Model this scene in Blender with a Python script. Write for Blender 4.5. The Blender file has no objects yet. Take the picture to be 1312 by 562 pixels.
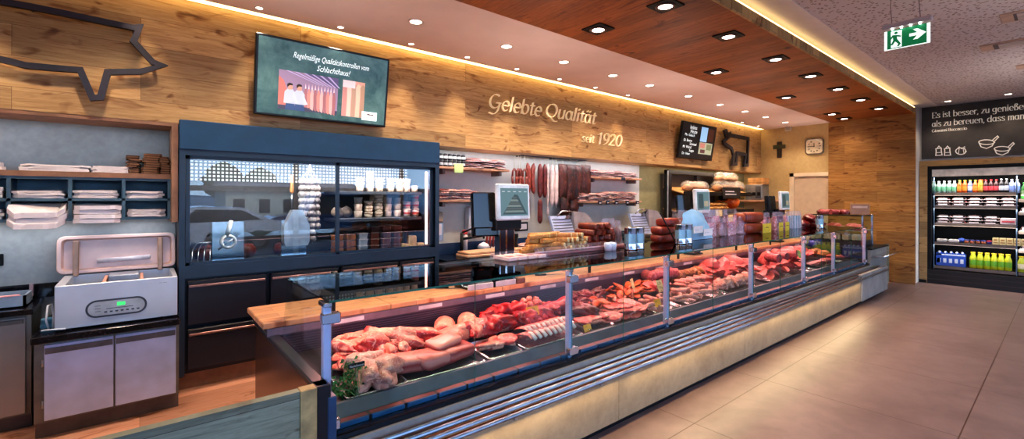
import bpy, math, random
from mathutils import Vector, Matrix, noise, Euler
random.seed(7)
SC = bpy.context.scene
COL = SC.collection
PI = math.pi
# ---------------------------------------------------------------- camera model
H = 1.65; FPX = 582.2; CU = 656.0; CV = 253.1; ROLL = .003
_a = math.atan2(712.0, FPX); CA = math.cos(_a); SA = math.sin(_a)
def ray(u, v):
    t = (u - CU + (v - CV)*ROLL) / FPX
    return (CA + SA*t, SA - CA*t, (CV - v + (u - CU)*ROLL) / FPX)
def ax(u, Y):
    r = ray(u, CV+40); return r[0] / r[1] * Y
def ay(u, X):
    r = ray(u, CV); return r[1] / r[0] * X
def PY(u, v, Y):
    r = ray(u, v); d = Y / r[1]; return Vector((r[0]*d, Y, H + r[2]*d))
def PX(u, v, X):
    r = ray(u, v); d = X / r[0]; return Vector((X, r[1]*d, H + r[2]*d))
def PZ(u, v, Z):
    r = ray(u, v); d = (Z - H) / r[2]; return Vector((r[0]*d, r[1]*d, Z))
cam_d = bpy.data.cameras.new('camera'); cam = bpy.data.objects.new('camera', cam_d); COL.objects.link(cam)
cam.location = (0, 0, H); cam.rotation_euler = (Matrix.Rotation(_a - PI/2, 3, 'Z') @ Matrix.Rotation(PI/2, 3, 'X') @ Matrix.Rotation(ROLL, 3, 'Z')).to_euler()
cam_d.sensor_width = 36; cam_d.lens = 36*FPX/1312; cam_d.shift_y = -(281 - CV)/1312; cam_d.clip_start = .05; cam_d.clip_end = 500
SC.camera = cam
# ---------------------------------------------------------------- materials
def lin(c):
    def f(x):
        x /= 255.0
        return x/12.92 if x <= .04045 else ((x+.055)/1.055)**2.4
    return (f(c[0]), f(c[1]), f(c[2]), 1)
MATS = {}
class NT:
    def __init__(s, name):
        s.m = bpy.data.materials.new(name); s.m.use_nodes = True
        s.t = s.m.node_tree; s.n = s.t.nodes; s.l = s.t.links
        s.b = s.n['Principled BSDF']; s.out = s.n['Material Output']
    def new(s, typ, **kw):
        n = s.n.new(typ)
        for k, v in kw.items():
            if k in n.inputs: n.inputs[k].default_value = v
            else: setattr(n, k, v)
        return n
    def link(s, a, b): s.l.new(a, b)
    def coord(s, scale=(1,1,1), obj=True, swap=None):
        tc = s.new('ShaderNodeTexCoord'); o = tc.outputs['Object' if obj else 'Generated']
        if swap:
            sp = s.new('ShaderNodeSeparateXYZ'); s.link(o, sp.inputs[0]); cb = s.new('ShaderNodeCombineXYZ')
            for i, ch in enumerate(swap):
                if ch in 'XYZ': s.link(sp.outputs[ch], cb.inputs[i])
            o = cb.outputs[0]
        mp = s.new('ShaderNodeMapping'); mp.inputs['Scale'].default_value = scale
        s.link(o, mp.inputs[0]); return mp.outputs[0]
    def ramp(s, fac, stops):
        r = s.new('ShaderNodeValToRGB'); e = r.color_ramp.elements
        while len(e) < len(stops): e.new(.5)
        for i, (p, c) in enumerate(stops):
            e[i].position = p; e[i].color = lin(c) if len(c) == 3 else c
        s.link(fac, r.inputs[0]); return r.outputs[0]
    def noise(s, vec, scale, detail=3, rough=.55, dist=0):
        n = s.new('ShaderNodeTexNoise'); n.inputs['Scale'].default_value = scale; n.inputs['Detail'].default_value = detail
        n.inputs['Roughness'].default_value = rough; n.inputs['Distortion'].default_value = dist
        s.link(vec, n.inputs['Vector']); return n.outputs['Fac']
    def mix(s, fac, a, b, mode='MIX'):
        m = s.new('ShaderNodeMix', data_type='RGBA', blend_type=mode)
        for sock, val in ((m.inputs[0], fac), (m.inputs[6], a), (m.inputs[7], b)):
            if hasattr(val, 'is_linked'): s.link(val, sock)
            elif isinstance(val, (int, float)): sock.default_value = val
            else: sock.default_value = lin(val) if len(val) == 3 else val
        return m.outputs[2]
    def bump(s, h, strength=.2, dist=.01):
        b = s.new('ShaderNodeBump'); b.inputs['Strength'].default_value = strength; b.inputs['Distance'].default_value = dist
        s.link(h, b.inputs['Height']); s.link(b.outputs[0], s.b.inputs['Normal'])
def M(name, col=(128,128,128), rough=.5, metal=0, var=.12, scale=8, emit=0, coat=0, spec=.5):
    """plain procedural material: base colour with a little noise variation"""
    if name in MATS: return MATS[name]
    t = NT(name); b = t.b
    b.inputs['Roughness'].default_value = rough; b.inputs['Metallic'].default_value = metal
    b.inputs['Specular IOR Level'].default_value = spec; b.inputs['Coat Weight'].default_value = coat
    d = tuple(int(x*(1-var)) for x in col); h = tuple(min(255, int(x*(1+var*.6))) for x in col)
    f = t.noise(t.coord(), scale); c = t.ramp(f, [(.3, d), (.7, h)])
    t.link(c, b.inputs['Base Color'])
    if emit: t.link(c, b.inputs['Emission Color']); b.inputs['Emission Strength'].default_value = emit
    MATS[name] = t.m; return t.m
def m_wood(name, swap, a, bcol, dark, plank=(1.7, .2), grain=1.0, rough=.5, off=(0,0,0)):
    if name in MATS: return MATS[name]
    t = NT(name)
    v = t.coord(swap=swap)
    br = t.new('ShaderNodeTexBrick'); br.offset = .37; br.squash = 1
    br.inputs['Color1'].default_value = (0,0,0,1); br.inputs['Color2'].default_value = (1,1,1,1); br.inputs['Mortar'].default_value = (.5,.5,.5,1)
    br.inputs['Scale'].default_value = 1; br.inputs['Brick Width'].default_value = plank[0]; br.inputs['Row Height'].default_value = plank[1]
    br.inputs['Mortar Size'].default_value = .0012; br.inputs['Bias'].default_value = 0
    t.link(v, br.inputs['Vector'])
    mp = t.new('ShaderNodeMapping'); mp.inputs['Scale'].default_value = (1.1*grain, 14*grain, 1); t.link(v, mp.inputs[0])
    ad = t.new('ShaderNodeVectorMath', operation='ADD'); t.link(mp.outputs[0], ad.inputs[0])
    sc = t.new('ShaderNodeVectorMath', operation='SCALE'); t.link(br.outputs['Color'], sc.inputs[0]); sc.inputs['Scale'].default_value = 13.0
    t.link(sc.outputs[0], ad.inputs[1])
    g = t.noise(ad.outputs[0], 2.2, 7, .68, 1.4)
    mp2 = t.new('ShaderNodeMapping'); mp2.inputs['Scale'].default_value = (2.2, 5.5, 1); t.link(v, mp2.inputs[0])
    k = t.noise(mp2.outputs[0], 1.6, 2, .5, 1.2)
    c = t.ramp(g, [(.22, dark), (.42, a), (.64, bcol)])
    c = t.mix(.75, c, t.ramp(br.outputs['Color'], [(0, (176,172,166)), (1, (255,252,246))]), 'MULTIPLY')
    kn = t.ramp(k, [(.60, (255,255,255)), (.70, (186,156,126)), (.78, (96,70,52))])
    c = t.mix(.9, c, kn, 'MULTIPLY')
    mo = t.ramp(br.outputs['Fac'], [(0, (255,255,255)), (1, (140,118,100))])
    c = t.mix(1.0, c, mo, 'MULTIPLY')
    t.link(c, t.b.inputs['Base Color']); t.b.inputs['Roughness'].default_value = rough
    t.bump(g, .08, .004)
    MATS[name] = t.m; return t.m
def m_glass(name, tint=(244,250,248), ior=1.5, rough=0.0, mul=1.0):
    if name in MATS: return MATS[name]
    t = NT(name); t.n.remove(t.b)
    tr = t.new('ShaderNodeBsdfTransparent'); tr.inputs[0].default_value = lin(tint)
    gl = t.new('ShaderNodeBsdfGlossy'); gl.inputs['Roughness'].default_value = rough
    fr = t.new('ShaderNodeFresnel'); fr.inputs['IOR'].default_value = ior
    ml = t.new('ShaderNodeMath', operation='MULTIPLY'); ml.inputs[1].default_value = mul; ml.use_clamp = True
    t.link(fr.outputs[0], ml.inputs[0])
    mx = t.new('ShaderNodeMixShader'); t.link(ml.outputs[0], mx.inputs[0]); t.link(tr.outputs[0], mx.inputs[1]); t.link(gl.outputs[0], mx.inputs[2])
    t.link(mx.outputs[0], t.out.inputs['Surface']); MATS[name] = t.m; return t.m
def m_film(name, col, alpha=.35, rough=.15):
    """thin clear plastic: mostly see-through with a glossy coloured part"""
    if name in MATS: return MATS[name]
    t = NT(name); t.b.inputs['Base Color'].default_value = lin(col); t.b.inputs['Roughness'].default_value = rough
    f = t.noise(t.coord(), 14, 3); r = t.ramp(f, [(.35, (int(255*alpha*.85),)*3), (.65, (int(min(255, 255*alpha*1.15)),)*3)])
    t.link(r, t.b.inputs['Alpha']); MATS[name] = t.m; return t.m
def m_meat(name, base, dark, fat, scale=9, fatamt=.56, rough=.32, stretch=(1,1,1)):
    if name in MATS: return MATS[name]
    t = NT(name)
    v = t.coord(stretch)
    oi = t.new('ShaderNodeObjectInfo')
    ad = t.new('ShaderNodeVectorMath', operation='ADD'); t.link(v, ad.inputs[0])
    sc = t.new('ShaderNodeVectorMath', operation='SCALE'); sc.inputs[0].default_value = (7, 3, 5); t.link(oi.outputs['Random'], sc.inputs['Scale']); t.link(sc.outputs[0], ad.inputs[1])
    n1 = t.noise(ad.outputs[0], scale, 3); n2 = t.noise(ad.outputs[0], scale*2.3, 4, .6, 1.6)
    c = t.ramp(n1, [(.36, dark), (.56, base)])
    m = t.ramp(n2, [(fatamt-.02, (0,0,0)), (fatamt+.05, (255,255,255))])
    c = t.mix(m, c, fat)
    hs = t.new('ShaderNodeHueSaturation'); t.link(c, hs.inputs['Color'])
    mr = t.new('ShaderNodeMapRange'); mr.inputs['To Min'].default_value = .8; mr.inputs['To Max'].default_value = 1.15; t.link(oi.outputs['Random'], mr.inputs[0]); t.link(mr.outputs[0], hs.inputs['Value'])
    t.link(hs.outputs[0], t.b.inputs['Base Color']); t.b.inputs['Roughness'].default_value = rough
    t.bump(n2, .45, .01); MATS[name] = t.m; return t.m
def m_stripe(name, cols, axis='X', scale=10.0, rough=.4, jit=.3):
    """bands across an object axis, wobbling with noise: layered meat, packed slices, printed wrappers"""
    if name in MATS: return MATS[name]
    t = NT(name); v = t.coord()
    sp = t.new('ShaderNodeSeparateXYZ'); t.link(v, sp.inputs[0]); n = t.noise(v, 9, 3)
    oi = t.new('ShaderNodeObjectInfo')
    m1 = t.new('ShaderNodeMath', operation='MULTIPLY_ADD'); t.link(n, m1.inputs[0]); m1.inputs[1].default_value = jit
    m2 = t.new('ShaderNodeMath', operation='MULTIPLY_ADD'); t.link(sp.outputs[axis], m2.inputs[0]); m2.inputs[1].default_value = scale; t.link(oi.outputs['Random'], m2.inputs[2])
    t.link(m2.outputs[0], m1.inputs[2]); fr = t.new('ShaderNodeMath', operation='FRACT'); t.link(m1.outputs[0], fr.inputs[0])
    st = []
    for i, c in enumerate(cols): st.append((i/len(cols), c))
    c = t.ramp(fr.outputs[0], st); t.link(c, t.b.inputs['Base Color']); t.b.inputs['Roughness'].default_value = rough
    MATS[name] = t.m; return t.m
def m_emit(name, col, strength):
    if name in MATS: return MATS[name]
    t = NT(name); t.b.inputs['Base Color'].default_value = lin(col); t.b.inputs['Emission Color'].default_value = lin(col)
    t.b.inputs['Emission Strength'].default_value = strength; MATS[name] = t.m; return t.m
# ---------------------------------------------------------------- mesh builder
class MB:
    def __init__(s): s.v = []; s.f = []; s.mi = []; s.sm = []; s.mats = []; s.cur = 0; s.T = None; s.smooth = False
    def m(s, mat):
        if mat not in s.mats: s.mats.append(mat)
        s.cur = s.mats.index(mat); return s
    def add(s, vs, fs, smooth=None):
        o = len(s.v)
        s.v += [tuple(s.T @ Vector(p)) for p in vs] if s.T else [tuple(p) for p in vs]
        for f in fs: s.f.append([i+o for i in f]); s.mi.append(s.cur); s.sm.append(s.smooth if smooth is None else smooth)
        return s
    def box(s, x0, x1, y0, y1, z0, z1, b=0):
        if x0 > x1: x0, x1 = x1, x0
        if y0 > y1: y0, y1 = y1, y0
        if z0 > z1: z0, z1 = z1, z0
        if not b:
            vs = [(x,y,z) for z in (z0,z1) for y in (y0,y1) for x in (x0,x1)]
            return s.add(vs, [(0,2,3,1),(4,5,7,6),(0,1,5,4),(2,6,7,3),(0,4,6,2),(1,3,7,5)], False)
        b = min(b, (x1-x0)*.49, (y1-y0)*.49, (z1-z0)*.49)
        rings = []
        def ring(ix, z):
            X0,X1,Y0,Y1 = x0+ix,x1-ix,y0+ix,y1-ix
            q = b if ix == 0 else b*.5
            return [(X0+q,Y0,z),(X1-q,Y0,z),(X1,Y0+q,z),(X1,Y1-q,z),(X1-q,Y1,z),(X0+q,Y1,z),(X0,Y1-q,z),(X0,Y0+q,z)]
        vs = ring(b, z0)+ring(0, z0+b)+ring(0, z1-b)+ring(b, z1)
        fs = [tuple(range(7,-1,-1)), tuple(range(24,32))]
        for r in range(3):
            for i in range(8): fs.append((r*8+i, r*8+(i+1)%8, r*8+8+(i+1)%8, r*8+8+i))
        return s.add(vs, fs, False)
    def tube(s, pts, r, n=8, caps=True, smooth=True, closed=False):
        pts = [Vector(p) for p in pts]; k = len(pts)
        rs = r if isinstance(r, (list, tuple)) else [r]*k
        up = None; vs = []
        for i, p in enumerate(pts):
            if closed: d = pts[(i+1) % k] - pts[i-1]
            else: d = pts[min(i+1, k-1)] - pts[max(i-1, 0)]
            d.normalize()
            if up is None:
                up = Vector((0,0,1)) if abs(d.z) < .9 else Vector((1,0,0))
            a = d.cross(up); a.normalize(); up2 = a.cross(d); up2.normalize(); up = up2
            for j in range(n):
                t = 2*PI*j/n; vs.append(p + (a*math.cos(t) + up2*math.sin(t))*rs[i])
        fs = []
        for i in range(k if closed else k-1):
            i2 = (i+1) % k
            for j in range(n): fs.append((i*n+j, i*n+(j+1)%n, i2*n+(j+1)%n, i2*n+j))
        if caps and not closed: fs += [tuple(range(n-1,-1,-1)), tuple((k-1)*n+j for j in range(n))]
        return s.add(vs, fs, smooth)
    def lathe(s, prof, c=(0,0,0), n=16, smooth=True, caps=True):
        vs = []; 
        for (r, z) in prof:
            for j in range(n): t = 2*PI*j/n; vs.append((c[0]+r*math.cos(t), c[1]+r*math.sin(t), c[2]+z))
        fs = []; k = len(prof)
        for i in range(k-1):
            for j in range(n): fs.append((i*n+j, i*n+(j+1)%n, (i+1)*n+(j+1)%n, (i+1)*n+j))
        if caps: fs += [tuple(range(n-1,-1,-1)), tuple((k-1)*n+j for j in range(n))]
        return s.add(vs, fs, smooth)
    def prism(s, poly, axis, a, b, smooth=False):
        """poly: 2-D outline in the two other axes; extruded from a to b along axis"""
        def p3(p, w):
            return {'X': (w, p[0], p[1]), 'Y': (p[0], w, p[1]), 'Z': (p[0], p[1], w)}[axis]
        n = len(poly); vs = [p3(p, a) for p in poly] + [p3(p, b) for p in poly]
        fs = [tuple(range(n-1,-1,-1)), tuple(range(n, 2*n))] + [(i, (i+1)%n, n+(i+1)%n, n+i) for i in range(n)]
        return s.add(vs, fs, smooth)
    def grid(s, fn, nu, nv, closeu=False, closev=False, smooth=True):
        vs = [fn(i/(nu if closeu else nu-1), j/(nv if closev else nv-1)) for i in range(nu) for j in range(nv)]
        fs = []
        for i in range(nu if closeu else nu-1):
            for j in range(nv if closev else nv-1):
                fs.append((i*nv+j, ((i+1)%nu)*nv+j, ((i+1)%nu)*nv+(j+1)%nv, i*nv+(j+1)%nv))
        return s.add(vs, fs, smooth)
    def quad(s, *p): return s.add(p, [tuple(range(len(p)))], False)
    def mesh(s, name, loc=None):
        me = bpy.data.meshes.new(name)
        vs = s.v if loc is None else [(x-loc[0], y-loc[1], z-loc[2]) for x, y, z in s.v]
        me.from_pydata(vs, [], s.f)
        for m in s.mats: me.materials.append(m)
        me.polygons.foreach_set('material_index', s.mi); me.polygons.foreach_set('use_smooth', s.sm); me.update()
        return me
    def build(s, name, parent=None, loc=None, kind=None, label=None):
        """world-space geometry -> one object (origin at its parent's base, or at loc)"""
        if parent is not None:
            base = Vector(parent['_w']) if '_w' in parent else Vector(parent.location)
            o = bpy.data.objects.new(name, s.mesh(name, base)); COL.objects.link(o); o.parent = parent; o['_w'] = tuple(base)
        else:
            if loc is None: loc = (0,0,0)
            o = bpy.data.objects.new(name, s.mesh(name, loc)); COL.objects.link(o); o.location = loc; o['_w'] = tuple(loc)
        if kind: o['kind'] = kind
        if label: o['label'] = label
        return o
def tag(o, label, cat, group=None, kind=None):
    o['label'] = label; o['category'] = cat
    if group: o['group'] = group
    if kind: o['kind'] = kind
    return o
def T(name, label, cat, loc=(0,0,0), group=None):
    o = bpy.data.objects.new(name, None); COL.objects.link(o); o.location = loc; o.empty_display_size = .1; o['_w'] = tuple(loc)
    return tag(o, label, cat, group)
def S(name, mb, loc=None): return mb.build(name, None, loc, 'structure')
def inst(me, name, label, cat, loc, rot=(0,0,0), sc=(1,1,1), group=None):
    o = bpy.data.objects.new(name, me); COL.objects.link(o); o.location = loc; o.rotation_euler = rot
    o.scale = sc if isinstance(sc, (tuple, list)) else (sc, sc, sc)
    return tag(o, label, cat, group)
def dup(root, loc, rz=0, label=None, group=None, scale=None):
    r = root.copy(); COL.objects.link(r); r.location = loc; r.rotation_euler = (root.rotation_euler[0], root.rotation_euler[1], rz)
    if label: r['label'] = label
    if group: r['group'] = group
    if scale: r.scale = scale
    for ch in list(root.children):
        c = ch.copy(); COL.objects.link(c); c.parent = r
        for g in ch.children:
            d = g.copy(); COL.objects.link(d); d.parent = c
    return r
ORD = ['first','second','third','fourth','fifth','sixth','seventh','eighth','ninth','tenth','eleventh','twelfth','thirteenth','fourteenth','fifteenth','sixteenth','seventeenth','eighteenth','nineteenth','twentieth'] + ['twenty-'+x for x in ('first','second','third','fourth','fifth','sixth','seventh','eighth','ninth')]
def nth(i, n, side='from the left'):
    if i == 0: return 'leftmost' 
    if i == n-1: return 'rightmost'
    return ORD[i] + ' ' + side
def frame(o, u, v):
    """matrix whose local x runs along u, local z along v, local y away from the viewer"""
    u = Vector(u).normalized(); v = Vector(v); v = (v - u*v.dot(u)).normalized(); n = v.cross(u)
    return Matrix(((u.x, n.x, v.x, o[0]), (u.y, n.y, v.y, o[1]), (u.z, n.z, v.z, o[2]), (0,0,0,1)))
# ---------------------------------------------------------------- writing
def el(cx, cy, rx, ry, a0=0, a1=360, n=18):
    return [(cx+rx*math.cos(math.radians(a0+(a1-a0)*i/n)), cy+ry*math.sin(math.radians(a0+(a1-a0)*i/n))) for i in range(n+1)]
def cr(pts, n=6):
    out = []; k = len(pts)
    for i in range(k-1):
        p0, p1, p2, p3 = pts[max(i-1,0)], pts[i], pts[i+1], pts[min(i+2,k-1)]
        for j in range(n):
            t = j/n
            out.append(tuple(.5*((2*p1[q]) + (-p0[q]+p2[q])*t + (2*p0[q]-5*p1[q]+4*p2[q]-p3[q])*t*t + (-p0[q]+3*p1[q]-3*p2[q]+p3[q])*t**3) for q in (0,1)))
    return out + [pts[-1]]
A1 = [el(.22,.25,.17,.25), [(.40,.5),(.40,.06),(.47,.01)]]
A2 = [cr([(.07,.38),(.13,.48),(.26,.5),(.36,.40)])+[(.36,.06),(.44,.0)], cr([(.36,.29),(.2,.26),(.08,.19),(.07,.07),(.17,0),(.3,.05),(.36,.14)])]
DOT = lambda x, y: el(x, y, .02, .03, n=8)
GL = {
 'a': (A1, .52), 'A': (A2, .47), 'ä': (A1+[DOT(.14,.68), DOT(.32,.68)], .52),
 'b': ([[(.08,.76),(.08,0)], el(.27,.25,.19,.25)], .53), 'c': ([el(.25,.25,.2,.25,50,310)], .45),
 'd': ([el(.22,.25,.19,.25), [(.42,.76),(.42,0)]], .54), 'e': ([[(.07,.27),(.42,.27)], el(.25,.25,.19,.25,5,310)], .48),
 'g': ([el(.22,.28,.17,.22), [(.41,.5),(.41,-.06)], cr([(.41,-.06),(.34,-.2),(.2,-.23),(.07,-.16)])], .53),
 'h': ([[(.09,.76),(.09,0)], cr([(.09,.36),(.2,.5),(.33,.48),(.39,.36)])+[(.39,0)]], .5),
 'i': ([[(.1,.5),(.1,0)], DOT(.1,.68)], .22), 'l': ([[(.1,.76),(.1,0)]], .22),
 'm': ([[(.09,.5),(.09,0)], cr([(.09,.36),(.18,.5),(.29,.48),(.34,.36)])+[(.34,0)], cr([(.34,.36),(.43,.5),(.54,.48),(.59,.36)])+[(.59,0)]], .7),
 'n': ([[(.09,.5),(.09,0)], cr([(.09,.36),(.2,.5),(.33,.48),(.39,.36)])+[(.39,0)]], .5),
 'o': ([el(.25,.25,.21,.25)], .51), 'r': ([[(.09,.5),(.09,0)], cr([(.09,.34),(.17,.46),(.27,.5),(.33,.46)])], .36),
 's': ([cr([(.35,.41),(.27,.5),(.13,.48),(.09,.37),(.21,.27),(.34,.17),(.33,.05),(.2,0),(.06,.07)])], .42),
 't': ([[(.15,.66),(.15,.08)]+cr([(.15,.08),(.2,.0),(.31,.04)]), [(.04,.5),(.29,.5)]], .34),
 'u': ([[(.08,.5),(.08,.12)]+cr([(.08,.12),(.16,0),(.29,.03),(.39,.15)]), [(.39,.5),(.39,0)]], .5),
 'v': ([[(.02,.5),(.2,0)], [(.2,0),(.38,.5)]], .41), 'z': ([[(.05,.49),(.37,.49)], [(.37,.49),(.04,.01)], [(.04,.01),(.38,.01)]], .43),
 'ß': ([[(.1,0),(.1,.56)]+cr([(.1,.56),(.17,.74),(.31,.74),(.35,.6),(.24,.44),(.38,.34),(.41,.14),(.3,.0),(.2,.03)])], .49),
 'E': ([[(.1,.72),(.1,0)], [(.04,.71),(.5,.71),(.5,.58)], [(.1,.37),(.38,.37)], [(.04,.01),(.53,.01),(.53,.16)]], .6),
 'B': ([[(.1,.72),(.1,0)], [(.04,.71),(.3,.71)]+el(.3,.54,.17,.17,90,-90,10)+[(.1,.37)], [(.3,.37)]+el(.3,.19,.21,.185,90,-90,10)+[(.04,.01)]], .6),
 'G': ([el(.34,.36,.29,.36,48,325), [(.6,.3),(.6,.05)], [(.42,.3),(.66,.3)]], .72),
 'Ğ': ([el(.34,.4,.29,.34,55,320), cr([(.62,.34),(.6,.1),(.54,-.12),(.36,-.24),(.12,-.2)]), [(.44,.34),(.68,.34)]], .74),
 'Q': ([el(.36,.36,.31,.36), cr([(.3,.03),(.46,-.1),(.62,-.2),(.8,-.18)])], .76),
 '1': ([[(.08,.58),(.24,.72),(.24,0)]], .42), '9': ([el(.24,.5,.18,.22), cr([(.42,.5),(.41,.28),(.31,.1),(.1,-.01)])], .5),
 '2': ([cr([(.06,.55),(.12,.69),(.25,.72),(.37,.6),(.32,.4),(.17,.2),(.05,.02)]), [(.05,.02),(.42,.02)]], .48), '0': ([el(.25,.36,.2,.36)], .5),
 ',': ([[(.1,.05),(.05,-.12)]], .2), ' ': ([], .26), '.': ([DOT(.08,.03)], .18), '!': ([[(.1,.74),(.1,.2)], DOT(.1,.02)], .22) }
def write(mb, text, T, size, nib=.09, ang=0, shear=0, depth=.01, thin=.022, serif=0, track=0):
    """broad-pen lettering: strokes of a slanting pen, raised by depth; T maps (x, out, z)"""
    x = 0; old = mb.T; mb.T = T
    nx, nz = math.cos(ang)*nib/2, math.sin(ang)*nib/2
    for ch in text:
        strokes, w = GL.get(ch, GL['.'])
        for st in strokes:
            pts = [((x+px+py*shear), py) for px, py in st]
            for i in range(len(pts)-1):
                p, q = pts[i], pts[i+1]; dx, dz = q[0]-p[0], q[1]-p[1]; L = math.hypot(dx, dz) or 1e-6
                ex, ez = -dz/L*thin/2, dx/L*thin/2
                s = 1 if nx*ex+nz*ez >= 0 else -1
                ox, oz = s*nx+ex, s*nz+ez; tx, tz = dx/L*thin*.4, dz/L*thin*.4
                qd = [(p[0]-ox-tx, p[1]-oz-tz), (q[0]-ox+tx, q[1]-oz+tz), (q[0]+ox+tx, q[1]+oz+tz), (p[0]+ox-tx, p[1]+oz-tz)]
                vs = [(a*size, -depth, b*size) for a, b in qd] + [(a*size, 0, b*size) for a, b in qd]
                mb.add(vs, [(0,1,2,3), (0,4,5,1), (1,5,6,2), (2,6,7,3), (3,7,4,0)], False)
            if serif and len(st) >= 2:
                for e, o in ((st[0], st[1]), (st[-1], st[-2])):
                    if abs(e[0]-o[0]) < .01 and abs(e[1]-o[1]) > .1 and (abs(e[1]) < .02 or e[1] > .45):
                        X, Zz = x+e[0]+e[1]*shear, e[1]
                        vs = [((X-serif)*size, -depth, (Zz-.02)*size), ((X+serif)*size, -depth, (Zz-.02)*size), ((X+serif)*size, -depth, (Zz+.02)*size), ((X-serif)*size, -depth, (Zz+.02)*size)]
                        mb.add(vs, [(0,1,2,3)], False)
        x += w + track
    mb.T = old
    return x*size
def textw(text, track=0): return sum(GL.get(c, GL['.'])[1]+track for c in text)
def btext(mb, text, T, size, shear=0, align='LEFT', width=None, sy=1.0):
    """plain sans lettering, flat, in the local x/z plane of T"""
    cu = bpy.data.curves.new('t', 'FONT'); cu.body = text; cu.size = size; cu.shear = shear; cu.align_x = align; cu.resolution_u = 2
    ob = bpy.data.objects.new('t', cu); me = bpy.data.meshes.new_from_object(ob)
    vs = [(v.co.x, 0, v.co.y*sy) for v in me.vertices]
    if width and vs:
        mx = max(v[0] for v in vs) or 1
        vs = [(v[0]*width/mx, 0, v[2]) for v in vs]
    fs = [tuple(p.vertices) for p in me.polygons]
    old = mb.T; mb.T = T; mb.add(vs, fs, False); mb.T = old
    bpy.data.objects.remove(ob); bpy.data.curves.remove(cu); bpy.data.meshes.remove(me)
def tr(T, x, y, z): return T @ Matrix.Translation((x, y, z))
def rr(w, h, r, n=4):
    """rounded rectangle outline, centred"""
    out = []
    for cx, cz, a in ((w/2-r, h/2-r, 0), (-w/2+r, h/2-r, 90), (-w/2+r, -h/2+r, 180), (w/2-r, -h/2+r, 270)):
        for i in range(n+1):
            t = math.radians(a+90*i/n); out.append((cx+r*math.cos(t), cz+r*math.sin(t)))
    return out
def loft(mb, loops, cap0=True, cap1=True, smooth=False):
    n = len(loops[0]); vs = [p for l in loops for p in l]; fs = []
    for i in range(len(loops)-1):
        for j in range(n): fs.append((i*n+j, i*n+(j+1)%n, (i+1)*n+(j+1)%n, (i+1)*n+j))
    if cap0: fs.append(tuple(range(n-1,-1,-1)))
    if cap1: fs.append(tuple((len(loops)-1)*n+j for j in range(n)))
    mb.add(vs, fs, smooth)
# ------------------------------------------------------------ materials of the room
oak_wall = m_wood('oak_wall', 'XZ0', (188,148,98), (216,180,128), (136,98,60), (1.9,.22))
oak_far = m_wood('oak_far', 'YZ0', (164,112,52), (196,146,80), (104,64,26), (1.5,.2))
oak_ceil = m_wood('oak_ceil', 'YX0', (150,82,34), (184,110,54), (86,40,14), (2.2,.19), rough=.45)
oak_edge = m_wood('oak_edge', 'ZX0', (190,158,110), (206,176,126), (150,118,76), (.5,.2))
oak_light = m_wood('oak_light', 'YZ0', (186,146,92), (206,168,112), (140,104,60), (3,.3))
oak_grey = m_wood('oak_grey', 'XZ0', (132,132,112), (158,158,136), (92,92,76), (2.5,.26))
oak_post = M('oak_post', (176,146,98), .55, var=.18, scale=14)
floor_plank = m_wood('floor_plank', 'XY0', (222,158,130), (236,180,154), (188,122,96), (1.4,.22), rough=.4)
board_wood = m_wood('board_wood', 'XY0', (198,138,98), (216,160,118), (168,110,72), (.9,.09), rough=.5)
frame_wood = M('frame_wood', (150,112,88), .6, var=.15)
plaster = M('plaster', (236,214,204), .85, var=.02, scale=3)  # white plaster; pink light from counter and wood put into the tint
white_wall = M('white_wall', (206,200,192), .8, var=.03)
black_m = M('black_m', (14,14,16), .5, var=.2, spec=.3)
black_gloss = M('black_gloss', (10,10,14), .12)
steel = M('steel', (176,180,184), .28, 1, var=.06)
steel_bright = M('steel_bright', (214,216,220), .16, 1, var=.04)
steel_brush = M('steel_brush', (188,198,230), .36, .4, var=.08, scale=4)
blue_grey = M('blue_grey', (26,64,96), .45, var=.06)
pigeon_blue = M('pigeon_blue', (74,104,122), .55, var=.08)
def m_concrete(name, a, b, scale=2.2, rough=.7):
    t = NT(name); v = t.coord(); n = t.noise(v, scale, 6, .62, .4); n2 = t.noise(v, scale*9, 3)
    c = t.mix(.25, t.ramp(n, [(.3, a), (.7, b)]), t.ramp(n2, [(.35, a), (.7, b)])); t.link(c, t.b.inputs['Base Color']); t.b.inputs['Roughness'].default_value = rough
    t.bump(n2, .06, .004); MATS[name] = t.m; return t.m
concrete = m_concrete('concrete', (136,142,144), (174,180,182))
beige_wall = m_concrete('beige_wall', (176,148,98), (206,178,126), 1.8)
olive_wall = m_concrete('olive_wall', (132,122,84), (164,154,112))
stone_panel = m_concrete('stone_panel', (118,100,78), (156,136,108), 2.6, .55)
stone_grey = m_concrete('stone_grey', (128,120,112), (164,156,146), 3.0, .5)
def m_tile():
    t = NT('tile'); v = t.coord()
    mp = t.new('ShaderNodeMapping'); mp.inputs['Location'].default_value = (-.64, .78, 0); t.link(v, mp.inputs[0])
    br = t.new('ShaderNodeTexBrick'); br.offset = 0; br.inputs['Scale'].default_value = 1; br.inputs['Brick Width'].default_value = 1.255; br.inputs['Row Height'].default_value = 1.255
    br.inputs['Mortar Size'].default_value = .004; t.link(mp.outputs[0], br.inputs['Vector'])
    br.inputs['Color1'].default_value = (.45,.45,.45,1); br.inputs['Color2'].default_value = (.55,.55,.55,1)
    n = t.noise(v, 1.6, 6, .6, .6); n2 = t.noise(v, 7, 4)
    c = t.mix(.3, t.ramp(n, [(.3, (98,79,76)), (.7, (126,106,101))]), t.ramp(n2, [(.3, (94,75,73)), (.7, (124,104,99))]))
    c = t.mix(1.0, c, t.ramp(br.outputs['Fac'], [(0, (255,255,255)), (1, (168,146,128))]), 'MULTIPLY')
    t.link(c, t.b.inputs['Base Color']); t.b.inputs['Roughness'].default_value = .42; t.b.inputs['Specular IOR Level'].default_value = .35; return t.m
tile = m_tile()
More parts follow.
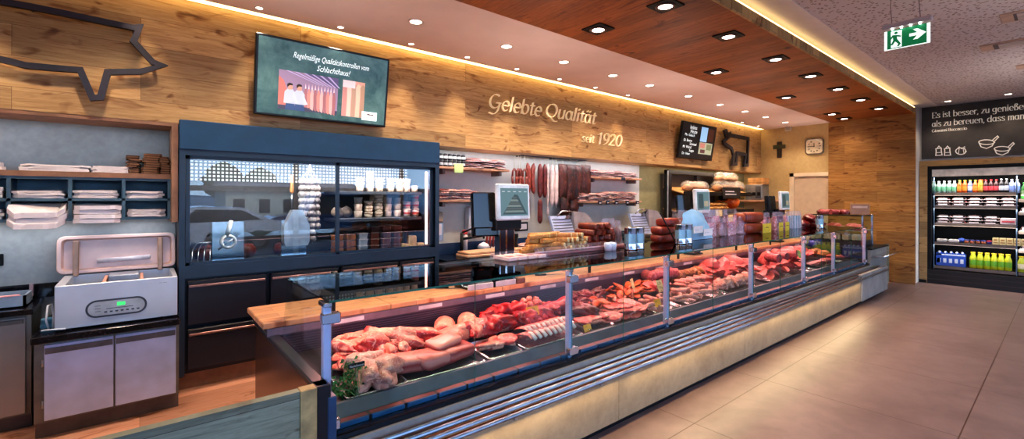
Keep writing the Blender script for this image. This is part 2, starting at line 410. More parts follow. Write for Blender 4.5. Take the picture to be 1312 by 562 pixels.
def m_acoustic():
    t = NT('acoustic'); v = t.coord(); vo = t.new('ShaderNodeTexVoronoi'); vo.inputs['Scale'].default_value = 24; vo.inputs['Randomness'].default_value = .9; t.link(v, vo.inputs['Vector'])
    vo.distance = 'CHEBYCHEV'
    sel = t.ramp(vo.outputs['Color'], [(.25, (0,0,0)), (.3, (255,255,255))])
    d = t.ramp(vo.outputs['Distance'], [(.2, (0,0,0)), (.26, (255,255,255))])
    c = t.mix(d, (150,128,120), (216,206,204)); t.link(c, t.b.inputs['Base Color']); t.b.inputs['Roughness'].default_value = .9; return t.m
acoustic = m_acoustic()
led_warm = m_emit('led_warm', (255,222,150), 4)
led_white = m_emit('led_white', (255,240,220), 14)
led_pink = m_emit('led_pink', (255,200,190), 6)
# ------------------------------------------------------------ shell
YW, YN = 4.70, 5.10
S('floor', MB().m(tile).box(-3, 12.75, -4, 2.22, -.1, 0))
S('floor.001', MB().m(floor_plank).box(-3, 11.7, 2.22, 5.4, -.1, 0))
S('wall_left', MB().m(oak_wall).box(-3, 11.62, YW, 5.4, 2.262, 3.6))
S('wall_left.001', MB().m(concrete).box(-3, .245, YN, 5.4, 0, 2.262))
S('wall_left.002', MB().m(white_wall).box(2.72, 7.26, YN, 5.4, 0, 2.262))
S('wall_left.003', MB().m(olive_wall).box(7.26, 11.62, YN, 5.4, 0, 2.262))
S('wall_left.004', MB().m(black_m).box(.245, 2.72, 5.42, 5.5, 0, 2.262))
S('wall_near', MB().m(white_wall).box(-3.15, -3, 2.0, 5.5, 0, 3.6))
S('wall_back', MB().m(beige_wall).box(11.62, 11.8, 3.2, 5.5, 0, 3.6))
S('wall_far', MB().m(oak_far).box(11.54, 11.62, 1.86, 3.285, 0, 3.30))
S('wall_far.001', MB().m(white_wall).box(11.62, 12.03, 1.88, 1.96, 0, 3.46))
S('ceiling', MB().m(plaster).box(-3, 11.62, 3.25, 4.60, 3.30, 3.45))
S('ceiling.001', MB().m(oak_ceil).box(-3, 11.62, 1.88, 3.25, 3.30, 3.395))
S('ceiling.002', MB().m(acoustic).box(-3, 12.9, -4, 3.4, 3.47, 3.6))
S('ceiling.003', MB().m(plaster).box(-3, 11.8, 3.4, 5.5, 3.5, 3.6))
S('trim_1', MB().m(oak_edge).box(-3, 11.62, 1.862, 1.88, 3.297, 3.40))
S('trim_2', MB().m(frame_wood).box(.2, .243, 4.70, YN, 1.44, 2.262).box(-3, .2, 4.705, YN-.001, 2.235, 2.262))
S('wall_right', MB().m(white_wall).box(12.03, 12.2, -4, 1.90, 2.40, 3.47).box(12.03, 12.2, 1.87, 1.96, 0, 2.4).box(12.03, 12.2, -4, -1.0, 0, 2.4))
S('trim_3', MB().m(oak_light).box(12.0, 12.06, 1.75, 1.87, 0, 2.40).box(12.0, 12.06, -1.05, 1.75, 2.29, 2.40).box(12.0, 12.06, -1.05, -.93, 0, 2.29))
S('baseboard_right', MB().m(black_m).box(11.995, 12.0, 1.76, 1.87, 0, .06))
# cove lights
o = MB().m(led_warm).box(-2.9, 11.55, 4.605, 4.69, 3.303, 3.32).m(steel).box(-2.9, 11.55, 4.602, 4.692, 3.32, 3.33).build('led_strip_light', None, (4, 4.645, 3.335)); tag(o, 'warm glowing LED strip in the slot between plaster ceiling and oak wall', 'light strip')
o = MB().m(led_warm).box(-2.9, 11.5, 1.863, 1.885, 3.402, 3.416).build('led_strip_light', None, (4, 1.94, 3.40)); tag(o, 'warm LED strip above the edge of the oak ceiling panel', 'light strip')
def lamp(name, typ, loc, energy, col, parent=None, rot=(0,0,0), **kw):
    l = bpy.data.lights.new(name, typ); l.energy = energy; l.color = col
    for k, v in kw.items(): setattr(l, k, v)
    o = bpy.data.objects.new(name, l); COL.objects.link(o)
    if parent is not None:
        o.parent = parent; b = parent['_w']; o.location = (loc[0]-b[0], loc[1]-b[1], loc[2]-b[2])
    else: o.location = loc
    o.rotation_euler = rot; return o
WARM = (1, .80, .60)
# round downlights in the plaster ceiling
lens_m = m_emit('lens_m', (255,236,214), 12); ring_m = M('ring_m', (225,205,195), .4)
XS = [-1.25, -.17, .92] + [2.0, 3.09, 3.98, 4.92, 5.77, 6.85, 7.9, 8.88, 9.81, 10.82]
def downlight(name, x, y, z, r, label, group, watt, ang):
    t = T(name, label, 'ceiling light', (x, y, z), group)
    MB().m(ring_m).lathe([(r*1.0, .004), (r*1.02, -.006), (r*1.32, -.006), (r*1.36, .004)], (x,y,z), 20, caps=False).build('trim_ring', t)
    MB().m(lens_m).lathe([(r, -.001), (r*.9, -.004)], (x,y,z), 20).build('lens', t)
    if watt: lamp('lamp', 'SPOT', (x, y, z-.03), watt, WARM, t, rot=((-.16 if ang < 1 else 0), 0, 0) if False else ((.16 if ang < 1 else 0), 0, 0), spot_size=ang, spot_blend=.6, shadow_soft_size=.05)
    return t
vis = [i for i, x in enumerate(XS) if x > 1.5]
for i, x in enumerate(XS):
    if i in vis: lb = f'round recessed downlight in the plaster ceiling, {nth(vis.index(i), len(vis))} of the larger row'
    else: lb = f'round recessed downlight in the plaster ceiling, {ORD[2-i]} beyond the left picture edge'
    downlight('downlight', x, 3.88, 3.30, .055, lb, 'round downlights above the counter', 55, 2.2)
XS2 = [-.9, 0, .8, 1.5, 2.25, 2.97, 3.73, 4.5, 5.26, 6.05, 10.1, 10.9]
vis = [x for x in XS2 if x > 2.6]
for x in XS2:
    lb = f'small round spot beside the oak wall, {nth(vis.index(x), len(vis))} in view' if x in vis else f'small round spot beside the oak wall above the screen, {ORD[XS2.index(x)]} from that end'
    downlight('small_spot', x, 4.47, 3.30, .028, lb, 'small wall washing spots', 32, .8)
# square recessed lights in the oak ceiling
def square_light(x, y, label):
    t = T('square_downlight', label, 'ceiling light', (x, y, 3.30), 'square downlights in the oak ceiling')
    MB().m(black_m).box(x-.115, x+.115, y-.115, y+.115, 3.288, 3.302, .004).build('frame', t)
    MB().m(M('brown_ring', (70,48,40), .35)).lathe([(.085, .0), (.085, -.006), (.06, -.008), (.06, 0)], (x,y,3.288), 20, caps=False).build('trim_ring', t)
    MB().m(m_emit('lens2', (255,226,216), 14)).lathe([(.062, -.002), (.05, -.007)], (x,y,3.288), 20).build('lens', t)
    lamp('lamp', 'SPOT', (x, y, 3.26), 52 if x < 11 else 24, (1,.84,.68), t, spot_size=2.1, spot_blend=.7, shadow_soft_size=.06)
xa = [0.0, 1.16, 2.3, 3.47, 4.61, 5.79, 6.94, 8.08, 9.25, 10.39]
for i, x in enumerate(xa): square_light(x, 2.18, f'square black framed downlight, {nth(i-3, 7)} of the row nearer the shop floor' if i > 2 else f'square black framed downlight of the outer row above the viewer, {ORD[i]} from its near end')
xb = [1.1, 3.45, 5.8, 8.12, 10.39, 11.15]
for i, x in enumerate(xb): square_light(x, 2.90, f'square black framed downlight, {nth(i-1, 5)} of the row nearer the plaster ceiling' if i else 'square black framed downlight of the inner row, nearest the viewer and out of frame')
# acoustic ceiling fittings
for p, lb in ((PZ(1215,130,3.47), 'small round spot in the perforated ceiling, left of two above the chalkboard sign'), (PZ(1292,121,3.47), 'small round spot in the perforated ceiling, right of two above the chalkboard sign')):
    downlight('small_spot', p.x-.05, p.y, 3.47, .045, lb, 'spots above the chalkboard', 22, 1.9)
for (x, y) in ((2, -.8), (4.2, -.8), (6.5, -.8), (9, -.8), (10.6, -2.2), (6.5, -2.6), (3, -2.6)):  # unseen spots added to light the shop floor
    downlight('small_spot', x, y, 3.47, .05, 'added round spot in the perforated ceiling lighting the shop floor, beyond the picture', 'added spots out of frame over the shop floor', 60, 2.3)
vent_w = M('vent_w', (205,186,178), .5)
def vent(p, L, W, label, slats):
    t = T('ceiling_vent', label, 'vent', (p.x, p.y, 3.47))
    x, y = p.x, p.y
    MB().m(M('vent_rim', (206,172,150), .5)).box(x-W/2, x+W/2, y-L, y, 3.455, 3.472, .006).build('frame', t)
    mb = MB().m(vent_w)
    for i in range(slats): mb.box(x-W*.4, x+W*.4, y-L*(.12+.8*(i+.05)/slats), y-L*(.12+.8*(i+.62)/slats), 3.446, 3.456, .002)
    mb.build('slats', t)
    MB().m(M('vent_dark', (92,80,84), .5)).box(x-W*.42, x+W*.42, y-L*.95, y-L*.1, 3.4535, 3.4545).build('inner_panel', t)
vent(PZ(1282,24,3.47), .9, .32, 'slatted air outlet in the perforated ceiling, nearest of three at the right', 7)
vent(PZ(1256,62,3.47), 1.1, .3, 'long ceiling fitting with a pale panel, middle of three at the right edge', 2)
vent(PZ(1302,86,3.47), .9, .28, 'ceiling fitting cut by the right edge, farthest of the three', 2)
# exit sign
def exit_sign():
    X = 4.9; k = X/7.0; yl, yr = 1.415*k, 1.0*k; zt = 3.075; zb = 2.905
    t = T('exit_sign', 'hanging green emergency exit sign with running figure and white arrow', 'exit sign', (X, (yl+yr)/2, zb))
    MB().m(M('sign_bar', (206,182,178), .4)).box(X-.03, X+.03, yr-.012, yl+.012, zt, zt+.045, .006).build('housing', t)
    for i in range(4): MB().m(m_emit('dot_led', (235,255,255), 12)).box(X-.032, X-.02, yl-(.2+.2*i)*(yl-yr)-.006, yl-(.2+.2*i)*(yl-yr)+.006, zt-.012, zt-.001).build('led', t)
    F = frame((X-.006, yl, zb), (0,-1,0), (0,0,1)); w = yl-yr; h = zt-zb
    g = m_emit('exit_green', (4,110,62), .55); wh = m_emit('exit_white', (236,244,238), .75)
    mb = MB().m(g); mb.T = F; mb.box(.02, w-.02, 0, .012, .006, h-.01)
    mb.m(wh); mb.box(.0, .02, 0, .012, 0, h-.01).box(w-.02, w, 0, .012, 0, h-.01).box(.02, w-.02, 0, .012, 0, .006)
    mb.box(.045, .115, -.001, 0, .012, h-.02)
    e = -.002
    def P(pts): mb.add([(a*w, e, b*h) for a, b in pts], [tuple(range(len(pts)))], False)
    mb.box(.045, .06, -.0012, 0, .012, .03)
    P([(.56,.46),(.73,.46),(.64,.28),(.74,.28),(.92,.53),(.74,.78),(.64,.78),(.73,.6),(.56,.6)])
    mb.m(g)
    e = -.003
    mb.add([(.27*w+.012*math.cos(a*PI/5), e, .78*h+.012*math.sin(a*PI/5)) for a in range(10)], [tuple(range(10))], False)
    P([(.19,.7),(.28,.68),(.3,.46),(.21,.42)]); P([(.28,.68),(.39,.6),(.38,.54),(.27,.6)]); P([(.19,.7),(.13,.52),(.16,.5),(.22,.62)])
    P([(.21,.45),(.3,.46),(.38,.22),(.33,.1),(.29,.12),(.32,.22)]); P([(.21,.46),(.27,.42),(.2,.22),(.09,.2),(.09,.27),(.17,.29)])
    mb.build('sign_panel', t)
    mb = MB().m(M('wire_m', (150,130,130), .4, .6))
    for y in (yl-.05, yr+.06): mb.tube([(X, y, zt+.045), (X, y+.01, zt+.2), (X, y, 3.47)], .003, 5)
    mb.build('suspension_wire', t)
exit_sign()
# storefront behind the viewer (seen only in reflections) and the street beyond it
alu = M('alu', (232,236,238), .45, 0); pane_m = m_glass('pane_m', (250,252,252), 1.3)
for k in range(5):
    x0, x1 = -3 + k*3.15, -3 + (k+1)*3.15
    w = S(f'window_{k+1}', MB().m(alu).box(x0, x0+.06, -4.06, -3.98, 0, 3.47).box(x1-.06, x1, -4.06, -3.98, 0, 3.47).box(x0, x1, -4.06, -3.98, 1.80, 1.93).box(x0, x1, -4.06, -3.98, 0, .1).box(x0, x1, -4.06, -3.98, 3.3, 3.47))
    MB().m(pane_m).box(x0+.06, x1-.06, -4.025, -4.02, .1, 1.80).box(x0+.06, x1-.06, -4.025, -4.02, 1.93, 3.3).build('window_pane', w)
w = S('window_6', MB().m(alu).box(-3.06, -2.98, -4, -3.94, 0, 3.47).box(-3.06, -2.98, 1.94, 2.0, 0, 3.47).box(-3.06, -2.98, -1.03, -.97, 0, 3.47).box(-3.06, -2.98, -4, 2, 1.80, 1.93).box(-3.06, -2.98, -4, 2, 0, .1).box(-3.06, -2.98, -4, 2, 3.3, 3.47))
MB().m(pane_m).box(-3.025, -3.02, -3.94, 1.94, .1, 1.80).box(-3.025, -3.02, -3.94, 1.94, 1.93, 3.3).build('window_pane', w)
S('ground', MB().m(M('asphalt', (74,76,82), .9)).box(-60, 60, -120, -4.06, -.25, -.1).box(-60, -3.06, -4.06, 12, -.25, -.1))
hm = M('hill_m', (104,120,124), .9)
mb = MB().m(hm); mb.grid(lambda a, b: (-80+160*a, -90+14*b-18*(1-abs(2*b-1)), -.3+(1-abs(2*b-1))*(3.6+1.4*math.sin(a*7)+.5*math.sin(a*17+1))), 50, 7); S('hills', mb)
def car(x, y, col, van, label):
    t = T('parked_van' if van else 'parked_car', label, 'car', (x, y, -.1))
    L, Hh = (4.9, 1.95) if van else (4.4, 1.45)
    prof = [(0,.35),(0,.9),(.15*L*.4,1.0),(.27*L,1.05),(.36*L,Hh-.1),(.42*L,Hh),(.96*L,Hh-.04),(L,1.1),(L,.35)] if van else [(0,.35),(.02*L,.75),(.25*L,.92),(.38*L,Hh-.03),(.45*L,Hh),(.7*L,Hh-.05),(.88*L,1.0),(L,.9),(L,.35)]
    MB().m(col).prism([(x-L/2+a, -.1+b) for a, b in prof], 'Y', y-.9, y+.9).build('body', t)
    g = black_gloss; mb = MB().m(g)
    q = [(.33*L,1.08),(.39*L,Hh-.14),(.92*L,Hh-.16),(.93*L,1.12)] if van else [(.32*L,.95),(.41*L,Hh-.09),(.69*L,Hh-.12),(.82*L,1.0)]
    mb.prism([(x-L/2+a, -.1+b) for a, b in q], 'Y', y+.9, y+.91); mb.build('side_window', t)
    for dx in (-.3, .3):
        mb = MB().m(black_m); mb.tube([(x+dx*L, y+.72, .23), (x+dx*L, y+.93, .23)], .33, 18, smooth=False); mb.m(steel); mb.tube([(x+dx*L, y+.93, .23), (x+dx*L, y+.94, .23)], .2, 14, smooth=False); mb.build('wheel', t)
car(1.7, -8.4, M('car_white', (226,228,232), .2, coat=.6), False, 'pale parked car outside, reflected in the left fridge door')
car(6.2, -10.6, M('car_blue', (34,58,92), .2, coat=.6), True, 'dark blue parked van outside, reflected in the left fridge door')
def house(x0, x1, y, h, label, cols):
    t = T('house', label, 'building', ((x0+x1)/2, y, -.1))
    MB().m(M('house_w', (206,198,176), .8)).box(x0, x1, y-6, y, -.1, h).build('wall', t)
    MB().m(M('roof_m', (150,132,120), .8)).prism([(y+.3, h), (y-6.3, h), (y-3, h+.7)], 'X', x0-.3, x1+.3).build('roof', t)
    mb = MB().m(black_gloss)
    for i in range(cols):
        for z in (.5,):
            if z+1.2 < h: cx = x0+(i+.5)*(x1-x0)/cols; mb.box(cx-.35, cx+.35, y, y+.03, z, z+1.0)
    mb.build('windows', t)
house(4.5, 14, -27, 2.1, 'low cream building across the street, seen as a reflection', 6)
house(-14, 1.5, -33, 1.8, 'long pale hall across the street, seen as a reflection', 7)
leaf = M('leaf', (52,74,44), .9, var=.4, scale=3)
for i, (x, y, h) in enumerate(((5.4, -35, 4.6), (8.4, -37, 4.4), (-2, -30, 3))):
    t = T('tree', f'dark green tree across the street, {ORD[i]} from the left in the reflection', 'tree', (x, y, -.1), 'trees across the street')
    mb = MB().m(leaf); mb.grid(lambda a, b: (x+(1.5*math.sin(PI*b)**.7)*math.cos(2*PI*a)*(1+.35*noise.noise((a*9, b*9, i))), y+1.5*math.sin(PI*b)**.7*math.sin(2*PI*a), h*.25+h*.75*b), 16, 10, closeu=True); mb.build('crown', t)
    MB().m(M('bark', (70,54,42), .9)).tube([(x,y,-.1),(x,y,h*.4)], [.2,.12], 8).build('trunk', t)
# sky, sun, fill
w = bpy.data.worlds.new('world'); SC.world = w; w.use_nodes = True; nt = w.node_tree
bg = nt.nodes['Background']; tc = nt.nodes.new('ShaderNodeTexCoord'); sp = nt.nodes.new('ShaderNodeSeparateXYZ'); rp = nt.nodes.new('ShaderNodeValToRGB')
nt.links.new(tc.outputs['Generated'], sp.inputs[0]); nt.links.new(sp.outputs['Z'], rp.inputs[0]); nt.links.new(rp.outputs[0], bg.inputs[0])
e = rp.color_ramp.elements; e[0].position = 0; e[0].color = lin((186,214,248)); e[1].position = .5; e[1].color = lin((92,150,232))
bg.inputs[1].default_value = 6.0
sun = lamp('sun', 'SUN', (0, 0, 20), 7.0, (1,.96,.9), None, (math.radians(-42), 0, math.radians(-10)), angle=.01)

# unseen area lamps added to brighten the recessed walls
NW = (.94, .96, 1)
lamp('niche_fill', 'AREA', (-1.35, 4.86, 2.225), 4, NW, None, (math.radians(12),0,0), shape='RECTANGLE', size=3.0, size_y=.12)
lamp('niche_fill', 'AREA', (-1.35, 4.93, 1.45), 6, NW, None, (math.radians(6),0,0), shape='RECTANGLE', size=3.0, size_y=.1)
lamp('niche_fill', 'AREA', (5.0, 4.80, 2.25), 15, NW, None, (math.radians(14),0,0), shape='RECTANGLE', size=4.4, size_y=.12)
lamp('niche_fill', 'AREA', (9.4, 4.76, 2.25), 14, WARM, None, (math.radians(10),0,0), shape='RECTANGLE', size=4.0, size_y=.1)

# unseen upward spots added in mid-air to brighten the ceilings
for k in range(5): lamp('ceiling_fill', 'SPOT', (0.8+2.5*k, 3.45, 1.95), 26, (1,.86,.78), None, (PI,0,0), spot_size=2.75, spot_blend=1.0, shadow_soft_size=.35)
for x, y in ((5.5, -.6), (9.2, -.2)): lamp('ceiling_fill', 'SPOT', (x, y, 1.95), 42, (1,.90,.86), None, (PI,0,0), spot_size=2.7, spot_blend=1.0, shadow_soft_size=.35)
S('ceiling_glow_strip', MB().m(M('painted_glow', (236,226,220), .85, var=.02)).box(-3, 12.03, 1.60, 1.95, 3.462, 3.47))  # pale unperforated strip; its white paints the LED glow on the ceiling
# ============================================================ left wall: pig outline, screens, lettering
def band(mb, pts, wid, y0, y1, closed=True):
    """flat bar following an outline in the x/z plane, mitred corners"""
    n = len(pts); L = []; R = []
    for i in range(n):
        p = Vector(pts[i]); a = Vector(pts[i-1]) if (closed or i) else None; b = Vector(pts[(i+1) % n]) if (closed or i < n-1) else None
        d1 = (p-a).normalized() if a is not None else None; d2 = (b-p).normalized() if b is not None else None
        if d1 is None: d1 = d2
        if d2 is None: d2 = d1
        n1 = Vector((-d1.y, d1.x)); n2 = Vector((-d2.y, d2.x)); m = (n1+n2)
        m = m.normalized() if m.length > .1 else n1
        k = min(1.8, 1/max(.3, m.dot(n1))); L.append(p+m*wid/2*k); R.append(p-m*wid/2*k)
    q = n if closed else n-1
    for i in range(q):
        j = (i+1) % n
        quad = [L[i], L[j], R[j], R[i]]
        vs = [(p.x, y0, p.y) for p in quad] + [(p.x, y1, p.y) for p in quad]
        mb.add(vs, [(0,1,2,3),(4,7,6,5),(0,4,5,1),(3,2,6,7),(0,3,7,4),(1,5,6,2)], False)
iron = M('iron', (52,50,58), .45, .3)
pig = [(0,2),(40,9),(78,16.5),(120,25.5),(172,36),(179,35),(171,53),(196,80),(208,84),(180,92),(138,92.5),(129,125),(118.6,125.5),(103,90),(66,87),(33,84),(14,79)]
pp = [(PY(u, v, 4.62).x, PY(u, v, 4.62).z) for u, v in pig]
x0, zt, zb = pp[0][0], pp[0][1], pp[-1][1]
pp += [(x0-.18, zb+.03), (x0-.5, zb+.05), (x0-.58, zb-.2), (x0-.66, zb-.2), (x0-.74, zb+.1), (x0-.88, zb+.32), (x0-1.0, zb+.42), (x0-.88, zb+.48), (x0-.8, zt-.14), (x0-.6, zt-.02), (x0-.3, zt+.02)]
mb = MB().m(iron); band(mb, pp, .042, 4.60, 4.64)
for u, v in ((172,40),(196,80),(124,124),(40,9)): p = PY(u, v, 4.62); mb.tube([(p.x, 4.64, p.z), (p.x, YW, p.z)], .012, 6)
o = mb.build('wall_silhouette', None, (0, YW, 2.9)); tag(o, 'dark metal outline of a pig mounted on the oak wall', 'wall decoration')
bull = [(930,178),(927,181),(927.5,183.5),(937,190),(940,199),(938.5,210),(943,210),(944,196),(955,198),(953.5,211.5),(957.5,211.5),(958.5,177.5),(937,173.5),(934,174)]
bp = [(PY(u, v, 4.64).x, PY(u, v, 4.64).z) for u, v in bull]
mb = MB().m(iron); band(mb, bp, .075, 4.62, 4.66)
h = [(PY(u, v, 4.64).x, PY(u, v, 4.64).z) for u, v in ((931,178),(928,168),(930,167),(932,172),(936,170))]
band(mb, h, .06, 4.62, 4.66, False)
mb.tube([(bp[12][0], 4.66, bp[12][1]), (bp[12][0], YW, bp[12][1])], .015, 6).tube([(bp[6][0], 4.66, bp[6][1]+.2), (bp[6][0], YW, bp[6][1]+.2)], .015, 6)
o = mb.build('wall_silhouette', None, (10.2, YW, 2.4)); tag(o, 'dark metal outline of a cow or bull on the oak wall beside the far screen', 'wall decoration')
# raised lettering on the oak wall
let_m = M('letter_metal', (255,232,192), .5, 0, var=.02, emit=.12)  # glow of the wall spots on the letters put in as slight emission
def wall_words(text, u0, v0, u1, v1, size, name, t, nib, shear):
    a = PY(u0, v0, 4.675); b = PY(u1, v1, 4.675); W = (b-a).x; w = textw(text)*size
    F = frame((a.x, 4.675, (a.z+b.z)/2), (1,0,0), (0,0,1)); F = F @ Matrix.Diagonal((W/w, 1, 1, 1))
    mb = MB().m(let_m); write(mb, text, F, size, nib*.85, math.radians(35), shear, .025, .026); mb.build(name, t)
t = T('wall_lettering', 'raised pale italic lettering Gelebte Qualität seit 1920 on the oak wall', 'lettering', (PY(620,150,YW).x, 4.68, 2.6))
wall_words('Ğelebte', 624, 139.5, 692, 148.5, .262, 'word', t, .06, .24)
wall_words('Qualität', 697, 149.5, 762, 158.5, .262, 'word', t, .06, .24)
wall_words('seit', 744, 181, 760, 183.5, .165, 'word', t, .035, .2)
wall_words('1920', 763, 184, 795, 187.5, .25, 'word', t, .06, .2)
for c in t.children: pass
# ---- big screen
def screen_frame(tl, trr, bl, br, ytop, ybot):
    o = PY(*bl, ybot); r = PY(*br, ybot); a = PY(*tl, ytop); b = PY(*trr, ytop)
    x0 = (o.x+a.x)/2; x1 = (r.x+b.x)/2; zb = (o.z+r.z)/2; zt = (a.z+b.z)/2
    F = frame((x0, ybot, zb), (1,0,0), (0, ytop-ybot, zt-zb)); return F, x1-x0, math.hypot(zt-zb, ytop-ybot)
scr_black = M('scr_black', (20,22,26), .3)
F, W, Hh = screen_frame((328,41), (499,75.5), (325,146), (494.5,163), 4.50, 4.61)
t = T('wall_screen', 'large flat wall screen above the fridge showing hanging pork sides', 'screen', (F[0][3]+W/2, 4.69, F[2][3]))
mb = MB().m(scr_black); mb.T = F; mb.box(0, W, 0, .05, 0, Hh, .006); mb.build('housing', t)
mb = MB().m(black_m); mb.box(F[0][3]+.4, F[0][3]+.8, 4.60, 4.70, F[2][3]+.25, F[2][3]+.5); mb.build('wall_bracket', t)
def m_board(name, a, b, e):
    tt = NT(name); n = tt.noise(tt.coord(), 3.2, 5, .65, .6); c = tt.ramp(n, [(.3, a), (.7, b)]); tt.link(c, tt.b.inputs['Base Color']); tt.link(c, tt.b.inputs['Emission Color']); tt.b.inputs['Emission Strength'].default_value = e; tt.b.inputs['Roughness'].default_value = .2; MATS[name] = tt.m; return tt.m
tvbg = m_board('tvbg', (44,74,78), (92,124,122), .5)
mb = MB().m(tvbg); mb.T = F
def R(x0, x1, z0, z1, e, m):
    mb.m(m); mb.add([(x0*W, -e, z0*Hh), (x1*W, -e, z0*Hh), (x1*W, -e, z1*Hh), (x0*W, -e, z1*Hh)], [(0,1,2,3)], False)
def Pg(pts, e, m): mb.m(m); mb.add([(a*W, -e, b*Hh) for a, b in pts], [tuple(range(len(pts)))], False)
E_ = lambda n, c, s=.48: m_emit('tv_'+n, c, s)
R(.018, .982, .03, .97, .001, tvbg)
R(.155, .585, .10, .60, .002, E_('haze', (150,130,160)))
Pg([(.155,.60),(.33,.60),(.585,.46),(.585,.60)], .0022, E_('roof', (96,88,128)))
for i in range(6): Pg([(.2+.06*i,.60),(.22+.06*i,.60),(.45+.03*i,.47),(.44+.03*i,.47)], .0024, E_('rail', (190,180,215)))
for i in range(12):
    x = .155+.015*i if i < 2 else .335+.0235*(i-2)
    if i < 2: Pg([(.155,.14),(.155,.52),(.19,.47),(.225,.3),(.21,.12)], .0026, E_('meat0', (214,140,132)))
    else:
        c = [(190,132,136),(214,178,176),(166,112,118)][i % 3]
        Pg([(x,.16-.005*i),(x-.004,.32),(x+.004,.40),(x+.016,.40),(x+.024,.30),(x+.02,.14-.005*i)], .003+.0001*i, E_('meat%d' % (i % 3), c, .45))
        Pg([(x+.003,.39),(x+.008,.47),(x+.013,.39)], .0029, E_('fatw', (236,214,220)))
R(.155, .585, .10, .155, .0033, E_('floor', (70,72,92)))
def worker(cx, h, face):
    def Pg(pts, e, m): mb.m(m); mb.add([((cx+(a-cx)*.85)*W, -e, (.10+(b-.10)*.82)*Hh) for a, b in pts], [tuple(range(len(pts)))], False)
    Pg([(cx-.035,.10),(cx-.03,.24),(cx+.035,.24),(cx+.05,.10)], .0045, E_('jeans', (62,86,128)))
    Pg([(cx-.05,.2),(cx-.045,.38),(cx-.02,.43),(cx+.02,.43),(cx+.045,.37),(cx+.05,.2)], .005, E_('coat', (190,200,216), .4))
    Pg([(cx+.03,.4),(cx+.06,.26),(cx+.075,.22),(cx+.05,.2),(cx+.02,.32)], .0052, E_('coat2', (190,200,220)))
    Pg([(cx-.017,.42),(cx-.022,.47),(cx-.01,.5),(cx+.012,.5),(cx+.022,.46),(cx+.014,.42)], .0054, E_('face', (196,150,132)))
    Pg([(cx-.024,.45),(cx-.026,.5),(cx-.008,.525),(cx+.016,.515),(cx+.022,.49),(cx-.005,.485)], .0056, E_('hair', (52,40,38)))
worker(.30, 0, 1); worker(.235, 0, 1)
R(.62, .80, .10, .60, .002, E_('haze2', (206,160,146)))
for i, c in enumerate([(196,142,136),(220,196,184),(184,150,130),(212,190,170),(176,142,120)]):
    x = .62+.036*i; Pg([(x,.1),(x+.004,.3),(x-.002 if i else x,.52),(x+.018,.57),(x+.04 if i < 4 else .80,.54),(x+.034,.3),(x+.036,.1)], .0025+.0002*i, E_('side%d' % i, c))
R(.62, .72, .5, .6, .004, E_('hook', (224,212,216)))
R(.785, .915, .075, .2, .006, E_('card', (206,220,226), .8))
Pg([(.82,.15),(.84,.175),(.86,.16),(.88,.172),(.89,.15)], .0065, E_('boar', (110,84,70)))
mb.m(E_('ink', (80,70,76))); btext(mb, '--- --', tr(F, .80*W, -.0065, .10*Hh), .042, width=.1*W)
mb.m(E_('chalk', (226,238,240), .9))
btext(mb, 'Regelmäßige Qualitätskontrollen vom', tr(F, .245*W, -.002, .775*Hh), .062, shear=.35, width=.58*W, sy=1.25)
btext(mb, 'Schlachthaus!', tr(F, .415*W, -.002, .655*Hh), .062, shear=.35, width=.26*W, sy=1.25)
mb.build('screen_picture', t)
# ---- far menu screen
F, W, Hh = screen_frame((875.5,155), (917.5,162), (870,202), (913.5,206.5), 4.50, 4.61)
t = T('wall_screen', 'black menu screen with white writing beside the bull outline', 'screen', (F[0][3]+W/2, 4.69, F[2][3]))
mb = MB().m(scr_black); mb.T = F; mb.box(0, W, 0, .06, 0, Hh, .006); mb.build('housing', t)
mb = MB().m(black_m); mb.box(F[0][3]+.4, F[0][3]+.8, 4.60, 4.70, F[2][3]+.25, F[2][3]+.5); mb.build('wall_bracket', t)
mb = MB(); mb.T = F
R(.03, .97, .04, .96, .001, E_('menu', (24,26,30), .25))
R(.53, .73, .52, .93, .002, E_('sky', (140,180,214), .7)); R(.76, .93, .55, .9, .002, E_('darkwood', (74,40,30)))
R(.53, .93, .17, .5, .002, E_('dish', (150,160,140)))
R(.55, .7, .34, .48, .003, E_('dish2', (176,120,110))); R(.58, .72, .2, .3, .003, E_('dish3', (90,60,60))); R(.75, .9, .3, .46, .003, E_('dish4', (110,120,90)))
mb.m(E_('chalk', (226,238,240), .9))
for s, x, z, sz in (('Imbiss', .2, .82, .1), ('Heute', .22, .71, .1), ('Mo  Gulasch', .08, .62, .07), ('Di  Braten', .07, .47, .07), ('Schnitzel', .25, .38, .07), ('Mi  Würstl', .07, .29, .07), ('Suppe', .26, .2, .07), ('Do  Haxe', .07, .11, .07)):
    btext(mb, s, tr(F, x*W, -.002, z*Hh), sz)
mb.build('screen_picture', t)
# ============================================================ niche with pigeonholes
ZS = 1.80
t = T('pigeonhole_shelf', 'blue-grey wall shelf with two rows of pigeonholes under an oak board', 'shelf', (-1.4, YN, 1.44))
MB().m(oak_grey if False else frame_wood).box(-3, .20, 4.85, YN-.001, ZS, 1.84).build('top_board', t)
dv = [-2.95, -2.34, -2.02, -1.70, -1.38, -1.06, -.741, -.42, -.106, .19]
mb = MB().m(pigeon_blue).box(-3, .20, 4.86, YN-.001, ZS-.02, ZS).box(-3, .20, 4.86, YN-.001, 1.615, 1.635).box(-3, .20, 4.86, YN-.001, 1.46, 1.482)
mb.build('shelf_boards', t)
mb = MB().m(pigeon_blue).box(-3, .199, 5.08, YN-.002, 1.46, 1.79); mb.build('back_panel', t)
for d in dv[1:]: MB().m(pigeon_blue).box(d-.011, d+.011, 4.86, 5.08, 1.482, 1.78).build('divider', t)
paper = M('paper', (238,224,222), .7, var=.04); film_w = M('film_w', (240,228,230), .25, var=.05, scale=10); film_clear = m_film('film_clear', (250,240,240), .3)
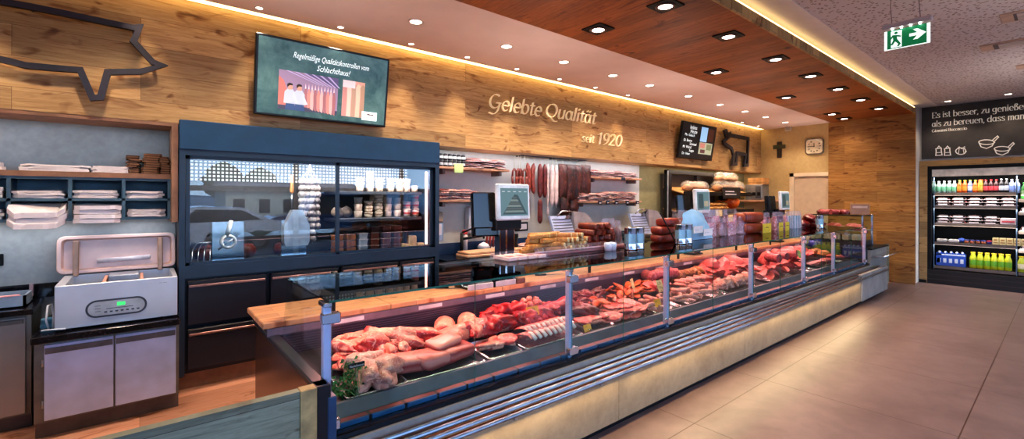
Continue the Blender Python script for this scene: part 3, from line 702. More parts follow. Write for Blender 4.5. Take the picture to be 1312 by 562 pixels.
kraft = m_stripe('kraft', [(92,62,44),(150,108,76),(120,84,58),(70,48,36)], 'Z', 53, .8, .5)
def stack_mesh(w, d, n, h, mat, seed, film=None, droop=0, amp=.014):
    """pile of folded sheets with uneven edges, wrapped ends"""
    rnd = random.Random(seed); mb = MB().m(mat); th = h/n
    for i in range(n):
        o = rnd.uniform(-.012, .012); p = rnd.uniform(-.01, .006); z = i*th
        def f(a, b):
            ang = 2*PI*a; x = max(-1, min(1, 1.25*math.cos(ang))); y = max(-1, min(1, 1.25*math.sin(ang)))
            return (x*w/2+o + .006*noise.noise((x*4, y*4, seed+i)), y*d/2+p, z+th*(.05+.9*b) + amp*noise.noise((x*3+i, y*3, seed)) - droop*max(0, -y)**2)
        mb.grid(f, 20, 2, closeu=True, smooth=False)
        mb.add([f(a/20, 1) for a in range(20)], [tuple(range(20))], False)
        if i == 0: mb.add([f(a/20, 0) for a in range(20)], [tuple(range(19,-1,-1))], False)
    if film:
        mb.m(film)
        def g(a, b):
            ang = 2*PI*a; x = max(-1, min(1, 1.2*math.cos(ang))); y = max(-1, min(1, 1.2*math.sin(ang)))
            k = 1.04+.05*noise.noise((x*5, y*5, b*4+seed)); return (x*w/2*k, y*d/2*k-.004, (h*1.08)*b + .012*noise.noise((x*6, b*5, seed+3)) - droop*max(0, -y)**2)
        mb.grid(g, 28, 5, closeu=True)
        mb.add([g(a/28, 1) for a in range(28)], [tuple(range(28))], True)
    return mb.mesh('stack')
cells = [  # cell left, right, shelf z, height, wrapped, label
 (-1.06,-.741,1.637,.08,0,'white paper bundle in the upper pigeonhole at the left picture edge'),
 (-1.06,-.741,1.484,.07,0,'white paper bundle in the lower pigeonhole at the left picture edge'),
 (-.741,-.42,1.637,.055,1,'white bags bundled flat in the upper pigeonhole, second from the left'),
 (-.42,-.106,1.637,.06,1,'white bags bundled flat in the upper pigeonhole, third from the left'),
 (-.106,.19,1.637,.06,0,'white bags bundled flat in the upper pigeonhole next to the fridge'),
 (-.106,.19,1.484,.06,1,'film-wrapped white bags in the lower pigeonhole next to the fridge')]
for i, (a, b, z, h, wr, lb) in enumerate(cells):
    me = stack_mesh(b-a-.05, .21, 3, h, paper, 10+i, film_clear if wr else None)
    inst(me, 'bag_bundle', lb, 'paper bags', ((a+b)/2-.01, 4.965, z), group='bundles in the pigeonholes')
me = stack_mesh(.30, .3, 3, .122, film_w, 31, film_clear, droop=.075)
o = inst(me, 'bag_bundle', 'large clear wrapped bundle bulging out of the lower pigeonhole, hanging over its edge', 'paper bags', (-.58, 4.915, 1.484)); 
me = stack_mesh(.27, .26, 4, .135, film_w, 33, film_clear)
inst(me, 'bag_bundle', 'white bundle sticking out of the lower pigeonhole beside the clear wrapped one', 'paper bags', (-.262, 4.86, 1.445))
for i, (x, w, h, n, lb) in enumerate(((-.95,.34,.06,2,'crumpled white paper pile on the oak board at the left picture edge'), (-.50,.38,.05,3,'long flat pile of pale paper on the oak board'), (-.18,.24,.055,3,'pile of white paper on the oak board beside the brown bags'))):
    inst(stack_mesh(w, .2, n, h, paper, 40+i), 'paper_pile', lb, 'paper', (x, 4.97, 1.84))
for i, x in enumerate((-.045, .07, .155)):
    inst(stack_mesh(.085 if i != 1 else .12, .2, 9, .17 if i == 1 else .15, kraft, 50+i, amp=.003), 'brown_bag_pile', f'stack of folded brown paper bags on the oak board, {["left, by the white paper","middle and tallest","right, against the wooden side panel"][i]}', 'paper bags', (x, 4.95+.02*(i != 1), 1.84), group='brown bags on the oak board')
# wall socket
t = T('wall_socket', 'black double wall socket at the left picture edge above the counter', 'socket', (-.83, YN, 1.12))
MB().m(black_m).box(-.90, -.80, YN-.012, YN-.001, 1.125, 1.215, .004).build('plate', t)
MB().m(black_gloss).tube([(-.85, YN-.014, 1.17), (-.85, YN-.011, 1.17)], .03, 14, smooth=False).build('outlet', t)
# ---- left counter
t = T('counter_cabinet', 'steel door cabinet under the black worktop at the left picture edge', 'cabinet', (-1.3, 4.9, 0))
cab = M('cab_side', (120,118,112), .4, .6); cabdoor = M('cab_door', (150,148,146), .36, .45, var=.1, scale=2)
MB().m(cab).box(-2.6, -.60, 4.68, YN-.002, .10, .815).build('carcass', t)
MB().m(M('kick', (104,96,92), .5, .3)).box(-2.6, -.60, 4.72, YN-.002, 0, .10).build('plinth', t)
for a, b in ((-2.58,-1.95), (-1.94,-1.29), (-1.28,-.625)):
    d = MB().m(cabdoor).box(a, b, 4.66, 4.68, .115, .80, .004).build('door', t)
    MB().m(M('grip', (110,108,104), .4, .7)).box(a+.01, b-.01, 4.648, 4.66, .755, .785, .003).build('grip_rail', d)
o = MB().m(M('granite', (26,24,30), .12, var=.5, scale=60)).box(-2.6, -.583, 4.60, YN-.002, .82, .86, .004).build('worktop', None, (-1.3, 4.85, .82)); tag(o, 'polished black worktop at the left picture edge, higher than its neighbour', 'worktop')
o = MB().m(M('granite', (26,24,30))).box(-2.6, -.44, YN-.03, YN-.003, .861, .97, .003).build('splashback', None, (-1.2, YN-.02, .86)); tag(o, 'low black splashback strip behind the left worktop', 'splashback')
tray_b = M('tray_b', (150,164,180), .3, .3)
t = T('scale_tray', 'blue-grey steel tray lying on the black worktop at the left edge', 'tray', (-.85, 4.8, .861))
mb = MB().m(tray_b); mb.box(-1.2, -.63, 4.70, 4.715, .862, .945).box(-1.2, -.63, 4.95, 4.965, .862, .945).box(-.645, -.63, 4.70, 4.965, .862, .945).box(-1.2, -1.185, 4.7, 4.965, .862, .945).box(-1.2, -.63, 4.7, 4.965, .862, .872); mb.build('body', t)
MB().m(M('tray_rim', (232,170,170), .4)).box(-1.2, -.66, 4.695, 4.72, .945, .953).build('rim', t)
MB().m(M('tray_post', (150,130,140), .4)).box(-.645, -.625, 4.93, 4.965, .90, .99).build('corner_post', t)
inst(stack_mesh(.3, .18, 2, .05, paper, 77), 'paper_pile', 'white paper heap lying in the blue-grey tray', 'paper', (-.98, 4.83, .874))
# ---- sealer counter
t = T('counter_cabinet', 'low two-door stainless cabinet under the open vacuum sealer', 'cabinet', (-.15, 4.5, 0))
MB().m(cab).box(-.55, .235, 4.38, YN-.002, .12, .665).build('carcass', t)
MB().m(M('kick', (104,96,92))).box(-.55, .235, 4.44, YN-.002, 0, .12).build('plinth', t)
for i, (a, b) in enumerate(((-.50,-.148), (-.138,.215))):
    d = MB().m(steel_brush).box(a, b, 4.36, 4.38, .135, .645, .003).build('door', t)
    MB().m(M('grip2', (120,122,128), .3, .8)).box(a+.004, b-.004, 4.352, 4.36, .585, .625, .002).build('grip_rail', d)
mb = MB().m(steel)
for z in (.22, .5): mb.tube([(-.507, 4.37, z), (-.507, 4.37, z+.05)], .007, 8)
mb.build('hinges', t)
o = MB().m(M('granite', (26,24,30))).box(-.558, .239, 4.31, YN-.002, .668, .715, .005).build('worktop', None, (-.15, 4.7, .668)); tag(o, 'polished black slab under the vacuum sealer', 'worktop')
# ---- vacuum sealer
t = T('vacuum_sealer', 'stainless chamber vacuum sealer with its clear lid standing open', 'vacuum sealer', (-.12, 4.66, .716))
x0, x1, y0, y1, z0, z1 = -.456, .226, 4.40, 4.98, .728, 1.03
sm = M('sealer_steel', (196,200,212), .33, .4, var=.05, scale=3)
mb = MB().m(sm); mb.box(x0, x1, y0, y0+.025, z0, z1, .004).box(x0, x0+.05, y0+.025, y1, z0, z1).box(x1-.03, x1, y0+.025, y1, z0, z1).box(x0, x1, y1-.03, y1, z0, z1).box(x0+.05, x1-.03, y0+.02, y1, z0, .86); mb.build('housing', t)
mb = MB().m(M('seal_bar', (206,150,130), .5)); mb.box(-.22, -.20, y0+.04, y1-.05, .97, 1.012).box(.0, .02, y0+.04, y1-.05, .97, 1.012); mb.build('chamber_rails', t)
MB().m(M('sealbox', (150,160,180), .3, .3)).box(-.19, -.01, 4.70, 4.90, .95, 1.035, .004).build('seal_bar', t)
MB().m(black_m).box(-.43, -.37, 4.43, 4.47, .716, .728).box(.14, .2, 4.43, 4.47, .716, .728).box(-.43, -.37, 4.9, 4.94, .716, .728).box(.14, .2, 4.9, 4.94, .716, .728).build('feet', t)
Fp = frame((-.13, y0, .845), (1,0,0), (0,0,1))
def panel(mb, m, w, h, r, e0, e1):
    mb.m(m); q = rr(w, h, r, 6); loft(mb, [[(a, -e0, b) for a, b in q], [(a, -e1, b) for a, b in q]], False, True)
mb = MB(); mb.T = Fp; panel(mb, M('dark_rim', (60,66,78), .4), .34, .125, .06, 0, .006); panel(mb, M('pad', (168,176,186), .4), .315, .10, .048, .006, .008)
mb.m(M('dark_rim', (60,66,78)))
for i in range(7): mb.box(-.07+.03*i, -.054+.03*i, -.0095, -.008, -.032, -.022)
mb.box(-.06, .09, -.0095, -.008, -.006, -.002)
for i in range(3): mb.box(-.12, -.09, -.0095, -.008, .02-.02*i, .023-.02*i)
cp = mb.build('control_panel', t)
mb = MB().m(m_emit('lcd', (60,214,110), .9)); mb.T = Fp; mb.box(.0, .045, -.0095, -.008, .01, .035); mb.build('display', cp)
mb = MB().m(M('logo_ink', (70,70,76), .5)); btext(mb, '-- ---', tr(frame((x1-.115, y0-.001, .985), (1,0,0), (0,0,1)), 0, 0, 0), .025, shear=.3); mb.build('maker_mark', t)
lid_m = M('lid_m', (240,200,186), .22, var=.04, scale=5); lid_in = m_film('lid_in', (246,212,200), .85, .12)
Fl = frame((-.132, 5.0, 1.185), (1,0,0), (0,.03,.32)); w, h = .745, .30
mb = MB().m(lid_m); mb.T = Fl
L = lambda s, e, r: [(a, e, b) for a, b in rr(w-s, h-s, r, 4)]
loft(mb, [L(.0,.05,.05), L(.0,-.03,.05), L(.012,-.036,.045), L(.05,-.036,.03), L(.06,-.02,.03), L(.075,.02,.03)], False, False)
lid = mb.build('lid', t)
mb = MB().m(M('lid_pink', (238,202,190), .25, var=.03)); mb.T = Fl; mb.add(L(.075,.02,.03), [tuple(range(20))], False); mb.add([(a, .045, b) for a, b in rr(w-.24, h-.09, .03, 4)], [tuple(range(20))], False); mb.build('lid_window', lid)
for sx in (-.262, .265):
    mb = MB().m(M('lid_arm', (178,140,118), .4, .3)); mb.T = Fl; mb.box(sx-.018, sx+.018, -.05, -.02, -h/2-.02, h/2-.04, .006); mb.build('lid_arm', lid)
mb = MB().m(M('tube_w', (236,228,236), .3)); mb.T = Fl; mb.tube([(-.14, .0, -.06), (.2, .0, -.05)], .02, 10); mb.build('sealing_roll', lid)
mb = MB().m(M('cable_w', (214,216,222), .5)); mb.tube([(-.49, 4.46, .735), (-.50, 4.44, .80), (-.492, 4.44, .90), (-.475, 4.45, .905), (-.465, 4.46, .83), (-.47, 4.47, .735)], .006, 6); mb.tube([(-.52, 4.42, .735), (-.47, 4.40, .738), (-.40, 4.385, .735)], .006, 6)
o = mb.build('power_cable', None, (-.49, 4.45, .716)); tag(o, 'pale looped cable beside the vacuum sealer, left of it', 'cable')
o = inst(stack_mesh(.07, .10, 3, .06, M('blue_cloth', (66,112,140), .8, var=.3), 5), 'cloth', 'blue crumpled cloth tucked between sealer and left counter', 'cloth', (-.515, 4.62, .716))
# ============================================================ fridge
fx0, fx1, fy = .248, 2.712, 4.68
t = T('display_fridge', 'tall dark blue-grey wall fridge with two sliding glass doors and drawers', 'fridge', (1.48, 5.0, 0))
fr = M('fridge_frame', (32,52,72), .4, var=.06); fr2 = M('fridge_dark', (26,34,46), .45)
MB().m(blue_grey).box(fx0, fx1, fy-.03, 5.0, 2.045, 2.292, .006).build('header', t)
MB().m(fr2).box(fx0, fx0+.03, fy, 5.40, .14, 2.05).box(fx1-.05, fx1, fy, 5.40, .14, 2.05).box(fx0, fx1, 5.36, 5.40, .14, 2.05).box(fx0+.03, fx1-.05, fy, 5.36, 2.02, 2.045).box(fx0+.03, fx1-.05, 4.76, 5.36, .14, 1.03).build('carcass', t)
MB().m(frame_wood).box(fx0, fx1, 4.80, 5.4, 0, .14).build('plinth', t)
mb = MB().m(fr); mb.box(fx0, fx0+.04, fy-.015, fy+.02, .15, 2.045).box(fx1-.05, fx1, fy-.015, fy+.02, .15, 2.045).box(fx0+.04, fx1-.05, fy-.015, fy+.02, 2.0, 2.045).box(fx0+.04, fx1-.05, fy-.015, fy+.10, .965, 1.07); mb.build('front_frame', t)
fglass = m_glass('fglass', (240,248,250), 1.66)
for i, (a, b, y) in enumerate(((fx0+.045, 1.565, fy+.0), (1.545, fx1-.055, fy+.035))):
    d = MB().m(fr).box(a, a+.03, y, y+.025, 1.07, 2.0).box(b-.035, b, y, y+.025, 1.07, 2.0).box(a, b, y, y+.025, 1.97, 2.0).box(a, b, y, y+.025, 1.07, 1.095).build('sliding_door', t)
    MB().m(fglass).box(a+.03, b-.035, y+.008, y+.012, 1.095, 1.97).build('door_glass', d)
def m_perf():
    tt = NT('perf'); v = tt.coord(swap='XZ0'); br = tt.new('ShaderNodeTexBrick'); br.offset = 0; br.inputs['Scale'].default_value = 1; br.inputs['Brick Width'].default_value = .036; br.inputs['Row Height'].default_value = .036; br.inputs['Mortar Size'].default_value = .008; tt.link(v, br.inputs['Vector'])
    c = tt.ramp(br.outputs['Fac'], [(0, (226,228,226)), (1, (30,34,40))]); tt.link(c, tt.b.inputs['Base Color']); tt.b.inputs['Roughness'].default_value = .5; return tt.m
MB().m(m_perf()).box(fx0+.06, fx1-.08, 5.33, 5.345, 1.80, 2.0).build('perforated_panel', t)
MB().m(M('fridge_in', (44,40,42), .5)).box(fx0+.04, fx1-.06, 5.346, 5.355, 1.03, 2.0).build('rear_lining', t)
MB().m(steel).box(fx0+.04, fx1-.06, 4.80, 5.33, 1.03, 1.045).build('floor_tray', t)
shz = [1.42, 1.715]; shf = M('shelf_dark', (60,66,74), .4, .3)
for z in shz: MB().m(shf).box(1.60, fx1-.10, 4.90, 5.32, z-.035, z, .004).build('shelf', t)
MB().m(m_emit('led_tube', (255,170,150), 9)).box(fx1-.105, fx1-.085, 4.79, 4.81, 1.10, 1.95).build('light_tube', t)
lamp('fridge_lamp', 'AREA', (2.1, 4.765, 1.97), 20, (1,.78,.70), t, (math.radians(20),0,0), shape='RECTANGLE', size=1.0, size_y=.06)
lamp('fridge_lamp', 'AREA', (.9, 4.765, 1.97), 18, (1,.88,.84), t, (math.radians(20),0,0), shape='RECTANGLE', size=1.1, size_y=.06)
dw = M('drawer', (30,30,40), .38, var=.1)
cols = [(fx0+.06, .90), (.94, 1.55), (1.59, 2.20), (2.24, fx1-.06)]
for i, (a, b) in enumerate(cols):
    for z0, z1 in ((.565, .94), (.19, .53)):
        d = MB().m(dw).box(a, b, fy, fy+.04, z0, z1, .006).build('drawer', t)
        MB().m(M('dgrip', (170,130,124), .3, .8)).box(a+.01, b-.01, fy-.018, fy, z1-.055, z1-.035, .003).build('grip_rail', d)
        MB().m(M('drawer_top', (20,20,28), .4)).box(a, b, fy-.012, fy, z1-.03, z1, .003).build('top_lip', d)
# left bay contents
def Pf(u, v, Y=5.0): return PY(u, v, Y)
cl = Pf(374, 215, 5.05)
t = T('cleaver', 'wooden handled sharpening steel hanging in the left fridge bay', 'tool', (cl.x, 5.05, 1.5))
zc = Pf(374, 235, 5.05).z
MB().m(M('handle_wood', (190,128,74), .5)).lathe([(.012,.0),(.02,.02),(.017,.09),(.021,.16),(.015,.19)], (cl.x, 5.05, zc-.1), 10).build('handle', t)
MB().m(black_m).tube([(cl.x, 5.05, zc+.09), (cl.x, 5.05, 2.02)], .003, 5).build('cord', t)
MB().m(steel).tube([(cl.x, 5.05, zc-.1), (cl.x, 5.05, zc-.26)], [.009,.004], 8).build('rod', t)
ring_m2 = M('ring_white', (228,226,222), .3)
pb = Pf(293, 330, 4.95)
t = T('hanging_board', 'steel carving stand with a white ring, left in the left fridge bay', 'tool', (pb.x, 4.98, 1.046))
MB().m(steel_bright).box(pb.x-.13, pb.x+.13, 4.98, 5.0, 1.05, 1.42, .004).box(pb.x-.15, pb.x+.15, 4.9, 5.08, 1.046, 1.06).build('plate', t)
z = 1.23
MB().m(ring_m2).tube([(pb.x+.0+.055*math.cos(a*PI/10), 4.955, z+.055*math.sin(a*PI/10)) for a in range(20)], .014, 8, closed=True).tube([(pb.x-.01, 4.955, z+.05), (pb.x+.02, 4.955, z+.2)], .016, 8).build('ring_clamp', t)
MB().m(steel).tube([(pb.x-.08, 4.95, z-.07), (pb.x+.05, 4.95, z+.04)], .007, 6).build('lever', t)
pb = Pf(378, 320, 4.98)
t = T('hanging_board', 'steel carving stand with a pointed hood, right in the left fridge bay', 'tool', (pb.x, 4.98, 1.046))
MB().m(steel_bright).box(pb.x-.12, pb.x+.12, 5.02, 5.04, 1.05, 1.42, .004).box(pb.x-.14, pb.x+.14, 4.9, 5.1, 1.046, 1.06).build('plate', t)
MB().m(M('hood', (196,192,190), .3, .7)).prism([(pb.x-.12, 1.2), (pb.x-.10, 1.16), (pb.x+.1, 1.16), (pb.x+.12, 1.2), (pb.x+.12, 1.36), (pb.x+.05, 1.52), (pb.x-.04, 1.52), (pb.x-.12, 1.36)], 'Y', 4.90, 5.01).build('hood', t)
# net of bulbs
nb = Pf(397, 270, 5.0)
bulb = M('bulb', (150,138,136), .3, var=.25, scale=20); knot = M('knot', (120,90,90), .5)
mbb = MB().m(bulb); mbb.lathe([(.004,-.034),(.02,-.03),(.034,-.012),(.034,.01),(.02,.028),(.006,.034)], (0,0,0), 12); mbb.m(knot); mbb.tube([(0,0,.03),(0,0,.045)], .006, 6); bulb_me = mbb.mesh('bulb')
for ci in range(4):
    x = nb.x + (-.075 + .05*ci); ln = [8,9,10,8][ci]
    t = T('onion_string', f'string of pale netted bulbs in the left fridge bay, {nth(ci, 4)}', 'string of bulbs', (x, 5.0+.02*(ci % 2), 1.85), 'strings of bulbs in the fridge')
    MB().m(paper).tube([(nb.x, 5.0, 2.015), (nb.x+(x-nb.x)*.3, 5.0, 1.92), (x, 5.0+.02*(ci % 2), 1.85), (x, 5.0+.02*(ci % 2), 1.85-.068*ln)], .003, 5).build('cord', t)
    for k in range(ln):
        b = bpy.data.objects.new('bulb', bulb_me); COL.objects.link(b); b.parent = t; b.location = (random.uniform(-.006,.006), random.uniform(-.006,.006), -.04-.066*k); b.rotation_euler = (random.uniform(-.3,.3), 0, random.uniform(0,6)); b.scale = (1.1,)*3
# wire rack low left
mb = MB().m(steel)
p0 = Pf(250, 340, 4.95)
for i in range(5):
    mb.tube([(p0.x-.08+.045*i, 4.88, 1.05), (p0.x-.06+.045*i, 5.0, 1.17), (p0.x-.02+.045*i, 5.12, 1.22)], .005, 6)
mb.tube([(p0.x-.09, 4.88, 1.055), (p0.x+.13, 4.88, 1.055)], .006, 6).tube([(p0.x-.04, 5.12, 1.22), (p0.x+.18, 5.12, 1.22)], .006, 6)
o = mb.build('wire_rack', None, (p0.x, 5.0, 1.046)); tag(o, 'steel wire rack at the lower left of the left fridge bay', 'rack')
dk = M('dark_meat', (96,40,36), .5, var=.3)
for i in range(3):
    mb = MB().m(dk); mb.grid(lambda a, b: (.10*math.cos(2*PI*a)*math.sin(PI*b)**.6, .06*math.sin(2*PI*a)*math.sin(PI*b)**.6, .03-.03*math.cos(PI*b)+.01*noise.noise((a*6,b*6,i))), 14, 8, closeu=True)
    inst(mb.mesh('dark_meat'), 'cured_meat', f'dark piece of cured meat behind the stands in the left fridge bay, {["left","middle","right"][i]}', 'meat', (.5+.33*i, 5.2, 1.046), (0,0,i), (1.2,1.2,2.2), 'cured meat in the left fridge bay')
# right bay cups and boxes
cup_m = M('cup_m', (204,180,164), .35, var=.12, scale=14); cup_lid = M('cup_lid', (214,196,182), .4); red_lbl = M('red_lbl', (178,48,44), .5); cookie = m_stripe('cookie', [(206,180,150),(92,64,48),(210,186,160),(226,208,186)], 'Z', 24, .5, 1.4)
def cup(r, h, mat, lblm=None):
    mb = MB().m(mat); mb.lathe([(r*.8,0),(r*.86,h*.3),(r*.93,h*.62),(r*.98,h*.92)], (0,0,0), 16)
    if lblm: mb.m(lblm); mb.lathe([(r*.885,h*.34),(r*.945,h*.6)], (0,0,0), 16, caps=False); mb.lathe([(r*.98,h*.86),(r*1.0,h*.9)], (0,0,0), 16, caps=False)
    mb.m(cup_lid); mb.lathe([(r*1.02,h*.9),(r*1.05,h*.92),(r*1.05,h*.98),(r*.98,h)], (0,0,0), 16); return mb.mesh('cup')
c_a = cup(.045,.075,cup_m); c_b = cup(.048,.09,cup_m,red_lbl); c_c = cup(.05,.062,cookie); 
def column(u, zsh, n, me, hh, kind, where, grp, Y=5.0, r=0):
    p = PY(u, 250, Y)
    for k in range(n):
        pos = ['bottom','second','third','fourth'][k] if n > 1 else 'only one'
        inst(me, 'food_cup', f'{kind}, {where}, {pos} of its stack', 'food tub', (p.x, Y, zsh+.001+k*hh), (0,0,random.uniform(0,6)), group=grp)
up = 'fridge upper shelf'; mid = 'fridge middle shelf'
us = [461, 474, 486, 500, 512, 521, 531]
for i, (u, n) in enumerate(zip(us, (2,3,2,2,2,2,1))): column(u, 1.715, n, c_a, .076, f'white lidded tub in column {ORD[i]}', up, 'tubs on the upper fridge shelf')
us = [(459,3,c_a,.076,'white lidded tub'),(472,3,c_c,.064,'dark speckled tub'),(485,4,c_c,.064,'dark speckled tub'),(497,3,c_a,.076,'white lidded tub'),(509,3,c_a,.076,'white lidded tub'),(521,2,c_b,.091,'white tub with a red label'),(532,3,c_b,.091,'white tub with a red label')]
for i, (u, n, me, hh, kd) in enumerate(us): column(u, 1.42, n, me, hh, f'{kd} in column {ORD[i]}', mid, 'tubs on the middle fridge shelf')
boxm = [M('box_am', (176,104,62), .35, var=.25, scale=18), M('box_wh', (206,196,188), .35, var=.15), M('box_br', (120,60,46), .4, var=.2, scale=18)]
def boxme(m):
    mb = MB().m(m); w, d, h = .105, .13, .07
    loft(mb, [[(a*.9, b*.9, .0) for a, b in rr(w, d, .015, 3)], [(a, b, h*.85) for a, b in rr(w, d, .015, 3)]]); mb.m(cup_lid if m is boxm[1] else m_film('lid_film', (240,200,180), .5)); loft(mb, [[(a*1.05, b*1.05, h*.85) for a, b in rr(w, d, .015, 3)], [(a*1.05, b*1.05, h*.97) for a, b in rr(w, d, .015, 3)]]); return mb.mesh('food_box')
bmes = [boxme(m) for m in boxm]
for i, (u, k) in enumerate(((432,0),(448,0),(463,1),(478,2),(493,2),(507,2))):
    p = PY(u, 300, 5.0)
    for j in range(4 if i > 2 else 3): inst(bmes[k], 'food_box', f'{["amber","white","brown"][k]} clear-lidded food box on the fridge floor, column {ORD[i]} from left, {["bottom","second","third","top"][j]}', 'food box', (p.x, 5.0, 1.046+.07*j), group='food boxes on the fridge floor')
yb = M('yellow_pack', (206,176,120), .5, var=.2)
for i, (u, h) in enumerate(((517,.06),(527,.15),(537,.06))):
    p = PY(u, 320, 4.98); q = MB().m(yb); q.box(-.05,.05,-.05,.05,0,h,.012); 
    inst(q.mesh('pack'), 'food_pack', f'yellowish food pack at the right end of the fridge floor, {["left low","middle tall","right low"][i]} one', 'food pack', (p.x, 4.98, 1.046))
for i, (u, z) in enumerate(((430,1.42),(441,1.42))):
    p = PY(u, 300, 5.05); q = MB().m(M('sack', (170,146,130), .6, var=.2)); q.grid(lambda a, b: (.07*math.sin(PI*b)**.5*math.cos(2*PI*a), .05*math.sin(PI*b)**.5*math.sin(2*PI*a), .13*b+.01*noise.noise((a*5,b*5,i))), 12, 8, closeu=True)
    inst(q.mesh('sack'), 'food_sack', f'small pale bag on the middle fridge shelf, {["left","right"][i]} of two at its left end', 'bag', (p.x+.02, 5.05, z+.001))
MB_done = True
# ============================================================ back wall between fridge and far niche
shelf_w = M('shelf_w', (196,148,116), .5, var=.12); shelf_edge = M('shelf_edge', (120,104,98), .5)
def wall_shelf(xa, xb, z, label, y0=4.86):
    o = MB().m(shelf_w).box(xa, xb, y0, YN-.002, z-.03, z, .004).m(shelf_edge).box(xa+.1, xa+.14, y0+.05, YN-.002, z-.09, z-.03).box(xb-.14, xb-.1, y0+.05, YN-.002, z-.09, z-.03).build('wall_shelf', None, ((xa+xb)/2, YN, z-.03)); return tag(o, label, 'shelf')
ZU, ZL = 2.035, 1.625
wall_shelf(2.80, 3.93, ZU, 'upper wooden wall shelf right of the fridge, with a green tag')
wall_shelf(2.80, 3.60, ZL, 'lower wooden wall shelf right of the fridge')
wall_shelf(5.62, 7.0, 2.0, 'upper wooden wall shelf right of the hanging sausages')
wall_shelf(5.35, 7.0, 1.60, 'lower wooden wall shelf right of the hanging sausages')
pk_m = [m_stripe('pack_a', [(150,56,54),(206,140,128),(168,70,62),(226,180,168)], 'X', 22, .28, .9), m_stripe('pack_b', [(112,44,44),(186,120,108),(130,60,56)], 'X', 16, .28, 1.0), m_stripe('pack_c', [(196,120,110),(228,190,178),(206,140,128)], 'X', 12, .28, .8)]
def packme(m, w=.2, d=.2, h=.03, seed=1):
    mb = MB().m(m)
    mb.grid(lambda a, b: ((a-.5)*w, (b-.5)*d, h*(.15+.85*(math.sin(PI*a)*math.sin(PI*b))**.35)+.006*noise.noise((a*5,b*5,seed))), 9, 7)
    mb.m(film_w if False else M('pack_film', (230,214,210), .2)); mb.box(-w/2-.006, w/2+.006, -d/2-.006, d/2+.006, 0, .004); return mb.mesh('pack')
packs = [packme(m, seed=i) for i, m in enumerate(pk_m)]
def pack_stack(x, z, n, k, where, grp, y=4.97, sc=1.0, th=.026, rot=0):
    for j in range(n):
        inst(packs[(k+j) % 3], 'meat_pack', f'sliced meat pack {where}, {ORD[j]} from bottom', 'packaged meat', (x+random.uniform(-.02,.02), y+random.uniform(-.025,.012), z+.001+th*j), (random.uniform(-.04,.04),random.uniform(-.05,.05),random.uniform(-.2,.2)+rot), (sc, 1, 1.05), grp)
jar = MB().m(M('jar_dark', (44,40,44), .25)); jar.lathe([(.026,0),(.028,.01),(.028,.055)], (0,0,0), 12); jar.m(M('jar_label', (226,220,214), .5)); jar.lathe([(.0285,.02),(.0285,.05)], (0,0,0), 12, caps=False); jar.m(M('jar_cap', (60,56,58), .3)); jar.lathe([(.027,.055),(.027,.075),(.02,.08)], (0,0,0), 12); jar_me = jar.mesh('jar')
for i in range(6):
    for j in range(2): inst(jar_me, 'spice_jar', f'small black and white jar on the upper shelf, {nth(i, 6)}, {["lower","stacked above"][j]}', 'jar', (2.88+.066*i, 4.92, ZU+.001+.082*j), group='jars on the upper shelf')
for i, x in enumerate((3.37, 3.58, 3.79)): pack_stack(x, ZU, 5, i, f'on the upper shelf by the fridge, {["left","middle","right"][i]} stack', 'packs on the upper left shelf')
for i, x in enumerate((2.9, 3.07, 3.24, 3.41)): pack_stack(x, ZL, 5 if i < 3 else 4, i, f'on the lower shelf by the fridge, {ORD[i]} stack', 'packs on the lower left shelf', sc=.85)
for i, x in enumerate((5.74, 5.95, 6.16, 6.37, 6.58, 6.79)): pack_stack(x, 2.0, 4, i+1, f'on the upper shelf right of the sausages, {ORD[i]} stack', 'packs on the upper right shelf')
for i, x in enumerate((5.46, 5.68, 5.9, 6.12, 6.34, 6.56, 6.78)): pack_stack(x, 1.6, 6 if i > 2 else 5, i, f'on the lower shelf right of the sausages, {ORD[i]} stack', 'packs on the lower right shelf')
p = PY(588, 218, 4.85)
o = MB().m(M('tag_green', (206,226,150), .6)).box(p.x-.065, p.x+.065, 4.848, 4.861, 1.96, 2.075, .003).build('shelf_tag', None, (p.x, 4.85, 1.96)); tag(o, 'pale green paper tag hanging on the upper shelf by the fridge', 'tag')
for i, u in enumerate((769, 779, 790, 804, 817)):
    p = PY(u, 256, 4.85); o = MB().m(M('tag_black', (36,44,60), .5)).box(p.x-.045, p.x+.045, 4.846, 4.861, 1.545, 1.60, .003).m(paper).box(p.x-.025, p.x+.025, 4.8445, 4.8465, 1.56, 1.572).build('price_tag', None, (p.x, 4.85, 1.55)); tag(o, f'small dark price tag on the lower right wall shelf, {nth(i, 5)}', 'price tag', 'tags on the lower right shelf')
p = PY(799, 229, 4.85); o = MB().m(M('tag_black', (36,44,60), .5)).box(p.x-.045, p.x+.045, 4.846, 4.861, 1.955, 2.005, .003).build('price_tag', None, (p.x, 4.85, 1.95)); tag(o, 'small dark price tag on the upper right wall shelf', 'price tag')
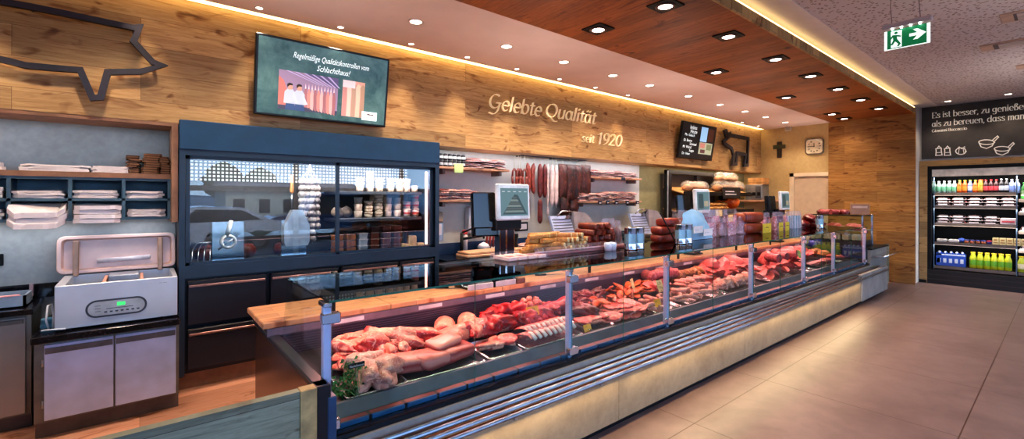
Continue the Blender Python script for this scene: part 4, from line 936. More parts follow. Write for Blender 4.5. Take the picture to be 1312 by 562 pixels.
# rail with hooks and what hangs from it
RY = 4.93
t = T('hanging_rail', 'twisted metal rail on the wall carrying sausages and smoked bacon', 'rail', (4.88, YN, 2.24))
MB().m(iron).tube([(4.19+.07*i, RY+.006*(i % 2), 2.255) for i in range(21)], .011, 7).build('bar', t)
for x in (4.25, 4.92, 5.55): MB().m(iron).tube([(x, RY, 2.255), (x, YN, 2.255)], .009, 6).build('bracket', t)
saus_d = m_meat('saus_d', (118,44,36), (74,24,24), (160,92,78), 18, .66, .4); saus_m = m_meat('saus_m', (150,66,50), (104,38,32), (186,116,90), 18, .66, .38)
saus_p = M('saus_p', (226,196,188), .5, var=.12, scale=20); bacon_d = m_meat('bacon_d', (78,36,28), (34,16,16), (128,70,54), 11, .60, .5, (1,1,.4))
twine = M('twine', (206,196,176), .8)
def link_pts(L, r, n=12, bend=0):
    out = []; rs = []
    for i in range(n+1):
        a = i/n; out.append((bend*math.sin(PI*a), 0, -L*a)); rs.append(r*min(1, (math.sin(PI*min(max(a,.012),.988))*2.6))**.5)
    return out, rs
def hang(x, L, r, mat, label, bend=0, y=RY, z=2.15, group=None, second=None):
    mb = MB().m(mat); pts, rs = link_pts(L, r, 14, bend); mb.tube([(x+a, y, z+c) for a, b, c in pts], rs, 10)
    mb.m(twine).tube([(x, y, z), (x, y, 2.25)], .003, 5).tube([(x, y, z-L), (x, y, z-L-.03)], .004, 5)
    if second:
        mb.m(mat); pts, rs = link_pts(second, r*.96, 12, bend*.3); mb.tube([(x+a, y, z-L-.02+c) for a, b, c in pts], rs, 10)
    o = mb.build('hanging_sausage', None, (x, y, 2.25)); tag(o, label, 'sausage', group)
P_ = lambda u: PY(u, 230, RY).x
hang(P_(676), .46, .035, saus_m, 'dark red sausage on the rail, left one of the curved pair', .02, second=.34)
hang(P_(684), .44, .036, saus_m, 'dark red sausage on the rail, right one of the curved pair', -.03)
hang(P_(692), .50, .040, saus_d, 'straight dark sausage on the rail, left one of the straight pair', 0, second=.36)
hang(P_(698), .50, .036, saus_d, 'straight dark sausage on the rail, right one of the straight pair', 0)
hang(P_(702), .62, .018, saus_p, 'thin pale sausage on the rail beside the dark pair', .0, second=.12)
hang(P_(707.5), .62, .036, saus_p, 'long white sausage on the rail, left one of two', 0)
hang(P_(712.5), .62, .036, saus_p, 'long white sausage on the rail, right one of two', 0)
# ring sausages
for i, u in enumerate((659, 663, 667, 671)):
    x = P_(u); mb = MB().m(saus_m); y = RY-.02*(i % 2)
    mb.tube([(x+.035*math.cos(a), y, 1.95+.16*math.sin(a)*(1 if math.sin(a) < 0 else .4)) for a in [PI*(.0+1.0*k/14)+PI for k in range(15)]][::1], .017, 8)
    mb.tube([(x-.035, y, 1.95), (x-.03, y, 2.02), (x, y, 2.06)], .014, 8).tube([(x+.035, y, 1.95), (x+.03, y, 2.02), (x, y, 2.06)], .014, 8)
    mb.m(twine).tube([(x, y, 2.06), (x, y, 2.25)], .003, 5)
    o = mb.build('hanging_sausage', None, (x, y, 2.25)); tag(o, f'thin looped red sausage behind the scale monitor, {nth(i, 4)} of four loops', 'sausage', 'looped sausages on the rail')
# smoked slabs
for i, (u0, u1, zt, zb, y) in enumerate(((716,726,2.17,1.66,RY),(725,735,2.17,1.62,RY-.015),(734,745,2.17,1.62,RY),(744,756,2.18,1.72,RY-.01),(719,729,1.66,1.38,RY+.01),(731,741,1.64,1.40,RY+.01))):
    x0, x1 = P_(u0), P_(u1)
    mb = MB().m(bacon_d)
    def f(a, b, fr_=0):
        return (x0+(x1-x0)*a, y-.045*(math.sin(PI*a)*math.sin(PI*b))**.3-.03*abs(noise.noise((a*5+i,b*7,1)))-.012*noise.noise((a*11+i,b*17,1)), zt+(zb-zt)*b + .02*noise.noise((a*4, i, 2))*(b))
    mb.grid(f, 8, 14); mb.grid(lambda a, b: (x0+(x1-x0)*a, y+.012, zt+(zb-zt)*b + .02*noise.noise((a*4, i, 2))*b), 8, 2)
    mb.m(twine).tube([((x0+x1)/2, y, zt), ((x0+x1)/2, y, 2.25 if i < 4 else zt+.05)], .003, 5)
    o = mb.build('smoked_slab', None, ((x0+x1)/2, y, 2.25)); tag(o, ['dark smoked bacon slab on the rail, leftmost of the upper four','dark smoked bacon slab on the rail, second of the upper four','dark smoked bacon slab on the rail, third of the upper four','dark smoked bacon slab on the rail, rightmost of the upper four','dark smoked slab hanging below the others, left of two','dark smoked slab hanging below the others, right of two'][i], 'smoked meat')
# dispenser, sink side
t = T('soap_dispenser', 'white wall soap dispenser below the lower shelf, behind the scale monitor', 'dispenser', (3.4, YN, 1.15))
p0 = PY(600, 270, 5.0); p1 = PY(617, 296, 5.0)
MB().m(M('disp_white', (214,206,204), .35)).box(p0.x, p1.x+.03, 4.97, YN, 1.17, 1.53, .02).build('housing', t)
MB().m(M('disp_grey', (140,136,140), .4)).box(p0.x+.03, p1.x, 4.96, 5.05, 1.13, 1.17, .006).build('spout', t)
t = T('towel_dispenser', 'steel paper dispenser on the wall just right of the fridge', 'dispenser', (2.9, YN, 1.1))
MB().m(steel).box(2.77, 2.96, 4.98, YN-.002, 1.10, 1.34, .01).build('housing', t)
MB().m(M('disp_top', (160,140,120), .4)).box(2.78, 2.95, 4.97, YN-.002, 1.34, 1.47, .01).build('cover', t)
MB().m(paper).box(2.80, 2.93, 4.975, 4.98, 1.18, 1.32).build('label', t)
t = T('wall_socket', 'black and white wall socket beside the scale monitor post', 'socket', (4.33, YN, 1.2))
MB().m(black_m).box(4.20, 4.47, YN-.015, YN-.001, 1.16, 1.29, .005).build('plate', t)
MB().m(paper).box(4.30, 4.44, YN-.022, YN-.015, 1.185, 1.265, .004).build('cover', t)
# back counter
t = T('back_counter', 'dark back counter along the wall right of the fridge', 'counter', (5, 4.8, 0))
MB().m(M('back_front', (40,42,52), .4)).box(2.76, 7.6, 4.58, YN-.002, .0, .88).build('cabinet_front', t)
MB().m(black_gloss).box(2.74, 7.62, 4.54, YN-.002, .88, .92, .004).build('worktop', t)
MB().m(M('splash_blue', (40,62,96), .3)).box(2.76, 7.25, YN-.03, YN-.003, .92, 1.06).build('splashback', t)
t = T('tap', 'dark angular kitchen tap beside the fridge', 'tap', (3.18, 4.85, .921))
mb = MB().m(black_m); mb.tube([(3.18,4.9,.921),(3.18,4.9,1.2)], .022, 10).tube([(3.18,4.9,1.12),(3.44,4.78,1.16)], .016, 8).tube([(3.44,4.78,1.16),(3.44,4.78,1.12)], .014, 8); mb.build('spout', t)
MB().m(black_m).tube([(3.18,4.9,1.2),(3.3,4.85,1.25),(3.38,4.83,1.31)], .012, 8).build('lever', t)
t = T('soap_bottle', 'white bottle with a pinkish red pump top beside the tap', 'bottle', (3.28, 4.98, .921))
MB().m(paper).lathe([(.035,0),(.035,.22),(.02,.25)], (3.28,4.98,.921), 12).build('body', t)
MB().m(M('pump', (196,70,70), .4)).box(3.24,3.31,4.95,5.0,1.17,1.23,.012).build('pump_top', t)
cut = M('cut_board', (206,156,120), .5, var=.1)
for i, (z, ins) in enumerate(((.921,0),(.953,.015))):
    o = MB().m(cut).box(3.05+ins, 4.1-ins*2, 4.56+ins, 4.84-ins, z+(.0 if i == 0 else .0), z+.03, .006).build('cutting_board', None, (3.6, 4.7, z)); tag(o, f'wooden cutting board on the back counter below the tap, {["bottom","top"][i]} one', 'cutting board')
gb = MB().m(m_film('clear_bowl', (226,232,240), .5, .08)); gb.lathe([(.03,0),(.07,.01),(.09,.07),(.088,.07),(.066,.016)], (3.56,4.95,.921), 16); o = gb.build('clear_bowl', None, (3.56,4.95,.921)); tag(o, 'clear plastic bowl of crumpled film at the splashback', 'bowl')
o = MB().m(film_w).grid(lambda a, b: (3.56+.08*math.sin(PI*b)*math.cos(2*PI*a)*(1+.4*noise.noise((a*8,b*8,3))), 4.95+.07*math.sin(PI*b)*math.sin(2*PI*a), .95+.11*b), 14, 9, closeu=True).build('crumpled_film', None, (3.56,4.95,.95)); tag(o, 'crumpled white film heaped in the clear bowl', 'plastic film')
o = MB().m(M('white_tray', (226,222,226), .4)).box(3.68,4.0,4.9,5.05,.921,.975,.01).build('white_tray', None, (3.84,4.97,.921)); tag(o, 'low white tray against the blue splashback', 'tray')
# red strips hanging behind the post, black cloth
rs = M('red_strip', (122,36,32), .5, var=.3)
for i, u in enumerate((624, 628, 632, 653, 657)):
    x = PY(u, 300, 4.95).x; mb = MB().m(rs); mb.tube([(x, 4.95, 1.30), (x+.01, 4.95, 1.18), (x-.005, 4.95, 1.06), (x+.005, 4.95, .96)], [.012,.016,.016,.01], 7)
    o = mb.build('dried_sausage', None, (x, 4.95, 1.31)); tag(o, f'thin dried sausage hanging low behind the scale post, {nth(i, 5)}', 'sausage', 'thin sausages behind the scale post')
mb = MB().m(iron).tube([(3.75, 4.95, 1.31), (4.2, 4.95, 1.31)], .008, 6).tube([(3.75,4.95,1.31),(3.75,YN,1.31)], .007, 6).tube([(4.2,4.95,1.31),(4.2,YN,1.31)], .007, 6); o = mb.build('hanging_rail', None, (4.0, YN, 1.31)); tag(o, 'short low rail behind the scale monitor post', 'rail')
p = PY(665, 312, 4.75)
mb = MB().m(black_m); mb.grid(lambda a, b: (p.x-.17+.16*a+.01*math.sin(9*b), 4.76-.05*math.sin(PI*a), .925+.24*b), 8, 8); o = mb.build('dark_cloth', None, (p.x-.09, 4.76, .921)); tag(o, 'dark upright crumpled cloth beside the scale post on the back counter', 'cloth')
packz = .921
for i in range(4): inst(packs[i % 3], 'meat_pack', f'pack of sliced meat on the back counter left of the slicer, {ORD[i]} from the bottom', 'packaged meat', (p.x+.10, 4.72, packz+.026*i), (0,0,.3*i), 1, 'packs beside the slicer')
# ---- slicers
def slicer(x, label, s=1.0):
    t = T('meat_slicer', label, 'meat slicer', (x, 4.80, .921)); z = .921
    MB().m(steel).box(x-.28*s, x+.26*s, 4.62, 5.02, z+.03, z+.12, .02).build('base', t)
    mb = MB().m(black_m)
    for dx in (-.22,.2):
        for y in (4.68, 4.96): mb.lathe([(.02,0),(.02,.03)], (x+dx*s, y, z), 8)
    mb.build('feet', t)
    mb = MB().m(steel_bright); mb.tube([(x+.05*s, 4.74, z+.30), (x+.05*s, 4.77, z+.30)], .17*s, 28, smooth=False); mb.build('blade', t)
    mb = MB().m(M('guard', (176,168,170), .35, .2)); mb.prism([(x+.06*s, z+.12), (x+.30*s, z+.12), (x+.40*s, z+.25), (x+.37*s, z+.40), (x+.26*s, z+.50), (x+.02*s, z+.53)], 'Y', 4.68, 4.735); mb.build('blade_guard', t)
    mb = MB().m(steel_brush); mb.prism([(4.62, z+.12), (4.66, z+.12), (4.80, z+.46), (4.76, z+.46)], 'X', x-.34*s, x+.02*s); pl = mb.build('carriage_plate', t)
    mb = MB().m(M('groove', (110,110,116), .4, .6))
    for k in range(7): mb.tube([(x-.32*s, 4.635+.017*k, z+.16+.042*k), (x+.01*s, 4.635+.017*k, z+.16+.042*k)], .006, 5)
    mb.build('grooves', pl)
    mb = MB().m(steel_bright); mb.tube([(x-.25*s, 4.72, z+.46), (x-.2*s, 4.68, z+.53), (x-.02*s, 4.68, z+.53), (x+.03*s, 4.74, z+.46)], .012, 8); mb.build('handle', t)
    MB().m(black_m).lathe([(.02,0),(.025,.02),(.018,.04)], (x-.3*s, 4.64, z+.13), 10).build('dial', t)
slicer(PY(726, 290, 4.8).x, 'steel meat slicer with a ribbed carriage behind the sausage pile', 1.15)
slicer(PY(822, 290, 4.8).x, 'round steel slicer in front of the olive wall', 1.2)
# ---- price scales on the counter
def price_scale(x, label, pic):
    y = 3.22
    t = T('price_scale', label, 'price scale', (x, y, .885))
    MB().m(black_m).box(x-.11, x+.11, y-.05, y+.12, .885, .905, .006).build('foot', t)
    p = MB().m(M('post_dark', (30,34,48), .3)).box(x-.075, x+.075, y-.02, y+.05, .905, 1.45, .006).build('post', t)
    MB().m(steel_bright).box(x-.085, x-.075, y-.024, y+.052, .905, 1.45).box(x+.075, x+.085, y-.024, y+.052, .905, 1.45).box(x-.02, x+.0, y-.0235, y-.02, .905, 1.45).build('edge_trim', p)
    MB().m(black_m).box(x-.14, x+.16, y-.04, y+.08, 1.36, 1.47, .01).build('printer_arm', t)
    Fm = frame((x-.16, y-.10, 1.45), (1,.0,0), (0,.05,1))
    mb = MB().m(M('mon_white', (222,224,226), .35)); mb.T = Fm; mb.box(0, .375, 0, .05, 0, .325, .012); m = mb.build('customer_display', t)
    mb = MB().m(m_emit('scr_bg', (96,124,124), .22)); mb.T = Fm; mb.box(.03, .345, -.002, 0, .04, .285)
    e = -.003; g = lambda n, c: m_emit('ps_'+n, c, .2)
    def q(m, pts): mb.m(m); mb.add([(a*.315+.03, e, b*.245+.04) for a, b in pts], [tuple(range(len(pts)))], False)
    if pic:
        q(g('dark', (58,78,78)), [(.06,.05),(.95,.05),(.62,.75),(.5,.78)]); e = -.0035
        for i in range(6): q(g('row%d' % (i % 2), ((120,132,120),(84,92,86))[i % 2]), [(.12+.05*i,.12+.1*i),(.85-.05*i,.12+.1*i),(.8-.05*i,.19+.1*i),(.17+.05*i,.19+.1*i)])
        e = -.004
        for i in range(5): q(g('dot', (190,196,190)), [(.05+.2*i,.86),(.15+.2*i,.86),(.15+.2*i,.89),(.05+.2*i,.89)])
    else:
        q(g('dark', (58,78,78)), [(.1,.1),(.5,.1),(.5,.9),(.1,.9)]); e = -.0035; q(g('tan', (170,160,130)), [(.55,.2),(.9,.2),(.9,.5),(.55,.5)])
    mb.build('screen', m)
    mb = MB().m(M('logo_ink', (70,70,76))); btext(mb, '- ---', tr(Fm, .03, -.001, .298), .016); mb.build('maker_mark', m)
    mb = MB().m(black_gloss); mb.T = frame((x-.32, y+.05, 1.33), (.9,-.25,0), (0,.1,1)); mb.box(0, .22, 0, .06, .05, .37, .01); mb.box(.02, .24, .02, .12, -.02, .12, .01); mb.build('operator_display', t)
    return t
price_scale(2.56, 'price scale with white framed display on a dark post, nearest to the viewer', True)
price_scale(5.88, 'price scale with white framed display in front of the far bread rack', False)
price_scale(8.72, 'price scale with white framed display before the white door, farthest away', False)
# ============================================================ the meat display counter
X0, X1 = .685, 9.70          # glass from .. to
GY, GZ0, GZ1 = 2.20, .535, 1.165
cglass = m_glass('cglass', (244,250,248), 1.45, mul=.18); cglass_top = m_glass('cglass_top', (226,240,234), 1.5)
gl_edge = M('gl_edge', (46,104,88), .15); dark_metal = M('dark_metal', (38,40,46), .4, .3); blk_frame = M('blk_frame', (24,24,28), .35)
C = T('meat_counter', 'long glazed refrigerated meat counter with stone front and bumper rails', 'counter', (5.2, 2.6, 0))
posts = [.685, 2.345, 3.575, 5.255, 6.84, 8.06, 9.70]
# pedestal and front
MB().m(black_m).box(.72, 9.76, 2.08, 3.55, 0, .08).box(9.76, 10.2, 2.08, 2.14, 0, .08).build('toe_kick', C)
ed = [.66, 2.64, 4.63, 6.64, 8.63]
for a, b in zip(ed[:-1], ed[1:]): MB().m(stone_panel).box(a+.002, b-.002, 2.02, 2.06, .07, .385).build('pedestal_panel', C)
MB().m(stone_grey).box(8.635, 10.22, 2.01, 2.06, .06, .47, .003).build('end_panel', C)
MB().m(stone_grey).box(.66, 9.76, 2.15, 2.19, .38, .50).build('stone_band', C)
MB().m(M('rail_gap_glow', (190,112,72), .4)).box(.66, 9.76, 2.06, 2.15, .36, .40).build('rail_gap', C)  # warm light between the rails is put into this strip's colour
MB().m(black_gloss).box(.66, 9.76, 2.165, 2.215, .50, .532, .003).build('lower_profile', C)
MB().m(dark_metal).box(.66, 9.76, 2.20, 2.24, .08, .53).build('body_front', C)
for i in range(4):
    y = 1.985+.04*i; z = .415+.017*i
    MB().m(M('tube_steel', (150,154,164), .3, .9)).tube([(.70, y, z), (10.08, y, z)], .0135, 10).build('bumper_tube', C)
mb = MB().m(steel)
for i in range(13): mb.box(.9+.75*i, .92+.75*i, 1.985, 2.15, .385, .40)
mb.build('bumper_brackets', C)
# ends
MB().m(M('end_steel', (120,84,66), .22, .7, var=.15)).box(.63, .655, 2.20, 3.62, 0, .765).build('end_wall', C)
mb = MB().m(blk_frame); mb.box(.61, .67, 2.13, 3.60, .765, .80, .006).box(.61, .675, 2.125, 2.20, 0, .80, .004); mb.build('end_frame', C)
MB().m(M('end_blue', (44,70,100), .35)).box(.66, .70, 2.12, 2.2, 0, .74, .004).build('corner_profile', C)
MB().m(dark_metal).box(9.72, 9.78, 2.20, 3.62, 0, .80).build('end_wall', C)
# inside: vents, deck, back wall
mb = MB().m(M('vent_blue', (44,96,140), .3, .3)); n = 46
for i in range(n):
    a = X0+.03+(X1-X0-.06)*i/n; mb.box(a, a+(X1-X0-.06)/n-.016, 2.222, 2.235, .53, .555, .003)
mb.build('air_vent_front', C)
mb = MB().m(M('vent_red', (120,52,54), .4, .2))
for i in range(n):
    a = X0+.03+(X1-X0-.06)*i/n; mb.add([(a, 2.237, .5545), (a+(X1-X0-.06)/n-.016, 2.237, .5545), (a+(X1-X0-.06)/n-.016, 2.272, .5545), (a, 2.272, .5545)], [(0,1,2,3)], False)
mb.build('air_vent_top', C)
MB().m(dark_metal).box(X0, X1, 2.235, 2.33, .50, .553).build('vent_housing', C)
def dz(y): return .572 + (y-2.34)*.12
DT = math.atan(.12)
MB().m(M('deck_lip', (84,92,106), .4, .4)).prism([(2.285,.553),(2.36,.553),(2.36,.604),(2.335,.604)], 'X', X0, X1).build('deck_lip', C)
MB().m(M('deck', (70,66,72), .35, .6)).prism([(2.33,dz(2.33)-.03),(3.10,dz(3.10)-.03),(3.10,dz(3.1)),(2.33,dz(2.33))], 'X', X0, X1).build('deck', C)
def m_louvre():
    tt = NT('louvre'); sp = tt.new('ShaderNodeSeparateXYZ'); tt.link(tt.coord(), sp.inputs[0]); m = tt.new('ShaderNodeMath', operation='MULTIPLY'); m.inputs[1].default_value = 62; tt.link(sp.outputs['Z'], m.inputs[0]); f = tt.new('ShaderNodeMath', operation='FRACT'); tt.link(m.outputs[0], f.inputs[0])
    c = tt.ramp(f.outputs[0], [(.45, (26,24,36)), (.6, (72,60,78))]); tt.link(c, tt.b.inputs['Base Color']); tt.b.inputs['Roughness'].default_value = .35; return tt.m
MB().m(m_louvre()).box(X0, X1, 3.10, 3.13, .60, .835).build('louvred_back', C)
mb = MB().m(M('apron', (116,102,112), .35, .4)).box(.60, X1, 3.085, 3.10, .795, .842); mb.build('apron_strip', C)
mb = MB().m(M('strip_white', (206,190,190), .4))
for i in range(14):
    a = 1.0+.62*i; mb.box(a, a+.2, 3.081, 3.085, .805, .832)
mb.build('label_strips', C)
MB().m(M('back_body', (58,52,52), .4)).box(.655, 9.72, 3.13, 3.60, .05, .84).build('rear_body', C)
bx = [.575, 1.40, 2.42, 3.6, 5.25, 6.9, 8.1, 9.70]
for a, b in zip(bx[:-1], bx[1:]): MB().m(board_wood).box(a+.001, b-.002, 3.085, 3.61, .843, .882, .005).build('wooden_worktop', C)
# glass
seams = [.70, 1.52, 2.345, 2.93, 3.575, 4.35, 5.255, 6.0, 6.84, 7.45, 8.06, 8.85, 9.70]
for a, b in zip(seams[:-1], seams[1:]): MB().m(cglass).box(a+.0035, b-.0035, GY, GY+.006, GZ0, GZ1-.012).m(gl_edge).box(a+.0032, a+.0036, GY, GY+.006, GZ0, GZ1-.012).build('front_pane', C)
tops = [.685, 2.345, 3.575, 5.255, 6.84, 8.06, 9.72]
for a, b in zip(tops[:-1], tops[1:]): MB().m(cglass_top).box(a+.001, b-.001, GY-.01, 2.98, GZ1-.011, GZ1-.001).m(gl_edge).box(a+.001, b-.001, GY-.0106, GY-.0101, GZ1-.011, GZ1-.001).build('top_pane', C)
mb = MB().m(cglass); mb.prism([(GY+.01, .80), (3.05, .80), (2.98, 1.0), (2.92, GZ1-.012), (GY+.01, GZ1-.012)], 'X', .675, .682); mb.build('end_pane', C)
mb = MB().m(cglass); mb.prism([(GY+.01, .60), (3.08, .80), (2.98, 1.0), (2.92, GZ1-.012), (GY+.01, GZ1-.012)], 'X', 9.70, 9.706); mb.build('end_pane', C)
for x in posts:
    p = MB().m(steel_brush).box(x-.018, x+.018, GY+.008, GY+.05, .50, GZ1-.03, .004).build('post', C)
    for z in (.575, GZ1-.085):
        MB().m(steel_bright).box(x-.03, x+.055 if x < 9 else x+.03, GY-.016, GY+.03, z-.025, z+.025, .005).build('glass_clamp', p)
    MB().m(steel_bright).box(x-.02, x+.02, GY+.0, GY+.09, GZ1-.035, GZ1-.012, .004).build('top_bracket', p)
for x in (1.0, 2.345, 3.575, 5.255, 6.84, 8.06, 9.6): MB().m(black_m).box(x-.012, x+.012, 2.94, 3.12, GZ1-.03, GZ1-.012).box(x-.012, x+.012, 3.10, 3.12, .8825, GZ1-.03).build('shelf_bracket', C)
MB().m(M('lamp_rail', (90,80,84), .4, .3)).box(X0+.05, X1-.05, 2.90, 2.94, GZ1-.045, GZ1-.014, .004).build('light_housing', C)
MB().m(led_pink).box(X0+.08, X1-.08, 2.905, 2.93, GZ1-.049, GZ1-.0455).build('light_tube', C)
for k in range(6):
    a = X0+.1+1.48*k; lamp('meat_lamp', 'AREA', (a+.74, 2.86, GZ1-.06), 11, (1,.40,.38), C, (math.radians(-28),0,0), shape='RECTANGLE', size=1.44, size_y=.05)
# warm LED under the bumper rail
MB().m(m_emit('led_dim', (255,196,130), 1.2)).box(.75, 8.6, 2.0, 2.012, .392, .396).build('rail_light', C)
for k in range(4): lamp('rail_lamp', 'AREA', (1.7+1.97*k, 1.965, .395), 8, (1,.76,.42), C, (math.radians(-32),0,0), shape='RECTANGLE', size=1.9, size_y=.02)
# end block
t = T('end_counter', 'lower stone end block with a steel shelf rail at the far end of the counter', 'counter', (10.4, 2.6, 0))
MB().m(stone_grey).box(9.79, 10.9, 2.16, 3.3, 0, .76).build('body', t)
MB().m(black_m).box(9.79, 10.95, 2.14, 3.3, .76, .785, .003).build('top', t)
mb = MB().m(steel_bright).box(9.82, 11.25, 1.99, 2.15, .648, .66, .003).tube([(9.82, 1.985, .656), (11.25, 1.985, .656)], .012, 8); mb.build('shelf_rail', t)
MB().m(oak_grey).box(10.9, 11.3, 2.2, 2.24, .02, .78).build('side_panel', t)
# low oak partition in the foreground
t = T('low_partition', 'low grey oak partition closing the counter end in the foreground', 'partition', (-.7, 2.12, 0))
MB().m(oak_grey).box(-2.6, .535, 2.10, 2.14, 0, .805).build('panel', t)
MB().m(oak_post).box(.537, .605, 2.09, 2.15, 0, .812, .003).build('post', t)
MB().m(oak_grey).box(-2.6, .535, 2.098, 2.142, .805, .81).build('top_edge', t)
# things on the wooden worktop
def knife(u, v, label, rz):
    p = PZ(u, v, .885); t = T('knife', label, 'knife', (p.x, p.y, .8835)); 
    MB().m(steel_bright).prism([(p.x+.0,p.y-.012),(p.x+.16,p.y-.008),(p.x+.2,p.y+.01),(p.x,p.y+.012)], 'Z', .885, .888).build('blade', t)
    MB().m(black_m).box(p.x-.12, p.x, p.y-.012, p.y+.012, .8835, .90, .006).build('handle', t)
    t.rotation_euler[2] = rz
knife(575, 369, 'knife with dark handle lying on the wooden worktop in the first section', -.7)
knife(700, 352, 'long knife on the wooden worktop behind the second post', -.35)
a = PZ(612, 372, .90); b = PZ(655, 362, .90)
t = T('slicing_tray', 'black tray with a pale steel front edge on the worktop, left of the second post', 'tray', ((a.x+b.x)/2, 3.2, .8835))
mb = MB().m(black_gloss).box(a.x-.02, b.x+.16, 3.12, 3.34, .884, .915, .006); mb.build('body', t)
MB().m(M('pale_edge', (206,196,200), .35, .4)).box(a.x-.03, b.x+.05, 3.10, 3.118, .884, .93, .003).build('front_edge', t)
MB().m(M('brown_knob', (110,70,60), .4)).box(b.x+.06, b.x+.16, 3.095, 3.118, .884, .93, .006).build('grip', t)
# ============================================================ meat
red = m_meat('beef_red', (186,20,24), (122,8,12), (226,120,110), 9, .68, .3)
redd = m_meat('beef_dark', (114,15,19), (77,8,12), (176,76,80), 10, .68, .3)
pork = m_meat('pork', (204,62,56), (158,30,32), (234,156,138), 8, .56, .32)
porkp = m_meat('pork_pale', (202,82,74), (168,54,50), (230,152,136), 8, .54, .34)
fat = m_meat('fat', (222,136,114), (196,100,84), (238,170,150), 10, .56, .36)
wsaus = m_meat('white_sausage', (218,146,130), (192,112,100), (234,178,160), 26, .56, .34)
marin = m_meat('marinated', (196,74,28), (150,44,18), (224,132,60), 14, .58, .3)
ham = m_meat('ham', (212,94,90), (186,66,66), (230,150,140), 14, .62, .36)
brown = m_meat('crust', (160,92,48), (110,58,30), (206,150,98), 12, .6, .5)
sal = m_meat('salami', (154,42,46), (107,24,28), (226,144,148), 46, .56, .4)
bone = M('bone', (240,214,200), .4, var=.08)
belly_m = m_stripe('belly_m', [(206,122,110),(170,46,46),(196,108,98),(150,38,38),(208,128,116)], 'Z', 9, .35, .25)
def lump(seed, sx, sy, sz, mat, rough=.22, fatm=None, fq=3.0, nu=30, nv=18, taper=0):
    mb = MB().m(mat)
    def f(a, b):
        t = 2*PI*a; p = PI*(b*.998+.001); cx = math.cos(p); r = math.sin(p)**.75
        v = Vector((cx, math.cos(t)*r, math.sin(t)*r)); k = 1+rough*noise.noise((v.x*fq*.5+seed*3.1, v.y*fq*.5, v.z*fq*.5))+rough*.55*noise.noise((v.x*fq+seed, v.y*fq, v.z*fq))-rough*.45*abs(noise.noise((v.x*fq*1.7+seed, v.y*fq*1.7, v.z*fq*1.7)))
        w = 1-taper*(v.x*.5+.5); z = v.z*sz*k*w; z = z if z > -sz*.45 else -sz*.45-(z+sz*.45)*-.15
        return (v.x*sx*k, v.y*sy*k*w, z+sz*.5)
    mb.grid(f, nu, nv, closeu=True)
    if fatm:
        mb.m(fatm); i0 = mb.mats.index(fatm)
        for i, fc in enumerate(mb.f):
            c = sum((Vector(mb.v[q]) for q in fc), Vector())/len(fc)
            if c.y*1.0+c.z*.6 > sy*.45 + .3*sy*noise.noise((c.x*14, seed, 0)): mb.mi[i] = i0
    return mb.mesh('meat')
def steak(seed, r, th, mat, rim=None, wave=.25, asp=.7):
    mb = MB().m(mat); n = 20
    def rad(t): return r*(1+.22*noise.noise((math.cos(t)*1.2+seed*2, math.sin(t)*1.2, 0))+.1*noise.noise((math.cos(t)*3+seed, math.sin(t)*3, 5)))
    def zz(x, y): return wave*r*(.5+noise.noise((x/r*.9+seed, y/r*.9, 2)))*.5
    def ring(k, z):
        out = []
        for i in range(n):
            t = 2*PI*i/n; q = rad(t)*k; x, y = q*math.cos(t), q*math.sin(t)*asp; out.append((x, y, z+zz(x, y)))
        return out
    loops = [ring(.9, 0), ring(1, th*.3), ring(1, th*.75), ring(.93, th), ring(.55, th*1.12), ring(.1, th*1.16)]
    loft(mb, loops, True, True, True)
    if rim:
        mb.m(rim); i0 = mb.mats.index(rim)
        for L in range(4):
            for i in range(n):
                if (i < n*.55): mb.mi[L*n+i] = i0
    return mb.mesh('meat')
def loin(seed, L, r, flesh, fatm, h=.75):
    mb = MB(); n = 18; k = 9
    def sec(a):
        out = []
        for i in range(n):
            t = 2*PI*i/n; q = r*(1+.1*noise.noise((math.cos(t)*1.5+seed, math.sin(t)*1.5, a*3))); q *= (1-.12*(2*a-1)**2)
            z = math.sin(t)*q*h; out.append((L*(a-.5)+.01*noise.noise((t, seed, a)), math.cos(t)*q, max(z, -r*h*.55)+r*h*.55))
        return out
    loops = [sec(i/(k-1)) for i in range(k)]
    mb.m(fatm); loft(mb, loops, False, False, True); mb.m(fatm); 
    for e in (0, k-1):
        c = sum((Vector(p) for p in loops[e]), Vector())/n; s = -1 if e == 0 else 1
        inn = [tuple(c+(Vector(p)-c)*.84+Vector((s*.004, 0, -.004))) for p in loops[e]]
        mb.m(fatm); loft(mb, [loops[e], inn] if e else [inn, loops[e]], False, False)
        mb.m(flesh); mb.add(inn, [tuple(range(n)) if e else tuple(range(n-1,-1,-1))], False)
    return mb.mesh('meat')
def slab(seed, w, d, h, mat):
    mb = MB().m(mat); q = rr(w, d, .03, 3)
    def lp(k, z): return [(a*k+.008*noise.noise((a*12, b*12, seed+z*20)), b*k+.008*noise.noise((a*12+5, b*12, seed+z*20)), z+.02*noise.noise((a*5, b*5, seed))+.35*a*a) for a, b in q]
    loft(mb, [lp(.95,0), lp(1,h*.15), lp(1.01,h*.5), lp(1,h*.85), lp(.94,h), lp(.4,h*1.04)], True, True, True); return mb.mesh('meat')
def ribs(seed, w, d, h, n=9):
    mb = MB().m(porkp)
    mb.grid(lambda a, b: (w*(a-.5), d*(b-.5), h*(.25+.75*math.sin(PI*b)**.5)*(.75+.25*abs(math.sin(PI*n*a)))+.05*(1-b)), 5*n+1, 9)
    mb.add([(-w/2, -d/2, 0), (w/2, -d/2, 0), (w/2, d/2, 0), (-w/2, d/2, 0)], [(3,2,1,0)])
    mb.m(bone)
    for i in range(n):
        x = w*((i+.5)/n-.5); mb.tube([(x, -d/2-.018, h*.28+.05), (x, -d*.36, h*.62+.055), (x, -d*.2, h*.85+.04)], [.012,.013,.006], 7)
    return mb.mesh('meat')
